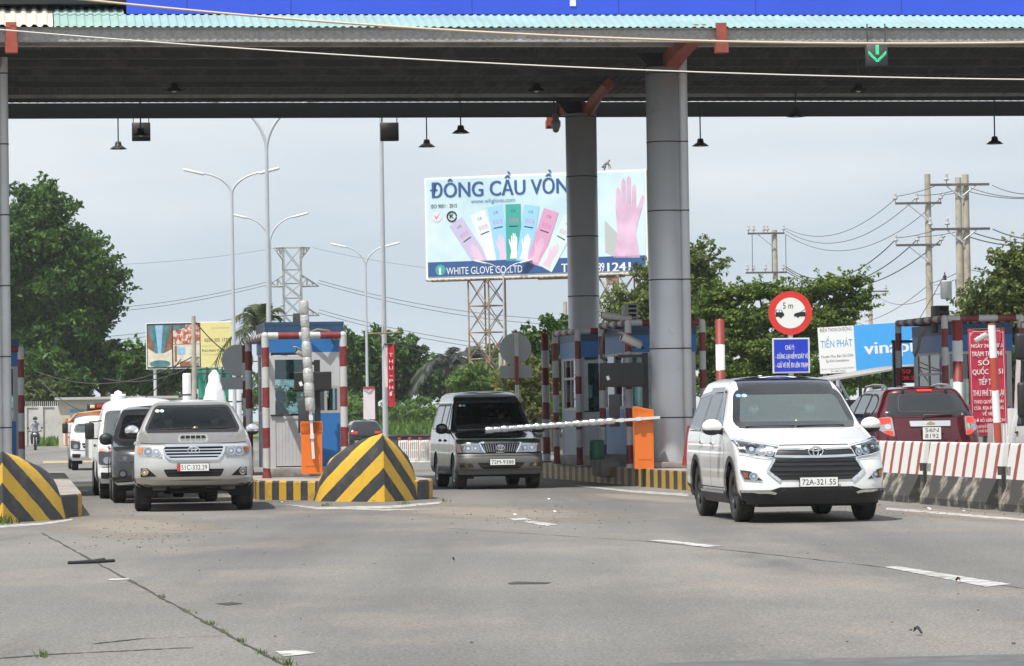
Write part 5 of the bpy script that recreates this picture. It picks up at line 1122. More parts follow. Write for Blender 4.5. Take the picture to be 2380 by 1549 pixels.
# ================================================================== booths and their pipe guards
BW = mat('booth_white', (0.50, 0.50, 0.51), 0.5, var=0.08, vs=2, dirt=(0.32, 0.31, 0.30), ds=2.5, dlo=0.55, dhi=0.8)
BB = mat('booth_blue', (0.022, 0.155, 0.42), 0.45, var=0.15, vs=1.5, dirt=(0.10, 0.15, 0.22), ds=2, dlo=0.55, dhi=0.8)
BD = mat('booth_dark_blue', (0.022, 0.062, 0.13), 0.5, var=0.2, vs=2)
ALF = mat('window_frame_grey', (0.42, 0.42, 0.42), 0.45, 0.3)
G_TEAL = glass_mat('booth_glass', (0.55, 0.72, 0.72), 1.5, 0.0, 0.03); TEAL = mat('teal_film', (0.035, 0.20, 0.22), 0.3, var=0.2, vs=3)
def booth(label, loc, rz, door=None, win=None, sidewin=True, W=1.4, D=2.4, H=2.62, blind=0.5, poster=False, side=None):
    t = thing('toll_booth', label, 'booth', loc, rz); w = W / 2
    mb = MB(); mb.box((0, D / 2, H + 0.03), (W + 0.06, D + 0.06, 0.06)); mb.build('roof', BD, t)
    mb = MB(); mb.box((0, D / 2, H - 0.08), (W + 0.05, D + 0.05, 0.16), 0); mb.box((0, D / 2, H - 0.33), (W + 0.04, D + 0.04, 0.34), 1); mb.build('fascia', [BD, BB], t)
    zt = H - 0.5
    for x in (-w + 0.03, w - 0.03):
        for y in (0.03, D - 0.03): mb = MB(); mb.box((x, y, zt / 2), (0.06, 0.06, zt)); mb.build('corner_post', ALF, t)
    mb = MB(); mb.box((0, D - 0.02, 0.5), (W - 0.12, 0.03, 1.0)); mb.build('rear_panel', BB, t)
    # side walls
    for sx in (-1, 1):
        mb = MB(); mb.box((sx * (w - 0.02), D / 2, 0.5), (0.03, D - 0.12, 1.0)); sp = mb.build('side_panel', side or mat('booth_side_paint', (0.25, 0.32, 0.42), 0.5, dirt=(0.4, 0.36, 0.3), ds=2), t)
        y0, y1 = 0.35, D - 0.3
        mb = MB(); x = sx * (w - 0.02)
        for yy in (y0, (y0 + y1) / 2, y1): mb.box((x, yy, (1.0 + zt) / 2), (0.045, 0.05, zt - 1.0))
        for zz in (1.02, 1.68, zt - 0.025): mb.box((x, (y0 + y1) / 2, zz), (0.042, y1 - y0 - 0.052, 0.05))
        mb.box((x, (0.06 + y0 - 0.025) / 2, (1 + zt) / 2), (0.03, y0 - 0.085, zt - 1.0)); mb.box((x, (y1 + 0.025 + D - 0.06) / 2, (1 + zt) / 2), (0.03, D - 0.085 - y1, zt - 1)); f = mb.build('side_window', ALF, t)
        mb = MB(); mb.box((x, (y0 + y1) / 2, (1.04 + zt) / 2), (0.006, y1 - y0 - 0.06, zt - 1.08)); mb.build('pane', G_TEAL, f)
    # front
    if door:
        a, b = door; mb = MB(); dz = zt - 0.06
        mb.box(((a + b) / 2, -0.01, dz - 0.035), (b - a, 0.05, 0.07))
        for x in (a + 0.035, b - 0.035): mb.box((x, -0.01, (dz - 0.07) / 2), (0.07, 0.05, dz - 0.07))
        mb.box(((a + b) / 2, -0.005, 0.47), (b - a - 0.14, 0.03, 0.86))
        for k in range(9): mb.box((a + 0.12 + (b - a - 0.24) * k / 8, -0.022, 0.47), (0.012, 0.006, 0.80))
        mb.box(((a + b) / 2, -0.01, 0.93), (b - a - 0.14, 0.045, 0.06)); dr = mb.build('door', BW, t)
        mb = MB(); mb.box(((a + b) / 2, 0.0, (0.97 + dz - 0.07) / 2), (b - a - 0.14, 0.006, dz - 0.07 - 0.97)); mb.build('door_glass', G_TEAL, dr)
        mb = MB(); z0 = dz - 0.07 - blind; mb.box(((a + b) / 2, 0.012, z0 + blind / 2), (b - a - 0.15, 0.004, blind)); mb.build('blind', TEAL, dr)
        mb = MB(); mb.box((a + 0.09, -0.05, 0.97), (0.22, 0.03, 0.03)); mb.build('handle', mat('handle_dark', (0.06, 0.06, 0.06), 0.4, 0.7), dr)
        rest = [(-w + 0.06, a), (b, w - 0.06)]
    else: rest = [(-w + 0.06, w - 0.06)]
    for (a, b) in rest:
        if b - a < 0.1: 
            if b - a > 0.01: mb = MB(); mb.box(((a + b) / 2, 0, zt / 2), (b - a, 0.04, zt)); mb.build('front_panel', BW, t)
            continue
        mb = MB(); mb.box(((a + b) / 2, 0.0, 0.5), (b - a, 0.04, 1.0)); mb.build('front_panel', BB, t)
        if win == 'white_top':
            mb = MB(); mb.box(((a + b) / 2, 0.0, (1.5 + zt) / 2), (b - a, 0.04, zt - 1.5)); mb.build('front_panel', BW, t); top = 1.5
        else: top = zt
        mb = MB()
        for x in (a + 0.025, (a + b) / 2, b - 0.025): mb.box((x, 0, (1.0 + top) / 2), (0.05, 0.045, top - 1.0))
        for z in (1.025, top - 0.025): 
            for xa, xb in ((a + 0.05, (a + b) / 2 - 0.025), ((a + b) / 2 + 0.025, b - 0.05)): mb.box(((xa + xb) / 2, 0, z), (xb - xa, 0.04, 0.05))
        f = mb.build('window', ALF, t); mb = MB(); mb.box(((a + b) / 2, 0, (1.0 + top) / 2), (b - a - 0.1, 0.006, top - 1.1)); mb.build('pane', G_TEAL, f)
        if top == zt: mb = MB(); mb.box(((a + b) / 2, 0.02, top - 0.3), (b - a - 0.1, 0.004, 0.5)); mb.build('blind', TEAL, f)
    mb = MB(); mb.box((0, D / 2, 0.05), (W - 0.14, D - 0.14, 0.1)); mb.build('booth_floor', UND, t)
    mb = MB(); mb.box((0.42, 1.2, 0.98), (0.4, 1.2, 0.04)); mb.bbox((0.35, 0.75, 1.15), (0.3, 0.06, 0.25), 0.01, 1); mb.build('desk', [mat('desk_wood', (0.2, 0.13, 0.08), 0.6), BLK], t)
    if poster: mb = MB(); mb.box((-w - 0.012, 0.18, 1.35), (0.008, 0.26, 1.55)); mb.build('poster', mat('poster_blue', (0.05, 0.09, 0.32), 0.5, dirt=(0.42, 0.42, 0.5), ds=9, dlo=0.5, dhi=0.54), t)
    return t
RW_SHADE = ((0.50, 0.50, 0.49), (0.19, 0.022, 0.022))  # guard white and red, darkened to carry their shade in the colour
def banded(cols, period, top, damt=0.15):
    'red from the given height downwards'
    return stripe_mat('bands_%d_%d_%d' % (period * 100, top * 100, cols[0][0] * 100), cols, period, 'z', dirt=(0.2, 0.19, 0.18), damt=damt, phase=(-(top - period / 2) / period) % 1)
PX = stripe_mat('guard_bands_across', RW_SHADE, 0.76, 'x', dirt=(0.2, 0.19, 0.18), damt=0.5, phase=0.62)
PY = stripe_mat('guard_bands_along', RW_SHADE, 0.62, 'y', dirt=(0.28, 0.26, 0.25), damt=0.8)
def guard(label, loc, rz, W, D, H, legs=('fl', 'fr', 'bl', 'br'), r=0.066):
    t = thing('pipe_guard', label, 'guard frame', loc, rz, None); q = 0.13
    def elbow(p, d1, d2): return [p + d1 * q * (1 - math.sin(a)) + d2 * q * (1 - math.cos(a)) for a in [math.pi / 2 * k / 5 for k in range(6)]]
    P = {'fl': (-W / 2, 0), 'fr': (W / 2, 0), 'bl': (-W / 2, D), 'br': (W / 2, D)}
    for k in legs:
        x, y = P[k]; mb = MB(); mb.tube([(x, y, 0), (x, y, H - 0.07)], r, 14); mb.lathe([(r * 1.3, 0), (r * 1.02, 0.12)], 14, c=(x, y, 0)) ; mb.sphere((x, y, H - 0.06), r * 1.06, 0, 12); mb.build('leg', banded(RW_SHADE, 0.72, H - 0.26, 0.3), t)
    z = H - 0.06
    mb = MB(); mb.tube([(-W / 2 + 0.05, 0, z), (W / 2 - 0.05, 0, z)], r * 0.985, 14); mb.build('rail', PX, t)
    for k, x in (('bl', -W / 2), ('br', W / 2)):
        if k in legs: mb = MB(); mb.tube([(x, 0.05, z), (x, D - 0.05, z)], r * 0.985, 14); mb.build('rail', PY, t)
    if 'bl' in legs and 'br' in legs: mb = MB(); mb.tube([(-W / 2 + 0.05, D, z), (W / 2 - 0.05, D, z)], r * 0.985, 14); mb.build('rail', PX, t)
    return t
IZ = 0.34
# centre booth
cb = booth('blue and white toll booth with white door on the centre island behind the raised boom', pos(711, 63.2, 1080, 0.48), R(8), (-0.62, 0.12), 'white_top', blind=0.36)
guard('red and white pipe guard around the centre booth', pos(711, 61.6, 1100, 0.33), R(9), 1.40, 3.7, 2.60)
# right front booth, right rear booth
fb = booth('blue toll booth with wide windows behind the front grey column', pos(1540, 68.3, 1060, 0.48), R(10), None, None, poster=True, side=BB)
guard('red and white pipe guard around the booth at the front grey column', pos(1551, 66.6, 1085, 0.34), R(12), 1.48, 2.2, 2.86)
rb = booth('narrow blue toll booth with a white door, behind the rear grey column', pos(1428, 73.2, 1060, 0.48), R(9), (-0.62, 0.15), None, blind=0.9)
guard('red and white pipe guard around the booth at the rear grey column', pos(1428, 70.2, 1080, 0.34), R(12), 1.45, 2.1, 2.80, ('fl', 'fr', 'bl'))
# far right booth on the opposite carriageway
ob = booth('blue toll booth half hidden by the red banner on the right', pos(2277, 69.5, 1060, 0.42), R(8), None, None, poster=True)
guard('red and white pipe guard around the booth behind the red banner', pos(2290, 67.6, 1080, 0.3), R(9), 1.55, 3.4, 2.92)
# left booth, only a sliver shows
lb = booth('blue toll booth showing as a sliver beside the left column', pos(-36, 70.2, 1060, 0.42), R(8), None, None)
guard('red and white pipe guard beside the left column', pos(-31, 69, 1065, 0.3), R(8), 1.40, 3.0, 2.62, ('fr', 'fl'))
# flexible conduits drooping from the guards to the booths
CND = mat('conduit_grey', (0.16, 0.155, 0.15), 0.7)
for bt, pts in ((fb, ((1405, 772, 68.2), (1399, 790, 68.0), (1396, 815, 68.0), (1398, 832, 68.1), (1410, 838, 68.3))), (ob, ((2150, 770, 69.4), (2138, 785, 69.3), (2134, 812, 69.3), (2126, 828, 69.4))), (cb, ((715, 776, 63.1), (738, 767, 63.0), (762, 770, 63.1), (780, 782, 63.2)))):
    Mi = Matrix.Rotation(-bt.rotation_euler.z, 3, 'Z'); mb = MB(); mb.tube([Mi @ (at(*q) - bt.location) for q in pts], 0.03, 8); mb.build('conduit', CND, bt)
# rooftop boxes
def louver(label, x, y, d, w_, h, m, zb=None):
    p = at(x, y, d); t = thing('air_conditioner', label, 'air conditioner', (p.x, p.y, p.z), TH); mb = MB(); mb.bbox((0, 0.2, 0), (w_, 0.4, h), 0.015); mb.build('case', m, t)
    mb = MB(); n = max(4, int(h / 0.12))
    for k in range(n): mb.box((w_ * 0.06, -0.004, -h / 2 + h * (k + 0.5) / n), (w_ * 0.58, 0.012, h / n * 0.62))
    mb.build('grille', UND, t); return t
louver('pale louvred air conditioner on the roof of the front right booth', 1468, 728, 69, 0.27, 0.36, mat('ac_pale', (0.30, 0.30, 0.29), 0.6))
louver('tall dark louvred air conditioner on the booth behind the red banner', 2191, 742, 69.8, 0.28, 0.55, mat('ac_dark', (0.035, 0.033, 0.032), 0.6))
p = at(692, 755, 64.5); ac = thing('water_drum', 'grey upright drum on the roof of the centre booth', 'tank', (p.x, p.y, p.z), 0); mb = MB(); mb.lathe([(0.001, 0.21), (0.085, 0.21), (0.092, 0.16), (0.092, -0.2), (0.001, -0.2)], 18); mb.build('drum', mat('drum_grey', (0.22, 0.21, 0.20), 0.6, var=0.2), ac)
# surveillance camera on the rail, CCTV on the post
def bullet(label, x, y, d, rz, L=0.42, r=0.055, tilt=-15, pole=None, m=None):
    p = at(x, y, d); t = thing('security_camera', label, 'camera', p, rz); T = Matrix.Rotation(R(tilt), 4, 'X'); m = m or mat('camera_pale', (0.45, 0.44, 0.41), 0.45)
    mb = MB(); mb.bbox((0, 0, 0), (r * 2, L, r * 1.9), 0.025, 0, T); mb.bbox((0, -0.05, r * 1.05), (r * 2.3, L * 1.1, 0.015), 0.005, 0, T); mb.build('housing', m, t)
    mb = MB(); mb.lathe([(0.001, -L / 2 - 0.004), (r * 0.7, -L / 2 - 0.004), (r * 0.7, -L / 2 + 0.02)], 14, 0, True, T, axis='y'); mb.build('lens', GLB, t)
    if pole: mb = MB(); mb.tube([(0, 0.05, -r), (pole[0] * 0.5, 0.05, -0.1), pole], 0.018, 6); mb.build('bracket', BLK, t)
    return t
bullet('pale security camera fixed low on the red and white post beside the orange cabinet', 1466, 795, 66.0, R(-60), 0.46, 0.07, -22, (0.0, 0.3, -0.12))
bullet('long security camera on top of the booth guard in front of the rear column', 1432, 738, 67.5, R(-75), 0.62, 0.06, -8, (0.0, 0.1, -0.16))
bullet('small security camera on the centre booth corner behind the raised boom', 702, 823, 61.4, R(-60), 0.26, 0.05, -25, (0.0, 0.12, -0.1))
# green bin
p = pos(1388, 67.3, 1070, 0.50); gb = thing('plastic_drum', 'dented green plastic drum by the booth door', 'bin', p, 0)
mb = MB(); mb.lathe([(0.001, 0.38), (0.10, 0.385), (0.14, 0.37), (0.147, 0.33), (0.142, 0.3), (0.15, 0.27), (0.146, 0.2), (0.153, 0.16), (0.148, 0.02), (0.14, 0.0), (0.001, 0)], 28); mb.build('drum_body', mat('green_plastic', (0.015, 0.105, 0.062), 0.5, var=0.15, vs=6), gb)
# ================================================================== barrier gates
ORG = mat('orange_powder_coat', (0.72, 0.17, 0.022), 0.4, var=0.05, vs=3, dirt=(0.45, 0.16, 0.06), ds=3, dlo=0.6, dhi=0.85)
FOIL = mat('foil_wrap', (0.72, 0.73, 0.75), 0.22, 0.95, var=0.1, vs=14, bump=0.6, bs=26); FOILW = mat('foil_dull', (0.55, 0.55, 0.54), 0.4, 0.5, var=0.15, vs=14, bump=0.7, bs=26, dirt=(0.25, 0.24, 0.23), ds=10, dlo=0.6, dhi=0.7)
ALW = mat('boom_white', (0.66, 0.66, 0.65), 0.4); REDT = mat('boom_red', (0.42, 0.03, 0.03), 0.4)
def gate(label, loc, rz, W, H, slant, pivot, ends, foilm, n):
    t = thing('barrier_gate', label, 'barrier', loc, rz); mb = MB(); w = W / 2
    mb.prism(rounded([(-w, 0), (w, 0), (w, H - slant), (-w, H)], 0.012, 2), 0, 0.32, 0, 'xz'); mb.build('cabinet', ORG, t)
    mb = MB(); mb.prism([(-w - 0.012, H - 0.02), (w + 0.012, H - slant - 0.02), (w + 0.012, H - slant - 0.20), (w + 0.003, H - slant - 0.20), (w + 0.003, H - slant + 0.006), (-w - 0.003, H + 0.006), (-w - 0.003, H - 0.2), (-w - 0.012, H - 0.2)], -0.012, 0.33, 0, 'xz'); mb.build('lid', ORG, t)
    mb = MB(); mb.box((0.02, -0.004, H * 0.45), (W * 0.7, 0.006, H * 0.6)); mb.build('cabinet_door', ORG, t)
    a, b = Vector(pivot), Vector(ends); u = (b - a).normalized(); q = u.to_track_quat('Z', 'Y').to_matrix().to_4x4(); Lb = (b - a).length
    T = Matrix.Translation(a) @ q
    mb = MB(); mb.box((0, 0, 0.02), (0.075, 0.05, 0.95), 0, T)
    for s_ in (-0.05, 0.28): mb.box((0, 0, s_), (0.12, 0.07, 0.09), 0, T)
    mb.box((0, -0.03, 0.1), (0.03, 0.012, 0.5), 1, T); arm = mb.build('boom', [ALW, REDT], t)
    mb = MB(); rr = random.Random(5); prof = []; z = 0.40; 
    for k in range(n):
        l = (Lb - 0.40) / n * (1 + rr.uniform(-0.12, 0.12)); R0 = (0.082 if n < 10 else 0.06) * (1 + rr.uniform(-0.08, 0.12)) 
        prof += [(R0 * 0.86, z), (R0 * 0.98, z + l * 0.10), (R0 * 1.03, z + l * 0.5), (R0 * 0.99, z + l * 0.9), (R0 * 0.87, z + l * 0.985)]; z += l
    mb.lathe([(0.001, 0.40)] + prof + [(0.001, z)], 18, 0, True, T); mb.build('padding', foilm, arm)
    return t
gp = pos(725, 61.2, 1100, 0.40)
gate('orange barrier cabinet with its foil wrapped boom raised upright, at the centre booth', gp, R(3), 0.37, 0.93, 0.0, (0.01, -0.06, 0.72), (-0.105, -0.06, 3.02), FOILW, 8)
gp2 = pos(1498, 65.0, 1088, 0.34); e0 = at(1503, 973, 64.9); e1 = at(1130, 1000, 64.9); rz = R(3)
Ri = Matrix.Rotation(-rz, 3, 'Z')
pv, en = Ri @ (e0 - gp2), Ri @ (e1 - gp2); pv.y = en.y = -0.07
gate('orange barrier cabinet with slanted lid, foil boom lowered across the middle lane', gp2, rz, 0.36, 1.18, 0.07, (pv.x - 0.2, -0.07, pv.z - 0.01), en, FOIL, 16)
# fee displays on black posts
def display(label, x, y, d, w_, h, px, ztop, zb, rz, led=False):
    p = at(x, y, d); t = thing('fee_display', label, 'display', (p.x, p.y, 0), rz); ox = (px - x) * d / F
    mb = MB(); mb.bbox((0, 0, p.z), (w_, 0.12, h), 0.012, 0); mb.build('display_case', mat('display_black', (0.022, 0.022, 0.024), 0.5), t)
    mb = MB()
    for sx in (-0.25, 0.25): mb.box((sx * w_, -0.064, p.z), (w_ * 0.46, 0.008, h * 0.86))
    mb.build('display_back', BLK, t)
    mb = MB(); mb.box((-w_ * 0.32, -0.07, p.z - h * 0.12), (0.055, 0.004, 0.08), 0, None, Matrix.Rotation(R(-20), 3, 'Y')); mb.build('sticker', mat('white_plain', (0.8, 0.8, 0.78), 0.6), t)
    mb = MB(); mb.box((ox, 0.12, (ztop + zb) / 2), (0.11, 0.11, ztop - zb)); mb.box((ox * 0.5, 0.1, ztop - 0.06), (abs(ox) + 0.1, 0.06, 0.06)); mb.build('post', BLK, t)
    mb = MB(); mb.bbox((ox * 0.2 - w_ * 0.28, 0.05, p.z - h / 2 - 0.45), (0.2, 0.14, 0.62), 0.01); mb.build('reader_box', mat('reader_grey', (0.045, 0.046, 0.05), 0.5), t)
    return t
display('black fee display on a black post in front of the centre booth', 727, 887, 62.6, 0.68, 0.35, 737, 2.45, 0.4, R(3))
display('black fee display on a red and white pipe in front of the right booth', 1445, 872, 65.9, 0.86, 0.46, 1502, 2.55, 0.4, R(6))
p = at(2096, 872, 74); fd = thing('fee_display', 'fee display with red lit digits in front of the dark shed', 'display', (p.x, p.y, 0), R(8))
mb = MB(); mb.bbox((0.15, 0, p.z), (0.5, 0.1, 0.35), 0.01); mb.build('display_case', BLK, fd); mb = MB(); mb.text('50 2', 0.16, p.z + 0.03, 0.09, 0.34, -0.056); mb.text('08:20', 0.16, p.z - 0.11, 0.09, 0.36, -0.056); mb.build('digits', mat('led_red', (0.3, 0.01, 0.01), 0.4, emit=(1, 0.03, 0.03), es=0.35), fd)
mb = MB(); mb.box((-0.13, 0.05, p.z / 2 + 0.35), (0.1, 0.1, p.z + 0.7)); mb.box((0.05, 0.05, p.z + 0.72), (0.5, 0.08, 0.06)); mb.build('post', BLK, fd)
# ================================================================== bollard posts and signs
PB = ((0.60, 0.60, 0.58), (0.22, 0.028, 0.024)); PB_SHADE = ((0.46, 0.46, 0.46), (0.16, 0.02, 0.02))  # second pair is the shaded copy, its shade put into the colours
def post(label, x, d, y0z, ytop, r, m, zb=0.34):
    z = at(x, ytop, d).z; t = thing('striped_post', label, 'post', pos(x, d, 1000, zb), 0)
    mb = MB(); mb.lathe([(r * 1.0, 0), (r, z - zb), (0.001, z - zb + 0.005)], 22); mb.build('pole', banded(m, {0.085: 0.76, 0.082: 0.9, 0.10: 0.79, 0.06: 0.70}[r], z - zb + 0.005), t); mb = MB(); mb.lathe([(r * 1.8, 0), (r * 1.8, 0.02), (r, 0.03)], 16); mb.build('foot', STEEL, t); return t
post('tall red and white banded post between the black wagon and the right booths', 1270, 76, 0, 776, 0.085, PB_SHADE)
post('red and white banded post in front of the feathery tree, right of the front column', 1677, 61, 0, 743, 0.082, PB)
post('thick red and white banded post beside the red banner', 2229, 66, 0, 745, 0.10, PB, 0.0)
post('red and white banded post just left of the centre booth guard', 572, 67.5, 0, 803, 0.06, PB_SHADE)
SGN = mat('sign_back_grey', (0.52, 0.535, 0.55), 0.5, 0.2, var=0.05)
PSG = stripe_mat('sign_post_bands', ((0.72, 0.72, 0.70), (0.36, 0.045, 0.03)), 1.36, 'z', phase=0.46, damt=0.1)
def signback(label, x, y, d, r, px, ybase):
    p = at(x, y, d); t = thing('road_sign', label, 'road sign', (p.x, p.y, 0), R(4)); ox = (px - x) * d / F
    mb = MB(); mb.lathe([(0.001, 0), (r, 0), (r, 0.012), (0.001, 0.012)], 40, 0, False, Matrix.Translation((0, 0, p.z)), axis='y'); mb.build('disc', SGN, t)
    mb = MB(); mb.box((0, 0.01, p.z - r * 1.45), (r * 2.0, 0.012, r * 0.78)); mb.build('plate', SGN, t)
    mb = MB(); mb.tube([(ox, -0.05, 0), (ox, -0.05, p.z + r)], 0.045, 12); mb.build('post', PSG, t)
signback('grey back of a round road sign on a striped post behind the black wagon', 1198, 811, 80, 0.37, 1200, 1000)
signback('grey round sign back half hidden by the post left of the centre booth', 552, 838, 74, 0.34, 575, 1000)
# 5 m sign
p = at(1837, 728, 58); ts = thing('road_sign', 'round 5 m distance sign above a blue notice behind the white people carrier', 'road sign', (p.x, p.y, 0), R(2)); r = 0.37
SR = mat('sign_red', (0.62, 0.035, 0.025), 0.4, var=0.06); SW_ = mat('sign_white', (0.75, 0.75, 0.73), 0.4); SBL = mat('sign_blue', (0.012, 0.04, 0.50), 0.4, var=0.05)
T = Matrix.Translation((0, 0, p.z)); mb = MB(); mb.lathe([(0.001, 0.0), (r, 0.0), (r, 0.015), (0.001, 0.015)], 48, 0, False, T, axis='y'); mb.build('rim_disc', SR, ts)
mb = MB(); mb.lathe([(0.001, -0.004), (r * 0.70, -0.004), (r * 0.70, 0.0)], 48, 0, False, T, axis='y')
mb.build('face', SW_, ts)
mb = MB(); mb.text('5 m', -0.04, p.z + 0.075, 0.105, 0.17, -0.007); 
mb.prism([(-0.255, -0.06), (-0.19, -0.06), (-0.185, -0.075), (-0.165, -0.085), (-0.145, -0.075), (-0.14, -0.06), (-0.11, -0.045), (-0.105, -0.02), (-0.125, 0.01), (-0.15, 0.055), (-0.25, 0.06)], -0.008, -0.0055, 0, 'xz', T)
mb.prism([(0.255, -0.06), (0.15, -0.06), (0.14, -0.075), (0.125, -0.08), (0.11, -0.075), (0.10, -0.06), (0.06, -0.055), (0.06, -0.02), (0.10, 0.0), (0.17, 0.015), (0.255, 0.015)], -0.008, -0.0055, 0, 'xz', T)
mb.prism([(0.165, 0.012), (0.25, 0.065), (0.25, 0.055), (0.18, 0.012)], -0.008, -0.0055, 0, 'xz', T); mb.build('symbols', INK, ts)
mb = MB(); mb.prism([(-0.235, 0.015), (-0.195, 0.015), (-0.195, 0.05), (-0.235, 0.05)], -0.0095, -0.008, 0, 'xz', T); mb.prism([(-0.185, 0.015), (-0.145, 0.015), (-0.16, 0.05), (-0.185, 0.05)], -0.0095, -0.008, 0, 'xz', T); mb.build('symbol_window', SW_, ts)
q = at(1837, 827, 58).z; mb = MB(); mb.box((0, 0.005, q), (0.63, 0.012, 0.595), 1); mb.box((0, -0.003, q), (0.60, 0.006, 0.565), 0); nb = mb.build('notice_board', [SBL, SW_], ts)
mb = MB()
for sx in (-1, 1): mb.box((sx * 0.293, -0.0075, q), (0.008, 0.003, 0.565))
for sz in (-1, 1): mb.box((0, -0.0075, q + sz * 0.278), (0.578, 0.003, 0.008))
mb.text('CHÚ Ý:', -0.02, q + 0.10, 0.075, 0.155, -0.008, bold=0.015); mb.text('- DỪNG LẠI KIỂM SOÁT VÉ', 0.01, q - 0.05, 0.078, 0.545, -0.008, bold=0.015); mb.text('- GIỮ VÉ ĐỂ ĐI LIÊN TRẠM', 0.01, q - 0.20, 0.078, 0.545, -0.008, bold=0.015); mb.build('lettering', SW_, nb)
mb = MB(); mb.tube([(0, 0.06, 0), (0, 0.06, p.z + 0.25)], 0.045, 12); mb.build('post', mat('post_white', (0.62, 0.62, 0.6), 0.5), ts)
# red banner
def pxquad(a, b, c, d_, dep): return [at(*q, dep) for q in (a, b, c, d_)]
p = at(2296, 889, 62.5); bn = thing('banner', 'red vertical banner with white Vietnamese notice beside the red car', 'banner', p, R(2)); bn.rotation_euler = (0, R(-1.0), R(2)); BH = 248 * 62.5 / F; BWd = 86 * 62.5 / F
BRED = mat('banner_red', (0.45, 0.025, 0.06), 0.65, var=0.1, vs=3)
mb = MB(); NX, NZ = 8, 20
V = [((i / NX - 0.5) * BWd, 0.012 * math.sin(i * 1.1 + j * 0.55) , (j / NZ - 0.5) * BH) for j in range(NZ + 1) for i in range(NX + 1)]
mb.add(V, [(j * (NX + 1) + i, j * (NX + 1) + i + 1, (j + 1) * (NX + 1) + i + 1, (j + 1) * (NX + 1) + i) for j in range(NZ) for i in range(NX)], 0, True); mb.build('cloth', BRED, bn)
mb = MB(); rows = [('KỂ TỪ 0H', .88, .055, .52), ('NGÀY 24/09/2021', .815, .042, .84), ('TRẠM THU PHÍ', .735, .055, .84), ('SỐ 3', .65, .058, .5), ('QUỐC LỘ 51', .565, .058, .82), ('TIẾP TỤC', .465, .07, .5), ('THU PHÍ TRỞ LẠI', .362, .068, .84), ('THEO QUYẾT ĐỊNH', .292, .038, .8), ('CỦA  ĐỊA PHƯƠNG', .233, .038, .8), ('VỀ VIỆC', .178, .038, .36), ('DỠ BỎ GIÃN CÁCH', .118, .036, .82), ('THEO CHỈ THỊ SỐ 16/CT-TTg NGÀY 31/03/2020', .062, .03, .86), ('CỦA THỦ TƯỚNG CHÍNH PHỦ', .022, .028, .86)]
for s_, v, h, wd in rows: mb.text(s_, 0, (v - 0.5 + 0.012) * BH, h * BH * 0.8, wd * BWd, -0.02, 0, 0.012)
for sx in (-1, 1): mb.box((sx * BWd * 0.45, -0.018, 0), (0.006, 0.003, BH * 0.94))
mb.box((0, -0.018, BH * 0.478), (BWd * 0.75, 0.003, 0.006)); 
for sx in (-1, 1):
    for sz in (-1, 1): mb.box((sx * BWd * 0.40, -0.019, sz * BH * 0.465), (0.05, 0.003, 0.008)); mb.box((sx * BWd * 0.42, -0.019, sz * BH * 0.45), (0.008, 0.003, 0.05))
mb.build('lettering', SW_, bn)
mb = MB(); mb.tube([(-BWd / 2, 0.01, BH / 2), (BWd / 2, 0.01, BH / 2)], 0.015, 6); mb.tube([(-BWd / 2, 0.01, -BH / 2), (BWd / 2, 0.01, -BH / 2)], 0.015, 6); mb.build('rod', STEEL, bn)
# leaning camera pole
cp = thing('camera_pole', 'slender white and red pole carrying a small camera in front of the red banner', 'post', pos(2326, 53, 1100), 0); zt = at(2312, 752, 53).z
mb = MB(); mb.tube([(0, 0, 0), (-0.1, 0, zt)], 0.058, 14); mb.build('pole', stripe_mat('camera_pole_bands', ((0.8, 0.8, 0.78), (0.42, 0.07, 0.04)), 1.0, 'z', phase=0.34, damt=0.1), cp)
mb = MB(); mb.bbox((-0.27, -0.02, zt - 0.22), (0.22, 0.09, 0.08), 0.02, 0, None, Matrix.Rotation(R(-30), 3, 'Y')); cm = mb.build('camera', mat('camera_pale', (0.45, 0.44, 0.41), 0.45), cp)
mb = MB(); mb.tube([(-0.1, 0, zt - 0.05), (0.02, 0, zt), (0.06, 0, zt - 0.2), (0, 0, zt - 0.42)], 0.008, 5); mb.build('cable', BLK, cp)
# ================================================================== concrete barriers
JS = stripe_mat('barrier_stripes', ((0.74, 0.74, 0.72), (0.34, 0.08, 0.06)), 0.52, 'y', zslope=0.28, phase=0.2, duty=0.30, dirt=(0.4, 0.38, 0.35), damt=0.15)
JM = bpy.data.materials['barrier_stripes']
JB = mat('barrier_mouldy', (0.36, 0.32, 0.27), 0.95, var=0.3, vs=3, bump=0.5, bs=20, dirt=(0.045, 0.043, 0.04), ds=2.0, dlo=0.34, dhi=0.50)
def barrier(label, y0, L):
    o0 = Vector((6.45, 46.7, 0)) + Vector((-0.142, 0.99, 0)) * (y0)
    t = thing('concrete_barrier', label, 'barrier', o0, R(8.2), 'red striped concrete barriers beside the road')
    pr = [(0.0, 0.0), (0.0, 0.10), (0.10, 0.30), (0.16, 0.42)]; up = [(0.165, 0.42), (0.21, 0.88), (0.225, 0.90), (0.375, 0.90), (0.39, 0.88), (0.435, 0.42)]
    def side(pts, y, inset=0): return [Vector((x, y, z)) for x, z in pts]
    lo = pr + [(0.6 - x, z) for x, z in reversed(pr)]
    mb = MB(); mb.loft([side(lo, 0.22), side(lo, L - 0.22)], 0, False, True); 
    for yy in (0.0, L - 0.16): mb.box((0.30, yy + 0.11 if yy == 0 else yy + 0.05, 0.3), (0.26, 0.22, 0.58))
    mb.build('base', JB, t)
    mb = MB(); mb.loft([side(up, 0.04), side(up, L - 0.04)], 0, False, True); mb.build('striped_top', JS, t); return t
barrier('nearest red striped concrete barrier, cut off by the right edge of the picture', -4.1, 3.92)
barrier('red striped concrete barrier, second from the right, in front of the banner pole', 0.0, 3.92)
barrier('red striped concrete barrier just right of the white people carrier', 4.1, 3.92)
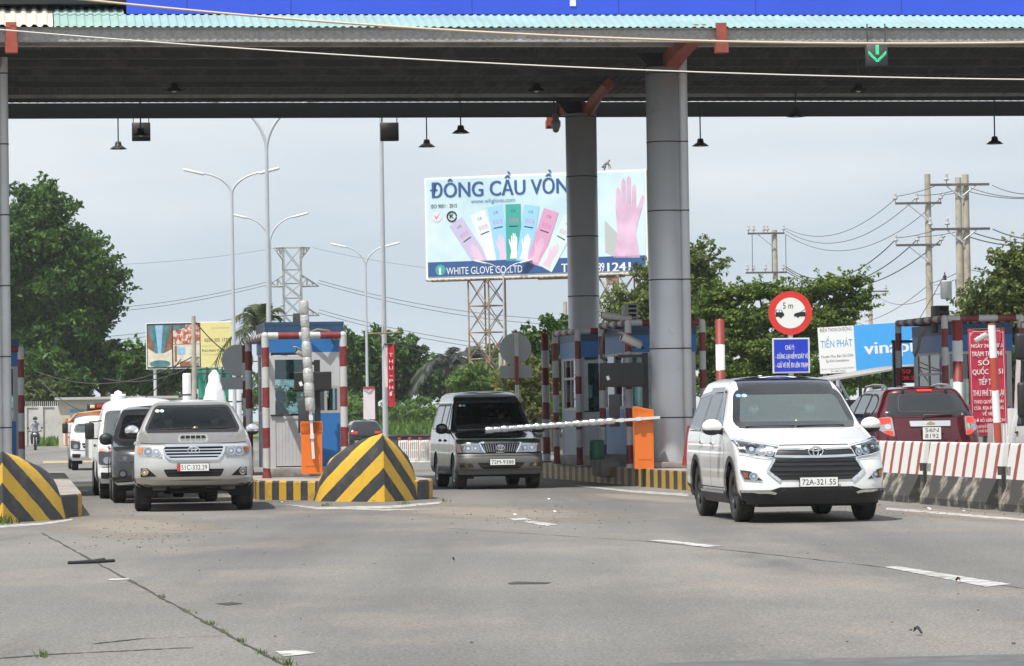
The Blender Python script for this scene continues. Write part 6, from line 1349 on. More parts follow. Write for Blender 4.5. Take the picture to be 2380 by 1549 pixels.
barrier('farthest red striped concrete barrier, behind the white people carrier', 8.2, 2.0)
# ================================================================== street lamps, poles, wires
GALV = mat('galvanised_pole', (0.49, 0.52, 0.56), 0.45, 0.2, var=0.06); LUM = mat('luminaire_grey', (0.72, 0.74, 0.76), 0.4)
def street_lamp(label, x, y, d, span, htip, fork, rz=0.0, r=0.085):
    t = thing('street_lamp', label, 'street lamp', pos(x, d, y), rz, 'twin armed street lamps along the median')
    mb = MB(); mb.tube([(0, 0, 0), (0, 0, fork)], [r, r * 0.62], 14); mb.lathe([(r * 1.7, 0), (r * 1.7, 0.05), (r, 0.06)], 14); mb.build('pole', GALV, t)
    for s in (-1, 1):
        mb = MB(); P = []
        for k in range(13):
            u = k / 12; a = u * R(78); Rr = htip - fork
            P.append((s * (span / 2 - 0.45) * (1 - math.cos(a)) / (1 - math.cos(R(78))) , 0, fork - 0.1 + (Rr + 0.1 - 0.1) * math.sin(a) / math.sin(R(78))))
        mb.tube(P, [r * 0.55] * 7 + [r * 0.42] * 6, 10); arm = mb.build('arm', GALV, t)
        mb = MB(); a = Vector(P[-1]); mb.bbox(a + Vector((s * 0.26, 0, 0.045)), (0.78, 0.26, 0.10), 0.04, 0, None, Matrix.Rotation(-s * R(14), 3, 'Y')); mb.build('luminaire', LUM, t)
street_lamp('twin armed street lamp left of the pylon, its left lamp highest over the open sky', 546, 1000, 128, 3.2, 10.7, 9.85)
street_lamp('tallest twin armed street lamp, its arms cut off by the dark canopy edge', 628, 1000, 100, 3.2, 10.7, 9.25)
street_lamp('twin armed street lamp partly hidden behind the tall lamp, left of the pylon top', 633, 1000, 157, 3.2, 10.75, 9.5)
street_lamp('twin armed street lamp right of the pylon, standing behind the white flag banner', 855, 1000, 178, 3.2, 10.4, 9.3)
street_lamp('bare looking grey lamp pole rising from behind the centre crash nose past the black box', 896, 1000, 88, 3.2, 11.2, 10.2, r=0.075)
street_lamp('farthest twin armed street lamp, overlapping the lower edge of the glove billboard', 1175, 1000, 213, 3.2, 11.0, 10.0)
# crossbar of banners on the bare pole
WIREM = mat('wire_grey', (0.10, 0.10, 0.105), 0.7); WIRED = mat('wire_dark', (0.05, 0.05, 0.052), 0.7)
def wire(name, label, a, b, sag, r, m, cat='cable', group=None, n=24):
    mb = MB(); pts = [a.lerp(b, i / n) - Vector((0, 0, sag * 4 * (i / n) * (1 - i / n))) for i in range(n + 1)]
    mb.tube(pts, r, 5); return tag(mb.build(name, m), label, cat, group)
# two cables close to the camera side of the canopy
wire('overhead_cable', 'thick tan overhead cable slanting across the canopy roof and beam', at(90, -12, 40), at(2460, 98, 40) , 0.20, 0.0145, mat('cable_tan', (0.55, 0.44, 0.32), 0.6))
wire('overhead_cable', 'thin white overhead cable slanting across the dark canopy ceiling', at(-60, 64, 44), at(2460, 186, 44), 0.14, 0.0085, mat('cable_white', (0.66, 0.63, 0.58), 0.6))
# lattice pylon
PYL = mat('pylon_steel', (0.30, 0.31, 0.325), 0.6)
pb = pos(684, 400, 1000); py = thing('transmission_pylon', 'grey lattice transmission pylon with two pairs of wide arms', 'pylon', pb, R(8)); k = 400 / F
zt = at(684, 576, 400).z; z1 = at(684, 646, 400).z; z2 = at(684, 714, 400).z
mb = MB(); bw = 1.02
def bar(mb, a, b, r): mb.tube([a, b], r, 4, 0, False, False)
lv = [0, 3, 6, 9, 11.5, 13.5, 15.5, 17.2, 18.8, zt]
for i, z in enumerate(lv):
    wv = bw + (1.8 if z == 0 else 0) + max(0, (9 - z) * 0.12)
    lv[i] = (z, wv)
cs = lambda z, wv: [Vector((-wv, -wv, z)), Vector((wv, -wv, z)), Vector((wv, wv, z)), Vector((-wv, wv, z))]
for (za, wa), (zb, wb) in zip(lv, lv[1:]):
    A, B = cs(za, wa), cs(zb, wb)
    for q in range(4): bar(mb, A[q], B[q], 0.065); bar(mb, A[q], B[(q + 1) % 4], 0.05); bar(mb, A[(q + 1) % 4], B[q], 0.05); bar(mb, B[q], B[(q + 1) % 4], 0.05)
mb.build('tower', PYL, py)
for z, L_, up in ((z1 - 1.0, 3.1, 1.3), (z2 - 1.0, 3.1, 1.3), (zt, 2.1, -1.4)):
    for s in (-1, 1):
        mb = MB(); tip = Vector((s * L_, 0, z))
        for yy in (-bw, bw):
            bar(mb, Vector((s * bw, yy, z)), tip, 0.08); bar(mb, Vector((s * bw, yy, z + up)), tip, 0.07)
            for q in (0.33, 0.66): a = Vector((s * bw, yy, z)).lerp(tip, q); b = Vector((s * bw, yy, z + up)).lerp(tip, q); bar(mb, a, b, 0.045); bar(mb, b, Vector((s * bw, yy, z)).lerp(tip, max(0, q - 0.33)), 0.045)
        mb.build('cross_arm', PYL, py)
# transmission lines
for i, (a, b, dd, sg) in enumerate((((-50, 718), (628, 654), 400, 1.4), ((-50, 728), (632, 660), 400, 1.4), ((-50, 788), (628, 722), 400, 1.2), ((-50, 800), (632, 729), 400, 1.2), ((741, 652), (1500, 742), 400, 1.6), ((738, 658), (1500, 757), 400, 1.6), ((741, 720), (1500, 812), 400, 1.6), ((738, 727), (1500, 826), 400, 1.6), ((-50, 612), (642, 577), 400, 1.0), ((726, 576), (1300, 634), 400, 1.0))):
    wire('power_line', ['upper', 'second', 'third', 'lowest'][i % 4] + ' transmission wire running %s of the pylon' % ('left' if i < 4 or i == 8 else 'right') if i < 8 else 'faint top wire running %s from the pylon peak' % ('left' if i == 8 else 'right'), at(*a, dd), at(*b, dd), sg, 0.035 if i < 8 else 0.02, WIREM, 'power line', 'transmission wires from the pylon')
# concrete power poles on the right
CPOLE = mat('pole_concrete', (0.42, 0.38, 0.31), 0.9, var=0.2, vs=1.5, dirt=(0.22, 0.20, 0.17), ds=1.2); ISTEEL = mat('cross_arm_steel', (0.09, 0.085, 0.085), 0.6, dirt=(0.2, 0.16, 0.12), ds=3); INS = mat('insulator_porcelain', (0.42, 0.43, 0.44), 0.25)
def upole(label, x, d, ytop, arms, r0=0.17, twin=0.0, group=None, extra=None):
    p = pos(x, d, 1000); zt = at(x, ytop, d).z; t = thing('utility_pole', label, 'utility pole', p, R(3)); s = d / F
    for tx in ((0,) if not twin else (-twin / 2, twin / 2)):
        mb = MB(); rt = r0 * 0.68; mb.tube([(tx, 0, 0), (tx, 0, zt - (0.12 if tx < 0 else 0))], [r0, rt], 10)
        mb.build('pole', CPOLE, t)
    for (ya, xl, xr, ins, brace) in arms:
        z = at(x, ya, d).z; mb = MB(); mb.box(((xl + xr) / 2 * s, -r0, z), ((xr - xl) * s, 0.08, 0.1)); 
        ar = mb.build('cross_arm', ISTEEL, t)
        mb = MB()
        for bx in brace: mb.tube([(bx * s, -r0, z - 0.05), (0, -r0, z - abs(bx) * s * 0.85)], 0.035, 5)
        if brace: mb.build('brace', GALV, t)
        for ix in ins:
            mb = MB(); mb.lathe([(0.02, 0), (0.03, 0.15), (0.13, 0.18), (0.13, 0.26), (0.07, 0.3), (0.10, 0.36), (0.05, 0.42), (0.09, 0.48), (0.03, 0.56), (0.001, 0.58)], 12, 0, True, Matrix.Translation((ix * s, -r0, z + 0.04)) @ Matrix.Scale(0.78, 4))
            mb.build('insulator', INS, ar)
    return t
up1 = upole('concrete utility pole with two cross arms behind the feathery tree', 1808, 190, 535, [(543, -64, 22, (-62, -50, -26, -18, 20), (-40,)), (634, -70, 26, (-66, -52, -24, 18), ())], 0.2)
up2 = upole('single concrete utility pole with a transformer, left of the twin pole', 2166, 150, 405, [(473, -78, 30, (-78, -28, 28), (-48,)), (570, -78, 26, (-78, -28, 28), (-48,))], 0.19)
up3 = upole('twin concrete utility pole with wide cross arms above the red banner', 2246, 140, 406, [(430, -76, 62, (-38,), (-38, 30)), (533, -76, 62, (-38, -78), (-38, 30))], 0.19, 0.30)
up4 = upole('small distant concrete pole between the feathery tree and the transformer', 2028, 230, 668, [(678, -18, 42, (-14, 36), (36,))], 0.18)
up5 = upole('plain tan pole standing in front of the hotel billboard', 453, 120, 735, [], 0.11)
up6 = upole('plain pale concrete pole beside the rusty billboard tower', 1166, 205, 820, [], 0.17)
up7 = upole('short plain concrete pole left of the rear grey column', 1318, 160, 702, [], 0.14)
# transformer hung on the single pole
p = at(2199, 673, 149.5); tr = thing('transformer', 'pale grey pole mounted transformer can beside the single utility pole', 'transformer', p, 0); s = 150 / F
mb = MB(); mb.lathe([(0.001, 0.40), (0.25, 0.38), (0.27, 0.34), (0.25, 0.3), (0.25, -0.38), (0.2, -0.42), (0.001, -0.42)], 20); mb.build('tank', mat('transformer_grey', (0.42, 0.45, 0.48), 0.5), tr)
mb = MB(); mb.lathe([(0.05, 0.38), (0.09, 0.44), (0.05, 0.5), (0.09, 0.56), (0.04, 0.62), (0.02, 0.75)], 12, c=(-0.05, 0, 0)); mb.build('bushing', BLK, tr)
for z in (0.2, -0.2): mb = MB(); mb.box((-0.4, 0.1, z), (0.35, 0.08, 0.06)); mb.build('bracket', GALV, tr)
mb = MB(); mb.tube([(0.22, 0, 0.35), (0.42, 0, 0.42), (0.45, 0, 0.0), (0.45, 0, -0.6), (0.3, 0, -0.72), (0.22, 0, -0.4)], 0.025, 6); mb.build('cable', WIRED, tr)
wires = [((2088, 456), (1826, 531), 150, 190, 2.0), ((2136, 454), (1826, 537), 150, 190, 2.6), ((2196, 452), (1826, 545), 150, 190, 3.2), ((2086, 553), (1826, 620), 150, 190, 2.4), ((2138, 551), (1828, 626), 150, 190, 2.8), ((2196, 550), (1828, 632), 150, 190, 3.0), ((2088, 456), (2176, 432), 150, 140, 0.1), ((2136, 454), (2240, 436), 150, 140, 0.2), ((2196, 452), (2250, 440), 150, 140, 0.1), ((2306, 431), (2440, 446), 140, 120, 0.4), ((2256, 437), (2440, 455), 140, 120, 0.4), ((2250, 445), (2440, 459), 140, 120, 0.3), ((2308, 533), (2440, 556), 140, 120, 0.3), ((2262, 541), (2440, 566), 140, 120, 0.3), ((2256, 552), (2440, 572), 140, 120, 0.3), ((2086, 553), (2172, 536), 150, 140, 0.1), ((2138, 551), (2236, 536), 150, 140, 0.1), ((2258, 628), (2440, 642), 140, 120, 0.2), ((2010, 748), (2155, 665), 200, 150, 0.5), ((2160, 660), (2240, 627), 150, 140, 0.1), ((2025, 676), (2160, 690), 230, 150, 1.2), ((2268, 686), (2440, 710), 140, 120, 0.4), ((1985, 748), (2160, 752), 200, 150, 0.6), ((2126, 758), (2192, 645), 149, 139, 0.1)]
for i, (a, b, da, db, sg) in enumerate(wires): wire('power_line', 'thin dark overhead wire among the utility poles on the right', at(*a, da), at(*b, db), sg * 0.5, 0.015 if i not in (3, 4, 5, 12, 13, 14) else 0.025, WIRED, 'power line', 'wires between the utility poles')
for x in (1748, 1826, 1794): 
    a, b = at(x, 546, 189), at(x + 1, 632, 189)
    wire('power_line', 'short vertical jumper wire between the cross arms of the pole behind the feathery tree', a, b, 0.0, 0.02, WIREM, 'power line', 'jumper wires on the utility pole')
for i, (a, b, da, db, sg) in enumerate([((90, 880), (420, 836), 125, 120, 1.6), ((80, 862), (450, 828), 125, 120, 0.7), ((456, 750), (600, 840), 120, 130, 0.4), ((1020, 822), (1168, 822), 220, 205, 0.4), ((900, 790), (1168, 814), 230, 205, 0.6), ((240, 880), (450, 850), 122, 120, 0.3)]):
    wire('power_line', 'low dark wire strung between the plain poles on the left' if i not in (3, 4) else 'low dark wire passing the rusty billboard tower', at(*a, da), at(*b, db), sg, 0.02, WIRED, 'power line', 'low wires' if i not in (3, 4) else 'low wires by the billboard tower')
# ================================================================== glove billboard on its lattice tower
RUST = mat('rusty_steel', (0.30, 0.20, 0.12), 0.85, var=0.35, vs=2, dirt=(0.42, 0.38, 0.32), ds=1.5)
BSKY = mat('billboard_pale_blue', (0.50, 0.68, 0.74), 0.6, var=0.12, vs=0.25, dirt=(0.70, 0.80, 0.83), ds=0.18, dlo=0.42, dhi=0.7); NAVY = mat('billboard_navy', (0.028, 0.085, 0.26), 0.6); WHB = mat('billboard_white', (0.78, 0.79, 0.79), 0.6)
BD_ = 213.0; bc = at(1243, 523, BD_); yaw = R(-17); gb2 = thing('billboard', 'large pale blue glove billboard with navy lettering on a rusty lattice tower', 'billboard', bc, yaw); gb2.rotation_euler = (0, R(-0.25), yaw)
k = BD_ / F; W_ = 512 * k / math.cos(yaw); Hh = 236 * k; cu = lambda px: (px - 1243) * k / math.cos(yaw) ; cz = lambda py: (523 - py) * k
mb = MB(); mb.box((0, 0.6, 0), (W_, 0.9, Hh), 0); mb.build('frame_box', RUST, gb2)
mb = MB(); mb.box((0, 0.10, 0), (W_ + 0.1, 0.06, Hh + 0.1), 0); mb.build('vinyl_edge', WHB, gb2)
mb = MB(); mb.box((0, 0.06, 0), (W_ - 0.16, 0.04, Hh - 0.16), 0); mb.build('poster', BSKY, gb2)
mb = MB(); mb.box((0, 0.03, -Hh / 2 + 0.10 + 18 * k), (W_ - 0.2, 0.02, 34 * k), 0); mb.build('navy_band', NAVY, gb2)
def zs(px, py): return cz(py + (px - 1243) * 0.040 if True else 0)      # the poster's own tilt in the picture
X = cu; 
def Z(px, py): return cz(py + (px - 1243) * 0.0405)
mb = MB(); mb.text('ĐÔNG CẦU VỒNG', X(1000), Z(1000, 461), 35 * k, 352 * k / math.cos(yaw), 0.015, 0, 0.02, 'LEFT'); mb.text('www.whglove.com', X(1146), Z(1146, 471), 10 * k, 108 * k, 0.015, 1); mb.text('ISO 9001 : 2015', X(1031), Z(1031, 484), 9 * k, 64 * k, 0.015, 2)
mb.text('WHITE GLOVE CO.,LTD', X(1034), Z(1034, 641), 17 * k, 178 * k / math.cos(yaw), 0.005, 3, 0.0, 'LEFT'); mb.text('Tel:', X(1303), Z(1303, 633), 20 * k, 34 * k / math.cos(yaw), 0.005, 3, 0.025, 'LEFT'); mb.text('0254.389', X(1345), Z(1345, 632), 20 * k, 56 * k / math.cos(yaw), 0.005, 3, 0.02, 'LEFT'); mb.text('1241', X(1409), Z(1409, 630), 20 * k, 52 * k / math.cos(yaw), 0.005, 3, 0.025, 'LEFT')
mb.build('lettering', [NAVY, mat('print_blue', (0.10, 0.22, 0.48), 0.6), INK, WHB], gb2)
PK, PKD = mat('print_pink', (0.66, 0.44, 0.60), 0.6, var=0.22, vs=0.9), mat('print_pink_pale', (0.72, 0.52, 0.66), 0.6)
def glove(mb, cx, cz_, h, y, mi, ang=0.0, thumb=1):
    """flat printed glove: palm, four fingers, thumb"""
    M = Matrix.Translation((cx, 0, cz_)) @ Matrix.Rotation(ang, 4, 'Y'); w = h * 0.36
    out = [(-0.42, 0), (-0.36, 0.12), (-0.27, 0.30), (-0.34, 0.44), (-0.46, 0.60), (-0.52, 0.74), (-0.46, 0.77), (-0.36, 0.66), (-0.28, 0.58)]
    for i, (fx, ft) in enumerate(((-0.20, 0.90), (-0.03, 1.0), (0.14, 0.97), (0.30, 0.86))): out += [(fx - 0.075, 0.62), (fx - 0.06, ft - 0.04), (fx, ft), (fx + 0.06, ft - 0.04), (fx + 0.075, 0.62)]
    out += [(0.36, 0.52), (0.30, 0.30), (0.36, 0.12), (0.42, 0)]
    mb.prism([(a * w * thumb * 1.1, b * h) for a, b in out], y, y + 0.008, mi, 'xz', M)
mb = MB(); glove(mb, X(1453), Z(1453, 598), 190 * k, 0.02, 0, R(2), -1); mb.prism([(X(1404), Z(1404, 512)), (X(1404), Z(1404, 585)), (X(1432), Z(1432, 600)), (X(1436), Z(1436, 545))], 0.025, 0.03, 1, 'xz'); mb.build('printed_glove', [PK, mat('print_grey', (0.45, 0.49, 0.48), 0.6)], gb2)
packs = [(1092, 570, -33, 'pack_lilac', (0.52, 0.47, 0.66), 1), (1131, 556, -20, 'pack_white', (0.70, 0.74, 0.78), 2), (1160, 544, -9, 'pack_blue', (0.30, 0.58, 0.78), 1), (1193, 541, 0, 'pack_teal', (0.04, 0.36, 0.32), 2), (1226, 543, 10, 'pack_blue', (0.30, 0.58, 0.78), 2), (1260, 552, 20, 'pack_rose', (0.64, 0.32, 0.50), 0), (1296, 566, 30, 'pack_mint', (0.62, 0.76, 0.73), 1)]
for i, (px, py, an, mn, c, gi) in enumerate(packs):
    M = Matrix.Translation((X(px), 0.024 - i * 0.0012, Z(px, py))) @ Matrix.Rotation(R(an), 4, 'Y'); mb = MB(); w_, h_ = 37 * k, 132 * k
    mb.box((0, 0, 0), (w_, 0.001, h_), 0, M); mb.text('무지개', 0, h_ * 0.17, h_ * 0.075, w_ * 0.6, -0.0012, 2, 0, 'CENTER', M); mb.text('CE', 0, h_ * 0.36, h_ * 0.045, w_ * 0.3, -0.0012, 3, 0, 'CENTER', M); mb.box((0, -0.001, h_ * 0.11), (w_ * 0.6, 0.0005, h_ * 0.02), 3, M)
    g = MB(); glove(g, 0, -h_ * 0.46, h_ * 0.46, -0.0016, 1); mb.add([M @ Vector(v) for v in g.v], g.f, 1); mb.build('printed_pack', [mat(mn, c, 0.6), [mat('print_rose', (0.70, 0.45, 0.60), 0.6), PKD, WHB][gi], mat('print_magenta', (0.55, 0.12, 0.35), 0.6), INK], gb2)
mb = MB(); e = lambda r, n=24: [(X(1049) + r * math.cos(2 * math.pi * q / n), Z(1049, 504) + r * math.sin(2 * math.pi * q / n)) for q in range(n)]
mb.tube([(a, 0.02, b) for a, b in e(0.30)] , 0.045, 4, 0); mb.text('K', X(1049), Z(1049, 508), 0.26, 0.26, 0.012, 0, 0.03); mb.build('printed_seal', INK, gb2)
mb = MB(); c0 = (X(1014), Z(1014, 505)); mb.lathe([(0.001, 0.02), (0.32, 0.02)], 24, 0, False, Matrix.Translation((c0[0], 0, c0[1])), axis='y'); mb.prism([(c0[0] - 0.16, c0[1] + 0.05), (c0[0] - 0.05, c0[1] - 0.18), (c0[0] + 0.24, c0[1] + 0.26), (c0[0] - 0.04, c0[1] - 0.05), (c0[0] - 0.12, c0[1] + 0.08)], 0.012, 0.015, 1); mb.build('printed_seal', [mat('seal_pale', (0.70, 0.66, 0.72), 0.6), mat('print_magenta', (0.55, 0.12, 0.35), 0.6)], gb2)
mb = MB(); mb.lathe([(0.001, 0.012), (0.34, 0.012)], 24, 0, False, Matrix.Translation((X(1020), 0, Z(1020, 630))), axis='y'); glove(mb, X(1019), Z(1019, 641), 0.5, 0.004, 1); mb.build('glove_logo', [mat('pack_teal', (0.04, 0.36, 0.32), 0.6), WHB], gb2)
# slatted right side of the double board
mb = MB(); 
for q in range(15): mb.box((W_ / 2 + 0.34, 0.4, -Hh / 2 + Hh * (q + 0.5) / 15), (0.62, 0.05, Hh / 15 * 0.52))
mb.build('side_slat', mat('slat_grey', (0.48, 0.46, 0.43), 0.7, dirt=(0.3, 0.24, 0.18), ds=2), gb2)
mb = MB(); mb.box((W_ / 2 + 0.34, 0.9, 0), (0.62, 0.04, Hh)); mb.build('side_back', RUST, gb2)
mb = MB(); zb = -Hh / 2 - 0.12
for y in (0.1, 1.0): mb.tube([(-W_ / 2, y, zb), (W_ / 2, y, zb)], 0.06, 6)
for q in range(40): mb.box((-W_ / 2 + W_ * q / 39, 0.3, zb + 0.02), (0.05, 0.9, 0.06))
mb.build('catwalk', RUST, gb2)
def lattice(mb, cx, hw, z0, z1, step, cy=0.8):
    cs = [(cx - hw, cy - hw), (cx + hw, cy - hw), (cx + hw, cy + hw), (cx - hw, cy + hw)]; n = max(1, round((z1 - z0) / step)); Tz = Matrix.Rotation(R(-22), 3, 'Z'); c0 = Vector((cx, cy, 0))
    P = lambda c, z: c0 + Tz @ (Vector((*c, 0)) - c0) + Vector((0, 0, z))
    for c in cs: mb.tube([P(c, z0), P(c, z1)], 0.055, 6)
    for i in range(n):
        za, zb_ = z0 + (z1 - z0) * i / n, z0 + (z1 - z0) * (i + 1) / n
        for q in range(4): a, b = cs[q], cs[(q + 1) % 4]; mb.tube([P(a, za), P(b, zb_)], 0.03, 5); mb.tube([P(b, za), P(a, zb_)], 0.03, 5); mb.tube([P(a, zb_), P(b, zb_)], 0.035, 5)
for cpx in (1119, 1419):
    mb = MB(); lattice(mb, X(cpx), 0.82, -bc.z, -Hh / 2 - 0.1, 1.6); mb.build('lattice_leg', RUST, gb2)
mb = MB(); mb.tube([(X(1240), 0.8, -Hh / 2 - 0.15), (X(1440), 0.8, -Hh / 2 - 0.15)], 0.1, 8); mb.bbox((X(1416), 0.4, -Hh / 2 - 0.45), (0.7, 0.5, 0.5), 0.03); mb.build('support_beam', RUST, gb2)
# ================================================================== hotel billboard
hp = at(442, 803, 190); k2 = 190 / F; hb = thing('billboard', 'hotel billboard with photo panels and a yellow phone number panel', 'billboard', hp, R(-3)); hw_, hh_ = 205 * k2, 104 * k2; hb.rotation_euler = (0, R(-0.3), R(-6))
HZ = lambda u, v: (-hw_ / 2 + u * hw_, -hh_ / 2 + v * hh_)
mb = MB(); mb.box((0, 0.1, 0), (hw_ + 0.1, 0.15, hh_ + 0.1)); mb.build('frame_box', WHB, hb)
def panel(name, u0, v0, u1, v1, m, y=0.01, th=0.012): a, b = HZ(u0, v0); c, d_ = HZ(u1, v1); mb = MB(); mb.box(((a + c) / 2, y, (b + d_) / 2), (c - a, th, d_ - b)); return mb.build(name, m, hb)
panel('photo_panel', 0, 0, 0.62, 1, mat('photo_black', (0.03, 0.03, 0.03), 0.5)); panel('yellow_panel', 0.621, 0, 1, 1, mat('panel_yellow', (0.66, 0.60, 0.26), 0.6, var=0.05))
c1 = mat('photo_teal', (0.06, 0.16, 0.18), 0.5, var=0.5, vs=2.5); c2 = mat('photo_cream', (0.58, 0.55, 0.45), 0.5, var=0.25, vs=2.5); c3 = mat('photo_brown', (0.24, 0.10, 0.05), 0.5, var=0.4, vs=4); c4 = mat('photo_red', (0.42, 0.08, 0.05), 0.5, var=0.5, vs=5, dirt=(0.6, 0.55, 0.45), ds=4, dlo=0.5, dhi=0.52); c5 = mat('photo_blue', (0.25, 0.45, 0.62), 0.5, var=0.2, vs=2); c6 = mat('photo_mosaic', (0.4, 0.38, 0.32), 0.5, var=0.6, vs=6, dirt=(0.08, 0.07, 0.06), ds=5, dlo=0.5, dhi=0.55)
def pp(name, uv, m, y=0.0): mb = MB(); mb.prism([HZ(u, v) for u, v in uv], y - 0.004, y + 0.004); return mb.build(name, m, hb)
pp('photo_print', [(0.01, 0.03), (0.29, 0.03), (0.29, 0.96), (0.01, 0.96)], c3); pp('photo_print', [(0.01, 0.03), (0.29, 0.03), (0.29, 0.42), (0.2, 0.34), (0.1, 0.34), (0.01, 0.45)], c2, -0.009)
pp('photo_print', [(0.01, 0.96), (0.10, 0.96), (0.13, 0.34), (0.09, 0.34)], c1, -0.018); pp('photo_print', [(0.19, 0.96), (0.28, 0.96), (0.2, 0.34), (0.165, 0.34)], c1, -0.018); pp('photo_print', [(0.10, 0.96), (0.19, 0.96), (0.165, 0.34), (0.13, 0.34)], c5, -0.016); pp('photo_print', ellipse(0.15, 0.1, 0.12, 0.08, 20), c1, -0.018)
pp('photo_print', [(0.305, 0.53), (0.61, 0.53), (0.61, 0.96), (0.305, 0.96)], c4); pp('photo_print', [(0.31, 0.84), (0.45, 0.9), (0.45, 0.96), (0.31, 0.96)], c1, -0.009); pp('photo_print', [(0.305, 0.03), (0.61, 0.03), (0.61, 0.52), (0.305, 0.52)], c2); pp('photo_print', [(0.35, 0.3), (0.44, 0.3), (0.44, 0.46), (0.35, 0.46)], c5, -0.009); pp('photo_print', [(0.38, 0.03), (0.5, 0.03), (0.5, 0.14), (0.38, 0.14)], c3, -0.009); pp('photo_print', [(0.5, 0.03), (0.61, 0.03), (0.61, 0.24), (0.5, 0.24)], c6, -0.009); pp('photo_print', [(0.32, 0.14), (0.345, 0.14), (0.345, 0.5), (0.32, 0.5)], c3, -0.009)
mb = MB(); HT = lambda s_, u, v, h, w_, mi, b=0.0: mb.text(s_, *HZ(u, v), h * hh_, w_ * hw_, -0.002, mi, b)
HT('pullman', 0.85, 0.86, .045, .2, 1); HT('0254 355 1777', 0.81, .57, .075, .29, 0, 0.01); HT('KHÁCH SẠN VÀ TRUNG TÂM HỘI NGHỊ', 0.81, .46, .03, .34, 1); HT('PULLMAN VŨNG TÀU', 0.81, .345, .055, .35, 0, 0.01); HT('HOTEL & CONVENTION CENTRE', 0.81, .27, .028, .32, 1); mb.build('lettering', [mat('print_dark', (0.09, 0.08, 0.05), 0.6), mat('print_faint', (0.46, 0.41, 0.2), 0.6)], hb)
mb = MB(); 
for u in (0.08, 0.92): mb.tube([HZ(u, 0)[0:1] + (0.2, -hh_ / 2), HZ(u, 0)[0:1] + (0.2, -hp.z)], 0.09, 8)
mb.build('leg', GALV, hb)
# ================================================================== phone shop billboard
vp = at(2062, 806, 104); k3 = 104 / F; vb = thing('billboard', 'blue and white phone shop billboard behind the red car', 'billboard', vp, R(-8)); vb.rotation_euler = (0, R(-2.6), R(-10)); vw, vh = 318 * k3, 108 * k3
mb = MB(); mb.box((0, 0.06, 0), (vw, 0.1, vh)); mb.build('frame_box', GALV, vb)
mb = MB(); ws = 84 * k3; mb.box((-vw / 2 + ws / 2, 0.0, 0), (ws, 0.015, vh)); mb.build('white_panel', WHB, vb); mb = MB(); mb.box((ws / 2, 0.0, 0), (vw - ws - 0.01, 0.015, vh)); mb.build('blue_panel', mat('panel_sky_blue', (0.055, 0.36, 0.80), 0.55, var=0.04), vb)
mb = MB(); xc = -vw / 2 + ws / 2
mb.text('ĐIỆN THOẠI DI ĐỘNG', xc, vh * 0.40, vh * 0.075, ws * 0.88, -0.012, 1); mb.text('TIẾN PHÁT', xc, vh * 0.06, vh * 0.155, ws * 0.88, -0.012, 0, 0.0); mb.text('Chuyên: Mua, Bán, Sửa Chữa', xc, -vh * 0.16, vh * 0.055, ws * 0.9, -0.012, 1); mb.text('Ép Kính Smartphone', xc, -vh * 0.26, vh * 0.055, ws * 0.62, -0.012, 1); mb.text('ĐC: QL 51, Trảng Cát, Tân Hải, TX. Phú Mỹ, Tỉnh BR-VT', xc, -vh * 0.42, vh * 0.03, ws * 0.9, -0.012, 1); mb.text('ĐT: 0908. 273.022', xc, -vh * 0.475, vh * 0.03, ws * 0.4, -0.012, 1)
mb.text('vinaphone', -vw / 2 + ws + 22 * k3, -vh * 0.14, vh * 0.27, 205 * k3, -0.012, 2, 0.02, 'LEFT'); mb.build('lettering', [mat('print_cyan', (0.06, 0.34, 0.62), 0.6), mat('print_ink_grey', (0.10, 0.10, 0.11), 0.6), WHB], vb)
mb = MB(); 
for x in (-vw * 0.47, -vw * 0.38, 0.2, vw * 0.4): mb.tube([(x, 0.15, -vh / 2), (x, 0.15, -vp.z)], 0.06, 6)
mb.tube([(-vw * 0.47, 0.15, -vh * 0.5), (-vw * 0.2, 1.2, -vp.z)], 0.04, 6); mb.tube([(-vw * 0.40, 0.15, -vh * 0.5), (-vw * 0.12, 1.2, -vp.z)], 0.04, 6); mb.build('leg', GALV, vb)
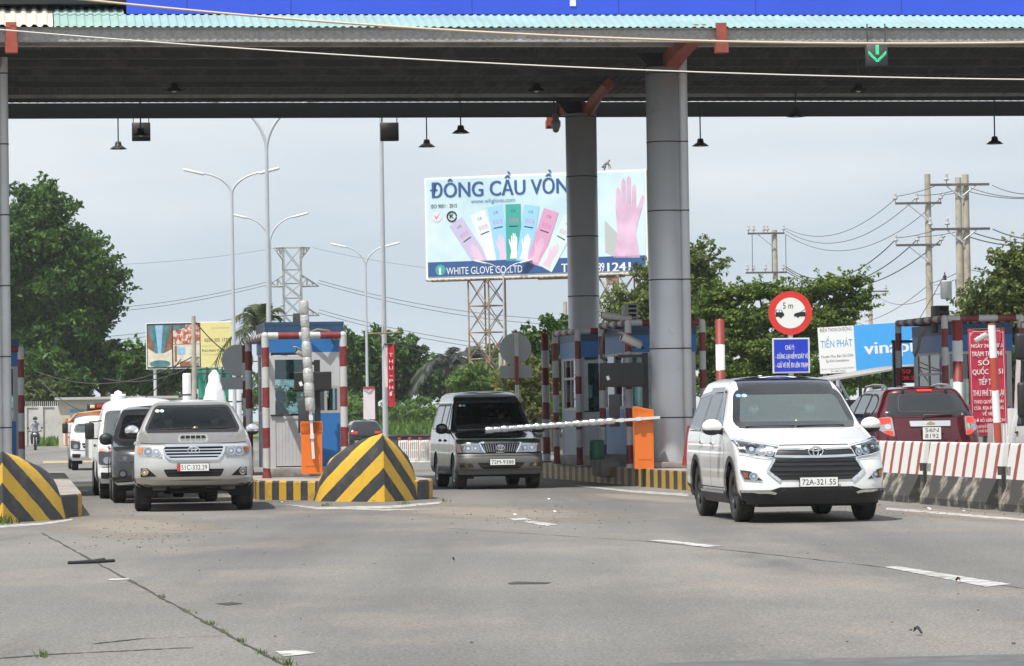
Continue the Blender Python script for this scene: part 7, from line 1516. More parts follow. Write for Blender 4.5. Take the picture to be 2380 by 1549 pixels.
# ================================================================== trees and other plants
BARK = mat('bark', (0.12, 0.095, 0.07), 0.95, var=0.4, vs=6, bump=0.6, bs=20)
def leaf_mat(name, c, c2, trans=0.38):
    if name in MATS: return MATS[name]
    m = bpy.data.materials.new(name); m.use_nodes = True; n = m.node_tree; L = n.links; b = n.nodes['Principled BSDF']; b.inputs['Roughness'].default_value = 0.55; b.inputs['Specular IOR Level'].default_value = 0.35
    t = n.nodes.new('ShaderNodeTexCoord'); z = n.nodes.new('ShaderNodeTexNoise'); z.inputs['Scale'].default_value = 0.55; z.inputs['Detail'].default_value = 6; z.inputs['Roughness'].default_value = 0.7; L.new(t.outputs['Object'], z.inputs['Vector'])
    r = n.nodes.new('ShaderNodeValToRGB'); r.color_ramp.elements[0].position = 0.36; r.color_ramp.elements[1].position = 0.64; r.color_ramp.elements[0].color = (*c, 1); r.color_ramp.elements[1].color = (*c2, 1)
    geo = n.nodes.new('ShaderNodeNewGeometry'); ad = n.nodes.new('ShaderNodeMath'); ad.operation = 'MULTIPLY_ADD'; ad.inputs[1].default_value = 0.22; L.new(geo.outputs['Random Per Island'], ad.inputs[0])
    sb = n.nodes.new('ShaderNodeMath'); sb.operation = 'SUBTRACT'; sb.inputs[1].default_value = 0.11; L.new(z.outputs['Fac'], sb.inputs[0]); L.new(sb.outputs[0], ad.inputs[2]); L.new(ad.outputs[0], r.inputs[0]); L.new(r.outputs[0], b.inputs['Base Color'])
    tr = n.nodes.new('ShaderNodeBsdfTranslucent'); L.new(r.outputs[0], tr.inputs[0]); mx = n.nodes.new('ShaderNodeMixShader'); mx.inputs[0].default_value = trans
    L.new(b.outputs[0], mx.inputs[1]); L.new(tr.outputs[0], mx.inputs[2]); L.new(mx.outputs[0], n.nodes['Material Output'].inputs[0]); MATS[name] = m; return m
LF_BIG = leaf_mat('leaf_dark_green', (0.02, 0.062, 0.009), (0.10, 0.205, 0.026)); LF_MID = leaf_mat('leaf_mid_green', (0.03, 0.082, 0.014), (0.105, 0.20, 0.03)); LF_FEA = leaf_mat('leaf_feather_green', (0.05, 0.105, 0.014), (0.18, 0.255, 0.038)); LF_YEL = leaf_mat('leaf_yellow_green', (0.10, 0.13, 0.03), (0.28, 0.26, 0.09)); LF_BRI = leaf_mat('leaf_bright_green', (0.07, 0.14, 0.025), (0.16, 0.27, 0.05)); LF_OLV = leaf_mat('leaf_olive', (0.065, 0.11, 0.026), (0.20, 0.235, 0.07)); LF_PLM = leaf_mat('leaf_palm', (0.04, 0.065, 0.028), (0.12, 0.145, 0.065))
def leaves(mb, c, r, n, size, rr, flat=0.0, up=0.3):
    """n leaf blades spread through an ellipsoid clump, denser near its surface"""
    for _ in range(n):
        d = Vector((rr.gauss(0, 1), rr.gauss(0, 1), rr.gauss(0, 1))).normalized() * (rr.random() ** 0.45)
        p = c + Vector((d.x * r[0], d.y * r[1], d.z * r[2]))
        nrm = (Vector((rr.gauss(0, 1), rr.gauss(0, 1), rr.gauss(0, 1) + up)) + d * 0.8).normalized()
        if flat: nrm = (nrm * (1 - flat) + Vector((0, 0, 1)) * flat).normalized()
        u = nrm.orthogonal().normalized(); a = rr.random() * 6.28; v = nrm.cross(u); u, v = u * math.cos(a) + v * math.sin(a), v * math.cos(a) - u * math.sin(a)
        s = size * rr.uniform(0.6, 1.35); o = len(mb.v)
        mb.v += [tuple(p - u * s), tuple(p + v * s * 0.5 + nrm * s * 0.12), tuple(p + u * s), tuple(p - v * s * 0.5 + nrm * s * 0.12)]
        mb.f.append([o, o + 1, o + 2, o + 3]); mb.m.append(0); mb.sm.append(False)
def tree(label, x, d, blobs, lm, leaf=0.16, n=9000, seed=1, trunk=0.22, name='broadleaf_tree', group=None, ytrunk=1000, flat=0.0, cat='tree', clump=0.55):
    """blobs: (px, py, rx_px, ry_px) ellipses of the crown outline in the photograph, given real depth"""
    rr = random.Random(seed); base = pos(x, d, ytrunk); t = thing(name, label, cat, base, 0, group); k = d / F
    mb = MB(); tr = MB(); B = []
    for (px, py, rx, ry) in blobs:
        c = at(px, py, d) - base; B.append((c, rx * k, ry * k))
    tot = sum(a * b for _, a, b in B)
    fork = Vector((0, 0, max(0.8, min(c.z - b for c, a, b in B) + 0.3)))
    tr.tube([(0, 0, 0), (0.04, 0, fork.z * 0.5), tuple(fork)], [trunk * 1.25, trunk, trunk * 0.8], 10)
    for c, a, b in B:
        dep = 0.5 * (a + b) * 1.1; m = Vector(((fork.x + c.x) / 2 + rr.uniform(-.3, .3), rr.uniform(-.4, .4), (fork.z + c.z) / 2)); cc = Vector((c.x, rr.uniform(-0.4, 0.4) * dep, c.z))
        tr.tube([fork - Vector((0, 0, 0.2)), m, cc], [trunk * 0.55, trunk * 0.35, trunk * 0.1], 7)
        cl = max(8, int(a * b / tot * n / 48)); per = int(a * b / tot * n / cl)
        for _ in range(cl):
            q = Vector((rr.gauss(0, 1), rr.gauss(0, 1), rr.gauss(0, 1))).normalized() * rr.random() ** 0.4
            p = cc + Vector((q.x * a, q.y * dep, q.z * b)) * 0.9; s = clump * rr.uniform(0.6, 1.3) * min(1.0, 0.45 * (a + b))
            leaves(mb, p, (s, s, s * (0.75 if not flat else 0.35)), per, leaf, rr, flat)
            if rr.random() < 0.25: tr.tube([cc, (cc + p) / 2 + Vector((0, 0, 0.1)), p], [trunk * 0.16, trunk * 0.1, trunk * 0.03], 5)
        for _ in range(int(10 + 26 * a * b / tot * 3)):       # loose sprays that break the outline
            q = Vector((rr.gauss(0, 1), rr.gauss(0, 1) * 0.6, abs(rr.gauss(0, 1)) * 0.9 + 0.1)).normalized(); p0 = cc + Vector((q.x * a, q.y * dep, q.z * b)) * 0.88; dr = Vector((q.x, q.y, q.z * 0.6)).normalized()
            for e in range(5): leaves(mb, p0 + dr * clump * 0.27 * e, (clump * 0.22, clump * 0.22, clump * 0.16), 5, leaf, rr, flat)
    tr.build('trunk', BARK, t); mb.build('crown', lm, t); return t
def palm(label, x, d, ytop, nf, fl, seed, lm=LF_PLM, r=0.15, group=None, droop=1.0):
    rr = random.Random(seed); base = pos(x, d, 1000); zt = at(x, ytop, d).z; t = thing('coconut_palm', label, 'palm tree', base, 0, group)
    mb = MB(); mb.tube([(0.3, 0, 0), (0.15, 0, zt * 0.4), (0, 0, zt * 0.8), (0, 0, zt)], [r * 1.3, r, r * 0.85, r * 0.8], 10); mb.build('trunk', BARK, t); fr = MB()
    for i in range(nf):
        a = 6.283 * i / nf + rr.uniform(-.25, .25); el = rr.uniform(0.2, 1.35); L = fl * rr.uniform(0.75, 1.1); P = []
        for q in range(11):
            u = q / 10; rad = L * u * math.cos(el) * (1 - 0.12 * u); P.append(Vector((rad * math.cos(a), rad * math.sin(a), zt + L * math.sin(el) * u - droop * L * 0.75 * u * u * (0.5 + 0.5 * math.cos(el)))))
        fr.tube(P, [0.03] * 6 + [0.015] * 5, 4)
        for q in range(1, 11):
            for e in (0, 0.33, 0.66):
                if q == 10 and e: continue
                b = P[q] if not e else P[q].lerp(P[min(q + 1, 10)], e); tg = (P[q] - P[q - 1]).normalized(); sd = tg.cross(Vector((0, 0, 1))).normalized(); ll = L * 0.24 * (1 - 0.6 * abs(q / 10 - 0.45)) 
                for s in (-1, 1):
                    tip = b + sd * s * ll * 0.8 + tg * ll * 0.5 - Vector((0, 0, ll * rr.uniform(0.3, 0.75))); o = len(fr.v); wv = tg * 0.035 * (L / 2)
                    fr.v += [tuple(b - wv), tuple(b + wv), tuple(tip)]; fr.f.append([o, o + 1, o + 2]); fr.m.append(0); fr.sm.append(False)
    fr.build('frond', lm, t); return t
tree('huge dark leafy tree filling the left edge behind the grey column', 60, 224, [(95, 490, 62, 60), (60, 560, 75, 70), (140, 580, 85, 75), (200, 640, 75, 65), (243, 680, 48, 42), (120, 670, 110, 80), (60, 720, 75, 75), (160, 760, 85, 60), (215, 735, 48, 55), (90, 790, 95, 38), (10, 620, 60, 150)], LF_BIG, 0.19, 56000, 1, 0.6, clump=0.95)
tree('dark bushy tree low behind the motorcyclist at the left', 120, 220, [(110, 880, 55, 45), (150, 905, 50, 40), (90, 920, 45, 28)], LF_MID, 0.22, 7000, 2, 0.2, clump=0.8)
tree('feathery dark tree left of the hotel billboard, above the white truck', 240, 226, [(215, 845, 70, 45), (275, 870, 60, 40), (180, 880, 45, 40)], LF_BIG, 0.22, 8000, 3, 0.2, clump=0.8)
tree('layered green tree directly below the hotel billboard', 400, 210, [(335, 845, 50, 40), (385, 870, 62, 32), (440, 880, 50, 30), (340, 895, 50, 28), (420, 835, 40, 25)], LF_MID, 0.2, 9000, 4, 0.18, flat=0.4, clump=0.75)
tree('small light green shrub at the foot of the left trees', 95, 218, [(100, 925, 38, 26)], LF_OLV, 0.18, 1800, 5, 0.07, 'shrub', cat='shrub')
palm('slender palm rising among the left trees', 245, 240, 838, 13, 3.6, 3)
palm('coconut palm behind the centre booth and lamp poles', 610, 140, 765, 17, 2.6, 6, droop=1.1)
tree('broad dark tree between the centre booth and the billboard tower', 870, 230, [(850, 815, 60, 35), (900, 830, 65, 40), (940, 860, 48, 40), (860, 870, 70, 45), (920, 890, 60, 35), (825, 860, 35, 45)], LF_MID, 0.22, 11000, 8, 0.3, clump=0.9)
palm('grey green coconut palm left of the rusty tower', 1042, 225, 850, 22, 3.2, 9, leaf_mat('leaf_palm_grey', (0.045, 0.06, 0.045), (0.13, 0.15, 0.12)), 0.2, droop=1.1)
palm('ragged coconut palm behind the legs of the rusty tower', 1100, 240, 845, 18, 3.0, 10, leaf_mat('leaf_palm_grey', (0.045, 0.06, 0.045), (0.13, 0.15, 0.12)), 0.2, droop=1.2)
tree('dark tree mass behind the rusty billboard tower', 1090, 250, [(1010, 890, 45, 32), (1070, 890, 60, 32), (1140, 865, 60, 42), (1190, 880, 50, 48)], LF_BIG, 0.22, 7500, 11, 0.25, clump=0.9)
tree('bright green shrub at the foot of the rusty tower', 1105, 190, [(1085, 900, 28, 20), (1120, 885, 38, 22), (1160, 905, 40, 15)], LF_BRI, 0.13, 3000, 12, 0.08, 'shrub', cat='shrub')
tree('yellowish flowering bush behind the round sign post', 1225, 120, [(1222, 900, 40, 38), (1238, 940, 32, 34), (1205, 945, 30, 28), (1215, 990, 40, 30)], LF_YEL, 0.10, 4500, 13, 0.08, 'shrub', cat='shrub')
tree('leafy dark tree left of the rear booth, behind the tall banded post', 1275, 130, [(1262, 815, 46, 42), (1295, 800, 40, 40), (1300, 860, 45, 60), (1260, 870, 38, 50), (1300, 930, 35, 50)], LF_MID, 0.13, 8000, 14, 0.16)
tree('tall open tree with visible limbs behind the front grey column', 1590, 125, [(1600, 610, 42, 42), (1640, 625, 32, 26), (1610, 670, 60, 50), (1540, 650, 48, 40), (1500, 700, 45, 38), (1445, 715, 28, 22), (1460, 740, 55, 40), (1540, 730, 60, 50), (1620, 720, 50, 45)], LF_OLV, 0.095, 20000, 15, 0.22, clump=0.55)
tree('wide feathery tree with layered branches behind the round sign', 1800, 122, [(1700, 690, 62, 22), (1765, 680, 60, 24), (1850, 690, 70, 24), (1930, 665, 62, 20), (1985, 655, 48, 12), (1960, 700, 62, 20), (1660, 730, 55, 26), (1740, 740, 85, 32), (1850, 745, 95, 34), (1940, 740, 62, 24), (2000, 715, 30, 9), (1690, 790, 90, 36), (1800, 810, 105, 40), (1900, 795, 60, 30), (1660, 845, 70, 34), (1760, 860, 105, 32), (1640, 790, 30, 60), (1700, 905, 90, 28), (1850, 880, 60, 28), (2015, 690, 22, 8)], LF_FEA, 0.072, 76000, 16, 0.24, flat=0.2, clump=0.42)
tree('leafy tree at the right edge behind the twin utility pole', 2360, 100, [(2345, 640, 40, 30), (2370, 610, 35, 30), (2320, 690, 62, 28), (2370, 680, 60, 40), (2290, 720, 40, 30), (2350, 740, 60, 36), (2260, 735, 32, 22), (2375, 800, 40, 50), (2340, 860, 40, 70)], LF_OLV, 0.078, 22000, 17, 0.18, clump=0.5)
tree('dark shrubs under the phone shop billboard', 1945, 118, [(1925, 862, 30, 16), (1985, 878, 60, 16), (2050, 880, 50, 14)], LF_FEA, 0.10, 2600, 18, 0.08, 'shrub', cat='shrub')
# grass bank and undergrowth in the middle distance
rr = random.Random(21)
mb = MB(); N = 60
c0 = pos(700, 300, 1000).x; c1 = pos(1420, 300, 1000).x
V = []
for j, (dy, z) in enumerate(((0, 0.0), (6, 0.35), (14, 1.0), (26, 1.7), (40, 2.1))):
    for i in range(N + 1): V.append((c0 + (c1 - c0) * i / N, 232 + dy, z * (0.75 + 0.35 * math.sin(i * 0.5 + j)) if j else 0.0))
mb.add(V, [(j * (N + 1) + i, j * (N + 1) + i + 1, (j + 1) * (N + 1) + i + 1, (j + 1) * (N + 1) + i) for j in range(4) for i in range(N)], 0, True); tag(mb.build('grass_bank', GRASS), kind='structure')
def grass(name, x0, x1, d0, d1, n, h, m, zf=lambda x, y: 0.0, seed=1):
    rr = random.Random(seed); mb = MB()
    for _ in range(n):
        d = rr.uniform(d0, d1); p = pos(rr.uniform(x0, x1), d, 1000); z = zf(p.x, p.y); hh = h * rr.uniform(0.5, 1.3); a = rr.random() * 6.28; w_ = hh * 0.22; l = Vector((rr.uniform(-.5, .5), rr.uniform(-.5, .5), 0)) * hh
        o = len(mb.v); mb.v += [(p.x - w_ * math.cos(a), p.y - w_ * math.sin(a), z), (p.x + w_ * math.cos(a), p.y + w_ * math.sin(a), z), (p.x + l.x, p.y + l.y, z + hh)]; mb.f.append([o, o + 1, o + 2]); mb.m.append(0); mb.sm.append(False)
    return tag(mb.build(name, m), kind='stuff')
grass('grass', 770, 1420, 222, 262, 16000, 0.8, LF_BRI, lambda x, y: max(0, (y - 236) * 0.055), 3)
grass('grass', 80, 330, 205, 235, 3500, 0.5, LF_BRI, seed=4)
grass('grass', 1640, 2380, 80, 100, 3000, 0.25, LF_OLV, seed=5)
def under(name, xs, y0, d, m, seed, n, rx, ry):
    rr = random.Random(seed); mb = MB(); k = d / F
    for _ in range(n):
        px = rr.uniform(*xs); py = y0 + rr.uniform(-ry, ry); c = at(px, py, d + rr.uniform(-3, 3)); s = rr.uniform(0.5, 1.2) * rx * k; leaves(mb, c, (s, s, s * 0.6), 60, 0.16, rr)
    return tag(mb.build(name, m), kind='stuff')
under('undergrowth', (800, 1015), 950, 245, LF_BRI, 31, 55, 22, 22); under('undergrowth', (800, 1060), 915, 258, LF_MID, 32, 40, 26, 10); under('undergrowth', (1180, 1330), 960, 125, LF_MID, 33, 26, 16, 25); under('undergrowth', (60, 620), 905, 232, LF_BIG, 34, 110, 24, 42); under('undergrowth', (1620, 2100), 900, 128, LF_BIG, 35, 60, 22, 22); under('undergrowth', (560, 800), 930, 230, LF_BIG, 36, 24, 26, 24)
# weeds in the road crack
mb = MB(); rr = random.Random(9)
for (x, y, n, h) in [(560, 1492, 22, 0.03), (520, 1470, 20, 0.025), (640, 1535, 16, 0.03), (610, 1520, 18, 0.03), (490, 1452, 26, 0.03), (440, 1425, 16, 0.03), (98, 1528, 22, 0.05), (20, 1213, 60, 0.16), (8, 1217, 40, 0.12), (1035, 1166, 20, 0.05), (760, 1176, 24, 0.05), (940, 1172, 26, 0.05), (380, 1388, 16, 0.025), (670, 1547, 20, 0.05)]:
    for _ in range(n):
        p = gnd(x + rr.gauss(0, 7), y + rr.gauss(0, 1.5), 0); hh = h * rr.uniform(0.4, 1.3); l = Vector((rr.uniform(-.6, .6), rr.uniform(-.6, .6), 0)) * hh; o = len(mb.v)
        mb.v += [(p.x - hh * .12, p.y, 0), (p.x + hh * .12, p.y, 0), (p.x + l.x, p.y + l.y, hh)]; mb.f.append([o, o + 1, o + 2]); mb.m.append(0); mb.sm.append(False)
tag(mb.build('weeds', LF_OLV), kind='stuff')
# ================================================================== traffic
white_minivan(1900, 42.5, R(6.0)); silver_pickup(452, 52.1, R(6.0)); black_wagon(1166, 64.8, R(8.2))
maroon_suv(2167, 61, R(188)); grey_suv(388, 57.8, R(8)); 
tk = cab_truck(334, 61.4, R(9), 'flatbed_truck', 'white flatbed truck with black mirror queuing beside the dark grey off roader', 0.80, 1.80)
p = Matrix.Translation(tk.location) @ Matrix.Rotation(R(9), 4, 'Z') @ Vector((-0.42, 1.30, 0.66))
seated_driver('person', 'person in pale shirt and blue mask behind the windscreen of the white flatbed truck', p, R(9), mat('shirt_pale', (0.55, 0.6, 0.66), 0.8), MASK)
k2t = cab_truck(222, 99, R(9), 'small_truck', 'small white truck with orange gear on its load, farthest back in the left queue', 0.70, 1.56)
mb = MB()
for a in ((-0.55, 2.3, 1.1), (0.55, 2.3, 1.1), (-0.55, 4.2, 1.1), (0.55, 4.2, 1.1)): mb.tube([a, (a[0], a[1], 1.6)], 0.03, 6)
mb.tube([(-0.75, 2.0, 1.1), (-0.68, 2.2, 1.4), (-0.45, 2.3, 1.62), (0.4, 2.3, 1.72)], 0.045, 8); mb.tube([(-0.75, 2.0, 0.7), (-0.75, 2.0, 1.5)], 0.05, 6); mb.box((0.1, 3.2, 1.62), (1.1, 1.9, 0.08)); mb.build('orange_frame', mat('orange_gear', (0.48, 0.17, 0.04), 0.6, dirt=(0.35, 0.3, 0.25), ds=3), k2t)
mb = MB(); mb.bbox((0.15, 2.6, 1.80), (0.55, 0.25, 0.30), 0.05); mb.build('black_crate', BLK, k2t); mb = MB(); mb.bbox((0.03, 2.47, 1.84), (0.14, 0.03, 0.10), 0.01, 0); mb.bbox((0.26, 2.47, 1.85), (0.2, 0.03, 0.09), 0.01, 1); mb.build('crate_lamp', [mat('pale_lamp', (0.7, 0.6, 0.35), 0.4), REDL], k2t)
# small dark car seen between booth and nose
dk = thing('suv', 'small dark off roader far off, between the centre booth and the crash nose', 'car', pos(833, 150, 1010), R(188)); dk.scale = (0.82, 0.82, 0.78)
Ls = [(0.28, 0.1, 4.3, 0.84, 0.4, 2.8, 0.2, 4), (0.6, 0, 4.36, 0.9, 0.5, 2.8, 0.25, 3.5), (0.95, 0.2, 4.34, 0.9, 0.5, 2.6, 0.25, 3.5), (1.05, 0.8, 4.3, 0.87, 0.4, 2.6, 0.25, 3.5), (1.15, 1.3, 4.24, 0.84, 0.3, 2.6, 0.25, 3.5), (1.5, 1.9, 4.0, 0.68, 0.3, 3, 0.25, 3), (1.6, 2.2, 3.9, 0.6, 0.3, 3, 0.3, 3), (1.64, 2.5, 3.7, 0.48, 0.4, 2.6, 0.4, 2.6)]
s = Shell(Ls, 0.03, step=0.07, nside=30, arches=[(0.85, 0.35, 0.39), (3.45, 0.35, 0.39)]); s.body('body', BLKP, dk)
mb = MB(); s.patch(mb, rounded([(-0.72, 1.12), (0.72, 1.12), (0.6, 1.5), (-0.6, 1.5)], 0.06), 'y', 1, 0.006, 0.006, 0, 0.1); mb.build('rear_window', OPQ, dk)
mb = MB(); s.patch(mb, [(-0.86, 1.05), (-0.45, 1.05), (-0.45, 0.93), (-0.86, 0.93)], 'y', 1, 0.01, 0.01, 0, 0.1, True); mb.build('tail_light', REDL, dk)
mb = MB(); s.line(mb, [(-0.6, 0.5), (0.6, 0.5)], 0.12, 'y', 1, 0.01); mb.build('rear_bumper', mat('satin_silver', (0.75, 0.76, 0.78), 0.25, 0.8), dk)
for sg in (1, -1):
    mb = MB(); s.patch(mb, rounded([(1.6, 1.15), (3.8, 1.15), (3.5, 1.48), (2.1, 1.48)], 0.06), 'x', sg, 0.005, 0.006, 0, 0.1); mb.build('side_window', OPQ, dk)
    for y in (0.85, 3.45): wheel(dk, sg * 0.77, y, 0.35, 0.22, 0.2, ALU, 5, sg)
    mb = MB(); mb.tube([(sg * 0.5, 2.4, 1.66), (sg * 0.5, 3.7, 1.66)], 0.02, 6); mb.build('roof_rail', CHR, dk)
# truck at the right edge: cab outside the frame, its mirror and the driver's arm inside
ct = cab_truck(2560, 59.5, R(8), 'lorry', 'large lorry at the right picture edge with a black mirror on a bent arm', 1.05, 2.60); 
p = at(2374, 806, 59.0) - ct.location; q = at(2378, 930, 59.0) - ct.location; iv = Matrix.Rotation(-R(8), 3, 'Z'); p, q = iv @ p, iv @ q
mb = MB(); mb.bbox(p, (0.22, 0.14, 0.46), 0.05); mb.bbox(q, (0.2, 0.14, 0.62), 0.06); mb.tube([p + Vector((-0.02, 0, 0.2)), p + Vector((0.0, 0, 0.42)), p + Vector((0.3, 0.05, 0.46)), p + Vector((0.7, 0.3, 0.4))], 0.02, 8); mb.tube([p + Vector((0, 0, -0.2)), q + Vector((0, 0, 0.3))], 0.018, 8); mb.tube([q + Vector((0, 0, 0.1)), q + Vector((0.6, 0.4, 0.1))], 0.018, 8); mb.build('side_mirror', BLK, ct)
# ================================================================== motorcycles with riders
def motorbike(label, x, d, rz, rider, shirt, helmet, mask=MASK, y=1020):
    B = thing('motorcycle', label, 'motorcycle', pos(x, d, y), rz)
    for yy in (-0.62, 0.62):
        mb = MB(); mb.lathe([(0.20, -0.03), (0.27, -0.045), (0.29, 0), (0.27, 0.045), (0.20, 0.03), (0.2, -0.03)], 24, 0, axis='x', c=(0, yy, 0.29)); w_ = mb.build('wheel', RUB, B); mb = MB(); mb.lathe([(0.001, 0.02), (0.2, 0.015), (0.2, -0.015), (0.001, -0.02)], 18, 0, axis='x', c=(0, yy, 0.29)); mb.build('rim', ALU, w_)
    bp_ = mat('scooter_black', (0.02, 0.021, 0.024), 0.25, coat=0.8)
    mb = MB(); mb.loft([[Vector((a * wv, yy, zz + b)) for a, b in ((-1, -0.16), (1, -0.16), (1.15, 0.05), (0.7, 0.2), (-0.7, 0.2), (-1.15, 0.05))] for yy, zz, wv in ((-0.50, 0.72, 0.08), (-0.44, 0.75, 0.20), (-0.32, 0.70, 0.17), (-0.2, 0.45, 0.13), (0.1, 0.42, 0.13), (0.3, 0.62, 0.15), (0.75, 0.74, 0.12), (0.85, 0.76, 0.05))]); mb.build('fairing', bp_, B)
    mb = MB(); mb.tube([(-0.07, -0.62, 0.29), (-0.07, -0.42, 0.8)], 0.03, 8); mb.tube([(0.07, -0.62, 0.29), (0.07, -0.42, 0.8)], 0.03, 8); mb.build('fork', ALU, B)
    mb = MB(); mb.tube([(-0.36, -0.22, 0.98), (-0.15, -0.36, 0.94), (0.15, -0.36, 0.94), (0.36, -0.22, 0.98)], 0.02, 8); mb.build('handlebar', BLK, B)
    for sx in (-1, 1): mb = MB(); mb.tube([(sx * 0.25, -0.3, 0.96), (sx * 0.33, -0.3, 1.12)], 0.01, 5); mb.sphere((sx * 0.35, -0.3, 1.14), (0.065, 0.02, 0.045)); mb.build('mirror', BLK, B)
    mb = MB(); mb.sphere((0, -0.50, 0.82), (0.1, 0.05, 0.075)); mb.build('headlight', mat('lamp_pale', (0.5, 0.51, 0.52), 0.2, 0.6), B)
    mb = MB(); mb.bbox((0, 0.3, 0.84), (0.26, 0.75, 0.1), 0.04); mb.build('seat', BLK, B)
    J = [(0, 0.2, 0.88), (0, 0.2, 1.06), (0, 0.17, 1.26), (0, 0.14, 1.38), (0, 0.1, 1.47), (0, 0.08, 1.56), (0, 0.07, 1.64)]; Rr = [(0.15, 0.12), (0.14, 0.10), (0.16, 0.11), (0.11, 0.08), 0.052, (0.076, 0.09), (0.06, 0.07)]; E = [(i, i + 1) for i in range(6)]
    for sx in (-1, 1):
        n = len(J); J += [(sx * 0.18, 0.12, 1.35), (sx * 0.27, 0.0, 1.14), (sx * 0.33, -0.18, 1.0), (sx * 0.33, -0.24, 0.99)]; Rr += [0.06, 0.045, 0.034, 0.036]; E += [(3, n), (n, n + 1), (n + 1, n + 2), (n + 2, n + 3)]
        n = len(J); J += [(sx * 0.11, 0.16, 0.86), (sx * 0.19, -0.22, 0.74), (sx * 0.17, -0.12, 0.36), (sx * 0.17, -0.26, 0.32)]; Rr += [0.085, 0.068, 0.048, 0.045]; E += [(0, n), (n, n + 1), (n + 1, n + 2), (n + 2, n + 3)]
    def fn(c): return 1 if c.z > 1.46 or (abs(c.x) > 0.28 and c.y < -0.1 and c.z > 0.9) else (2 if c.z < 0.95 else 0)
    person('person', rider, J, Rr, E, ([shirt, SKIN, mat('trousers_dark', (0.02, 0.022, 0.03), 0.8)], fn), pos(x, d, y), rz, head=(0, 0.06, 1.585), mask=mask, helmet=helmet)
SHG, SHB, SHR = mat('shirt_lilac_grey', (0.30, 0.30, 0.38), 0.8), mat('shirt_blue', (0.05, 0.20, 0.5), 0.8), mat('shirt_red', (0.5, 0.06, 0.04), 0.8)
HB, HW = mat('helmet_black', (0.02, 0.02, 0.022), 0.2, coat=0.8), mat('helmet_white', (0.72, 0.73, 0.75), 0.25, coat=0.8)
motorbike('black scooter coming up the far left lane by the white wall', 82, 176, R(6), 'rider in a lilac shirt, blue mask and black helmet on the left scooter', SHG, HB)
motorbike('dark scooter far off beside the tall grey lamp pole', 911, 292, R(12), 'rider in blue with a white helmet beside the tall grey lamp pole', SHB, HW)
motorbike('scooter half hidden behind the guard posts of the right booths', 1305, 170, R(10), 'rider in red with a white helmet behind the guard posts of the right booths', SHR, HW)
# ================================================================== people at the booths and on the billboard
p = Matrix.Translation(cb.location) @ Matrix.Rotation(R(8), 4, 'Z') @ Vector((-0.34, 1.15, 0.62))
seated_driver('person', 'clerk in dark maroon with a blue cap sitting inside the centre booth', p, R(60), mat('shirt_maroon', (0.10, 0.03, 0.04), 0.8), MASK, hat=mat('cap_blue', (0.06, 0.25, 0.6), 0.7))
p = Matrix.Translation(rb.location) @ Matrix.Rotation(R(9), 4, 'Z') @ Vector((-0.1, 1.1, 0.60))
seated_driver('person', 'dim figure seated behind the door glass of the rear right booth', p, R(120), mat('shirt_dark_grey', (0.06, 0.06, 0.065), 0.8), None)
wp = at(1407, 398, BD_ - 0.2)
J = [(-0.25, 0, 0.45), (-0.05, 0, 0.62), (0.15, 0, 0.78), (0.25, 0, 0.86), (0.33, 0, 0.92), (0.40, 0, 0.98), (0.45, 0, 1.04), (-0.3, -0.15, 0.4), (0.05, -0.2, 0.52), (-0.12, -0.2, 0.05), (-0.3, 0.15, 0.4), (0.02, 0.2, 0.5), (-0.2, 0.2, 0.05), (0.25, -0.2, 0.75), (0.42, -0.22, 0.45), (0.48, -0.2, 0.12), (0.25, 0.2, 0.75), (0.45, 0.22, 0.5), (0.55, 0.2, 0.22)]
E = [(0, 1), (1, 2), (2, 3), (3, 4), (4, 5), (5, 6), (0, 7), (7, 8), (8, 9), (0, 10), (10, 11), (11, 12), (3, 13), (13, 14), (14, 15), (3, 16), (16, 17), (17, 18)]
Rr = [0.15, 0.15, 0.16, 0.12, 0.06, 0.09, 0.07, 0.09, 0.07, 0.05, 0.09, 0.07, 0.05, 0.06, 0.045, 0.035, 0.06, 0.045, 0.035]
person('person', 'worker in grey clothes crouching on the top edge of the glove billboard', J, Rr, E, ([mat('overalls_grey', (0.16, 0.17, 0.2), 0.8), SKIN], lambda c: 1 if c.x > 0.34 and c.z > 0.86 else 0), wp, R(-17), head=(0.43, 0, 0.99), look=R(60)).scale = (0.62, 0.62, 0.62)
# ================================================================== walls, shed, statue, banners, plastic barriers
WALLW = mat('wall_white_dirty', (0.52, 0.51, 0.48), 0.9, var=0.15, vs=1.0, dirt=(0.22, 0.20, 0.18), ds=0.9, dlo=0.5, dhi=0.75)
def wall(name, label, cat, x0, x1, d, ytop, th, m, yb=1000, posts=0):
    a, b = pos(x0, d, 985), pos(x1, d, 985); z = at((x0 + x1) / 2, ytop, d).z; t = thing(name, label, cat, (a + b) / 2, math.atan2(b.y - a.y, b.x - a.x)); L_ = (b - a).length
    mb = MB(); mb.box((0, 0, z / 2), (L_, th, z)); mb.box((0, 0, z + 0.04), (L_ + 0.05, th + 0.12, 0.08)); mb.build('wall', m, t)
    if posts:
        mb = MB()
        for k in range(posts): mb.box((-L_ / 2 + L_ * k / (posts - 1), -th / 2 - 0.06, z / 2), (0.3, 0.12, z + 0.1))
        mb.build('pier', m, t)
    return t, L_, z
wl, L_, z_ = wall('boundary_wall', 'dirty white wall with small railings behind the left scooter', 'wall', 20, 134, 215, 948, 0.2, WALLW, posts=4)
mb = MB()
for k in range(26): mb.tube([(-L_ / 2 + L_ * k / 25, 0, z_), (-L_ / 2 + L_ * k / 25, 0, z_ + 0.4)], 0.025, 4)
mb.build('railing', WALLW, wl)
lh, L2, z2_ = wall('low_building', 'low pale building with a flat roof behind the white trucks', 'building', 150, 420, 190, 930, 5.0, mat('wall_cream', (0.50, 0.46, 0.38), 0.9, var=0.1, vs=1, dirt=(0.3, 0.27, 0.22), ds=1))
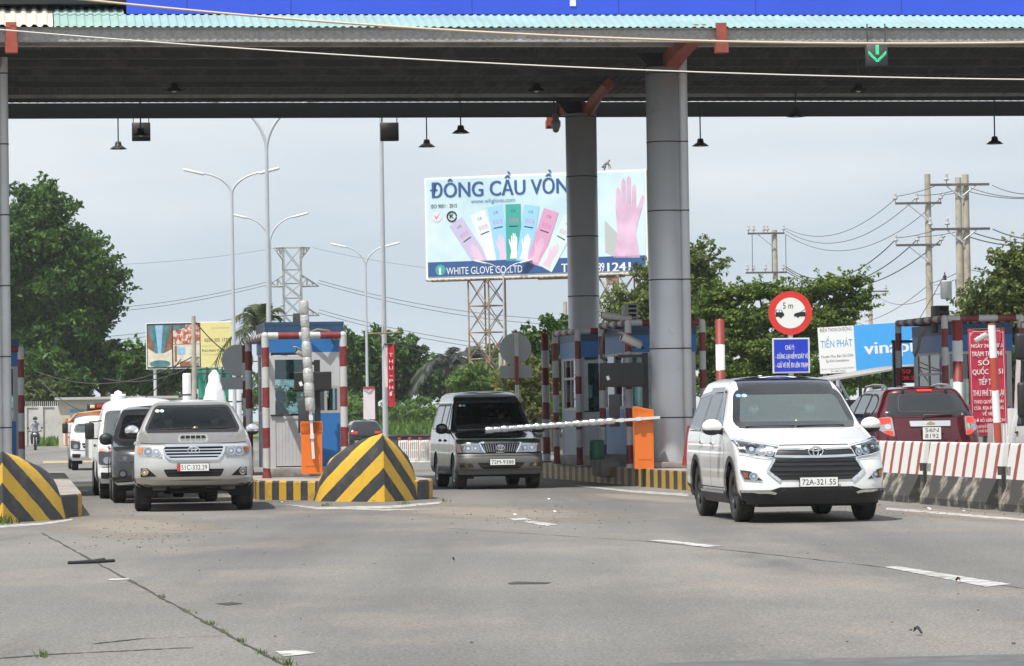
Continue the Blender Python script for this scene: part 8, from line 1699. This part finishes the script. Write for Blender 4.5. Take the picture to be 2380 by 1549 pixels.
mb = MB(); mb.box((0, -2.6, z2_ + 0.1), (L2 + 0.3, 0.5, 0.14)); mb.build('eaves', mat('eaves_grey', (0.4, 0.4, 0.39), 0.8), lh)
mb = MB(); mb.box((-L2 * 0.32, -2.52, 1.6), (1.0, 0.06, 1.0)); mb.build('window', mat('window_blue', (0.10, 0.3, 0.45), 0.3), lh)
p = pos(285, 189, 960); st = at(285, 908, 189).z; tb = thing('wrapped_statue', 'small white wrapped statue above the low building, behind the trucks', 'statue', (p.x, p.y - 2, 0)); mb = MB(); mb.lathe([(0.42, 0), (0.42, z2_ + 0.2), (0.40, z2_ + 0.3), (0.36, st - 0.55), (0.22, st - 0.3), (0.2, st - 0.1), (0.001, st)], 14); mb.build('shroud', mat('plastic_white', (0.75, 0.76, 0.78), 0.35, var=0.1, vs=3, bump=0.8, bs=6), tb)
lw, _, _ = wall('low_wall', 'low dark grey wall across the far side of the middle lane', 'wall', 880, 1330, 135, 1012, 0.3, mat('wall_mould', (0.10, 0.095, 0.088), 0.95, var=0.4, vs=1.5), posts=0)
# green netted scaffold with a wrapped white figure
p = pos(497, 150, 960); sf = thing('scaffold', 'scaffold with green netting around a white wrapped figure below the hotel billboard', 'scaffold', p, R(4)); s_ = 150 / F; zt = at(497, 858, 150).z
mb = MB()
for x in (-46, -16, 20, 46):
    for y in (0.5, 1.6): mb.tube([(x * s_, y, 0), (x * s_, y, zt + 0.1)], 0.03, 6)
for z in (zt * 0.35, zt * 0.65, zt * 0.95):
    for y in (0.5, 1.6): mb.tube([(-46 * s_, y, z), (46 * s_, y, z)], 0.025, 6)
mb.build('tube_frame', STEEL, sf)
NET = mat('netting_green', (0.03, 0.26, 0.19), 0.8, var=0.35, vs=2); mb = MB(); NN = 24
V = [((-46 + 92 * i / NN) * s_, 1.7 + 0.08 * math.sin(i * 1.3 + j), zt * j / 8) for j in range(9) for i in range(NN + 1)]; mb.add(V, [(j * (NN + 1) + i, j * (NN + 1) + i + 1, (j + 1) * (NN + 1) + i + 1, (j + 1) * (NN + 1) + i) for j in range(8) for i in range(NN)], 0, True); mb.build('netting', NET, sf)
p = pos(500, 149, 960); zt = at(500, 860, 149).z; ws_ = thing('wrapped_statue', 'large white plastic wrapped statue in front of the green netting', 'statue', p); rr = random.Random(4); rings = []
for q in range(15):
    u = q / 14; rad = (0.50 - 0.10 * u if u < 0.6 else 0.44 - 0.55 * (u - 0.6) if u < 0.8 else 0.24 * math.sqrt(max(0.02, 1 - ((u - 0.86) / 0.145) ** 2))); rings.append([Vector((rad * (1 + 0.22 * math.sin(5 * a + q * 0.35) + rr.uniform(-.12, .12)) * math.cos(a), 0.7 * rad * math.sin(a), zt * u)) for a in [6.283 * k / 22 for k in range(22)]])
mb = MB(); mb.loft(rings, 0, True, True); mb.build('shroud', mat('plastic_white', (0.75, 0.76, 0.78), 0.35, var=0.1, vs=3, bump=0.8, bs=6), ws_)
for (x0, x1, yt, la) in ((425, 445, 868, 'round white pillar left of the tan pole below the hotel billboard'), (446, 462, 905, 'shorter white pillar behind the tan pole'), (532, 562, 890, 'broad white pillar right of the wrapped statue'), (436, 440, 900, 'x')):
    if la == 'x': continue
    p = pos((x0 + x1) / 2, 148, 960); zt = at((x0 + x1) / 2, yt, 148).z; t = thing('pillar', la, 'pillar', p); r = (x1 - x0) / 2 * 148 / F; mb = MB(); mb.lathe([(r, 0), (r, zt - 0.06), (r * 0.8, zt), (0.001, zt)], 24); mb.build('shaft', mat('pillar_white', (0.66, 0.67, 0.70), 0.6, var=0.06), t); mb = MB(); mb.lathe([(r * 1.03, zt * 0.72), (r * 1.03, zt * 0.74)], 24); mb.lathe([(r * 1.03, zt * 0.4), (r * 1.03, zt * 0.42)], 24); mb.build('joint', STEEL, t)
# banners near the middle
def flag(name, label, px, py0, py1, w_px, d, rows, m, wave=0.05):
    c = at(px, (py0 + py1) / 2, d); s_ = d / F; h = (py1 - py0) * s_; w_ = w_px * s_; t = thing(name, label, 'banner', c, R(5)); mb = MB(); nx, nz = 6, 12
    V = [((i / nx - 0.5) * w_, wave * math.sin(i * 0.9 + j * 0.5), (j / nz - 0.5) * h) for j in range(nz + 1) for i in range(nx + 1)]; mb.add(V, [(j * (nx + 1) + i, j * (nx + 1) + i + 1, (j + 1) * (nx + 1) + i + 1, (j + 1) * (nx + 1) + i) for j in range(nz) for i in range(nx)], 0, True); mb.build('cloth', m, t)
    mb = MB(); mb.tube([(-w_ / 2, 0, h / 2), (w_ / 2, 0, h / 2)], 0.02, 6); mb.build('rod', STEEL, t); return t, w_, h
WB = mat('banner_white_pink', (0.70, 0.62, 0.64), 0.7); f1, _, _ = flag('banner', 'plain white banner hanging on the lamp pole right of the centre booth', 858, 900, 975, 27, 175, [], WB)
mb = MB(); mb.box((0, -0.06, 75 * 175 / F / 2 - 0.05), (27 * 175 / F, 0.02, 0.1)); mb.build('top_hem', REDT, f1)
f2, fw, fh = flag('banner', 'narrow red banner with white letters beside the tall grey lamp pole', 909, 800, 945, 16, 87, [], mat('banner_bright_red', (0.50, 0.025, 0.04), 0.7), 0.02)
mb = MB()
for i, ch in enumerate('THU PHÍ'): mb.text(ch if ch.strip() else '.', 0, fh * (0.30 - i * 0.105), fh * 0.055, fw * 0.55, -0.035)
mb.build('lettering', SW_, f2)
f3, _, _ = flag('banner', 'faded pale banner just behind the tall grey lamp pole', 899, 800, 900, 12, 87.6, [], WB, 0.02)
cbx = thing('banner_crossbar', 'thin brown crossbar fixed on the tall grey lamp pole', 'bracket', at(893, 776, 87.8), R(4)); mb = MB(); mb.tube([(-0.42, 0, 0.0), (0.42, 0, 0.03)], 0.022, 6); mb.tube([(-0.03, 0, 0), (-0.02, 0, 0.22), (0.04, 0, 0.0)], 0.018, 6); mb.build('bar', RUST, cbx)
PLW, PLR = mat('plastic_fence_white', (0.72, 0.71, 0.69), 0.5, dirt=(0.45, 0.42, 0.38), ds=4), mat('plastic_fence_red', (0.42, 0.06, 0.04), 0.5, var=0.15)
fences = []
for i, x in enumerate((938, 962, 986, 1010, 1034)):
    if i == 0:
        t0 = thing('plastic_fence', 'red and white slotted plastic fence panel left of the black wagon', 'barrier', (0, 0, 0), R(8), 'red and white plastic fence panels'); mb = MB()
        for k in range(5): mb.bbox((-0.125 + 0.0625 * k, 0, 0.38), (0.042, 0.12, 0.62), 0.012)
        for z in (0.12, 0.38, 0.64): mb.bbox((0, 0, z), (0.29, 0.10, 0.05), 0.01)
        mb.build('panel', PLW, t0); mb = MB(); mb.bbox((0.158, 0, 0.36), (0.045, 0.14, 0.66), 0.012); mb.bbox((-0.12, 0, 0.73), (0.08, 0.12, 0.08), 0.01); mb.build('end_post', PLR, t0); mb = MB(); mb.bbox((0, 0, 0.03), (0.30, 0.4, 0.06), 0.01); mb.build('foot', PLW, t0); o = t0
    else: o = copy_tree(t0)
    o.location = pos(x, 105 - i * 0.3, 1075)
# open shed on the right
p = pos(2040, 96, 960); sh = thing('open_shed', 'open dark shed with a sloping sheet metal roof behind the red car', 'shed', p, R(6)); s_ = 96 / F; zl = at(1925, 888, 96).z; zr = at(2130, 850, 96).z
mb = MB(); mb.loft([[Vector((-125 * s_, y, zl)), Vector((100 * s_, y, zr)), Vector((100 * s_, y, zr + 0.05)), Vector((-125 * s_, y, zl + 0.05))] for y in (-0.6, 5)]); mb.build('roof', mat('zinc_sheet', (0.42, 0.41, 0.40), 0.5, 0.4, dirt=(0.30, 0.16, 0.12), ds=0.5), sh)
mb = MB()
mb.tube([(10 * s_, 0, zl + 0.15), (55 * s_, 0, zl - 0.35)], 0.04, 6); mb.build('brace', STEEL, sh)
for x in (-110, -40, 40, 95):
    for y in (0, 4.6): mb = MB(); mb.tube([(x * s_, y, 0), (x * s_, y, zl + (zr - zl) * (x + 125) / 225)], 0.05, 6); mb.build('post', STEEL, sh)
mb = MB(); mb.box((0, 4.9, zl * 0.5), (220 * s_, 0.1, zl * 0.55)); mb.build('back_wall', mat('shed_wall', (0.16, 0.15, 0.14), 0.9, var=0.3), sh); mb = MB(); mb.box((-70 * s_, 0.2, 0.55), (110 * s_, 0.12, 1.1)); mb.build('low_wall', WALLW, sh)
mb = MB(); mb.box((-100 * s_, -0.2, zl - 0.45), (0.3, 0.05, 0.5)); mb.build('notice', WHB, sh)
# red wedge beside the column, ground level kerb post
p = pos(1590, 64.5, 1060, 0.4); rw = thing('red_marker', 'red triangular marker leaning against the front grey column', 'marker', p, R(5)); mb = MB(); mb.prism([(-0.04, 0), (0.12, 0), (0.12, 0.75), (0.08, 0.75)], 0, 0.05); mb.build('board', mat('marker_red', (0.32, 0.03, 0.03), 0.5), rw); mb = MB(); mb.tube([(0.10, 0.08, 0), (0.10, 0.08, 0.72)], 0.02, 6); mb.build('stay', STEEL, rw)
# ================================================================== litter and stones
rr = random.Random(12); STN = mat('stone_grey', (0.16, 0.15, 0.14), 0.9, var=0.4, vs=9); PAP = mat('paper_white', (0.70, 0.70, 0.68), 0.8); 
st = MB()
for _ in range(520):
    z = rr.random()
    if z < 0.35: x, y = rr.gauss(330, 110), rr.gauss(1235, 26)
    elif z < 0.6: x, y = rr.gauss(1180, 130), rr.gauss(1196, 14)
    elif z < 0.92: x, y = rr.gauss(2150, 160), rr.gauss(1188, 9)
    else: x, y = rr.uniform(0, 2380), rr.uniform(1200, 1540)
    if y < 1172: continue
    p = gnd(x, y, 0); s = rr.uniform(0.004, 0.014) * (1.3 if rr.random() < 0.06 else 1); bm = bmesh.new(); bmesh.ops.create_icosphere(bm, subdivisions=1, radius=s)
    for v in bm.verts: v.co = Vector((v.co.x * rr.uniform(.7, 1.3), v.co.y * rr.uniform(.7, 1.3), v.co.z * 0.7 + s * 0.5)); v.co += p
    st.bm(bm, 0, False)
tag(st.build('gravel', STN), kind='stuff')
def scrap(name, label, cat, x, y, sx, sy, m, h=0.03, seed=0):
    r2 = random.Random(seed); p = gnd(x, y, 0); s_ = (p.y) / F; mb = MB(); n = 7
    V = [(math.cos(6.283 * k / n) * sx * s_ * r2.uniform(.6, 1), math.sin(6.283 * k / n) * sy * s_ * 6 * r2.uniform(.6, 1), 0.008 + h * r2.random()) for k in range(n)] + [(0, 0, h)]
    mb.add(V, [(k, (k + 1) % n, n) for k in range(n)] + [tuple(reversed(range(n)))]); return tag(mb.build(name, m, loc=p), label, cat)
scrap('leaf_litter', 'crumpled brown dry leaf on the asphalt right of the lane dash', 'leaf', 2226, 1356, 9, 3, mat('leaf_brown', (0.18, 0.06, 0.03), 0.8), 0.05, 1)
scrap('leaf_litter', 'dark curled scrap lying low on the right of the road', 'litter', 2133, 1477, 13, 3, BLK, 0.06, 2)
scrap('rubber_scrap', 'small dark lump on the asphalt in the middle of the road', 'litter', 1054, 1307, 4, 2, BLK, 0.05, 3)
for i, (x, y, la) in enumerate(((1196, 1200, 'larger white paper scrap on the dusty strip near the middle'), (1276, 1163, 'white paper scrap in front of the black wagon'), (1290, 1192, 'white paper scrap below the wagon, right of the middle'), (868, 1168, 'white scrap at the foot of the centre crash nose'), (652, 1170, 'white plastic scrap beside the island kerb left of the crash nose'), (2238, 1192, 'white cup lying at the foot of the concrete barriers'), (2160, 1186, 'white scrap at the foot of the concrete barriers, left of the cup'), (1586, 1150, 'white paper by the striped kerb behind the white people carrier'), (1228, 1213, 'small white paper on the dashed line near the middle'))):
    scrap('paper_scrap', la, 'litter', x, y, 6, 1.3, PAP, 0.03, 20 + i)
# black rubber strip
p0 = gnd(160, 1312, 0); rs = thing('rubber_strip', 'long black rubber strip folded double on the road at the left', 'litter', p0); e = gnd(265, 1307, 0) - p0; mb = MB(); mb.tube([(0, 0, 0.012), tuple(e * 0.5 + Vector((0, 0.25, 0.012))), tuple(e * 0.7 + Vector((0, 0.3, 0.02)))], 0.018, 6); mb.tube([(0, 0, 0.015), tuple(e * 0.5 + Vector((0, -0.1, 0.015))), tuple(e + Vector((0, 0, 0.015)))], 0.018, 6); mb.build('strip', BLK, rs)
# ================================================================== haze
HZM = bpy.data.materials.new('haze_air'); HZM.use_nodes = True; n = HZM.node_tree; n.nodes.clear()
pv_ = n.nodes.new('ShaderNodeVolumePrincipled'); pv_.inputs['Color'].default_value = (0.93, 0.96, 1.0, 1); pv_.inputs['Density'].default_value = 0.0002; pv_.inputs['Anisotropy'].default_value = 0.2
om = n.nodes.new('ShaderNodeOutputMaterial'); n.links.new(pv_.outputs[0], om.inputs['Volume'])
mb = MB(); mb.box((0, 250, 24), (320, 560, 50)); tag(mb.build('haze', HZM), kind='stuff')
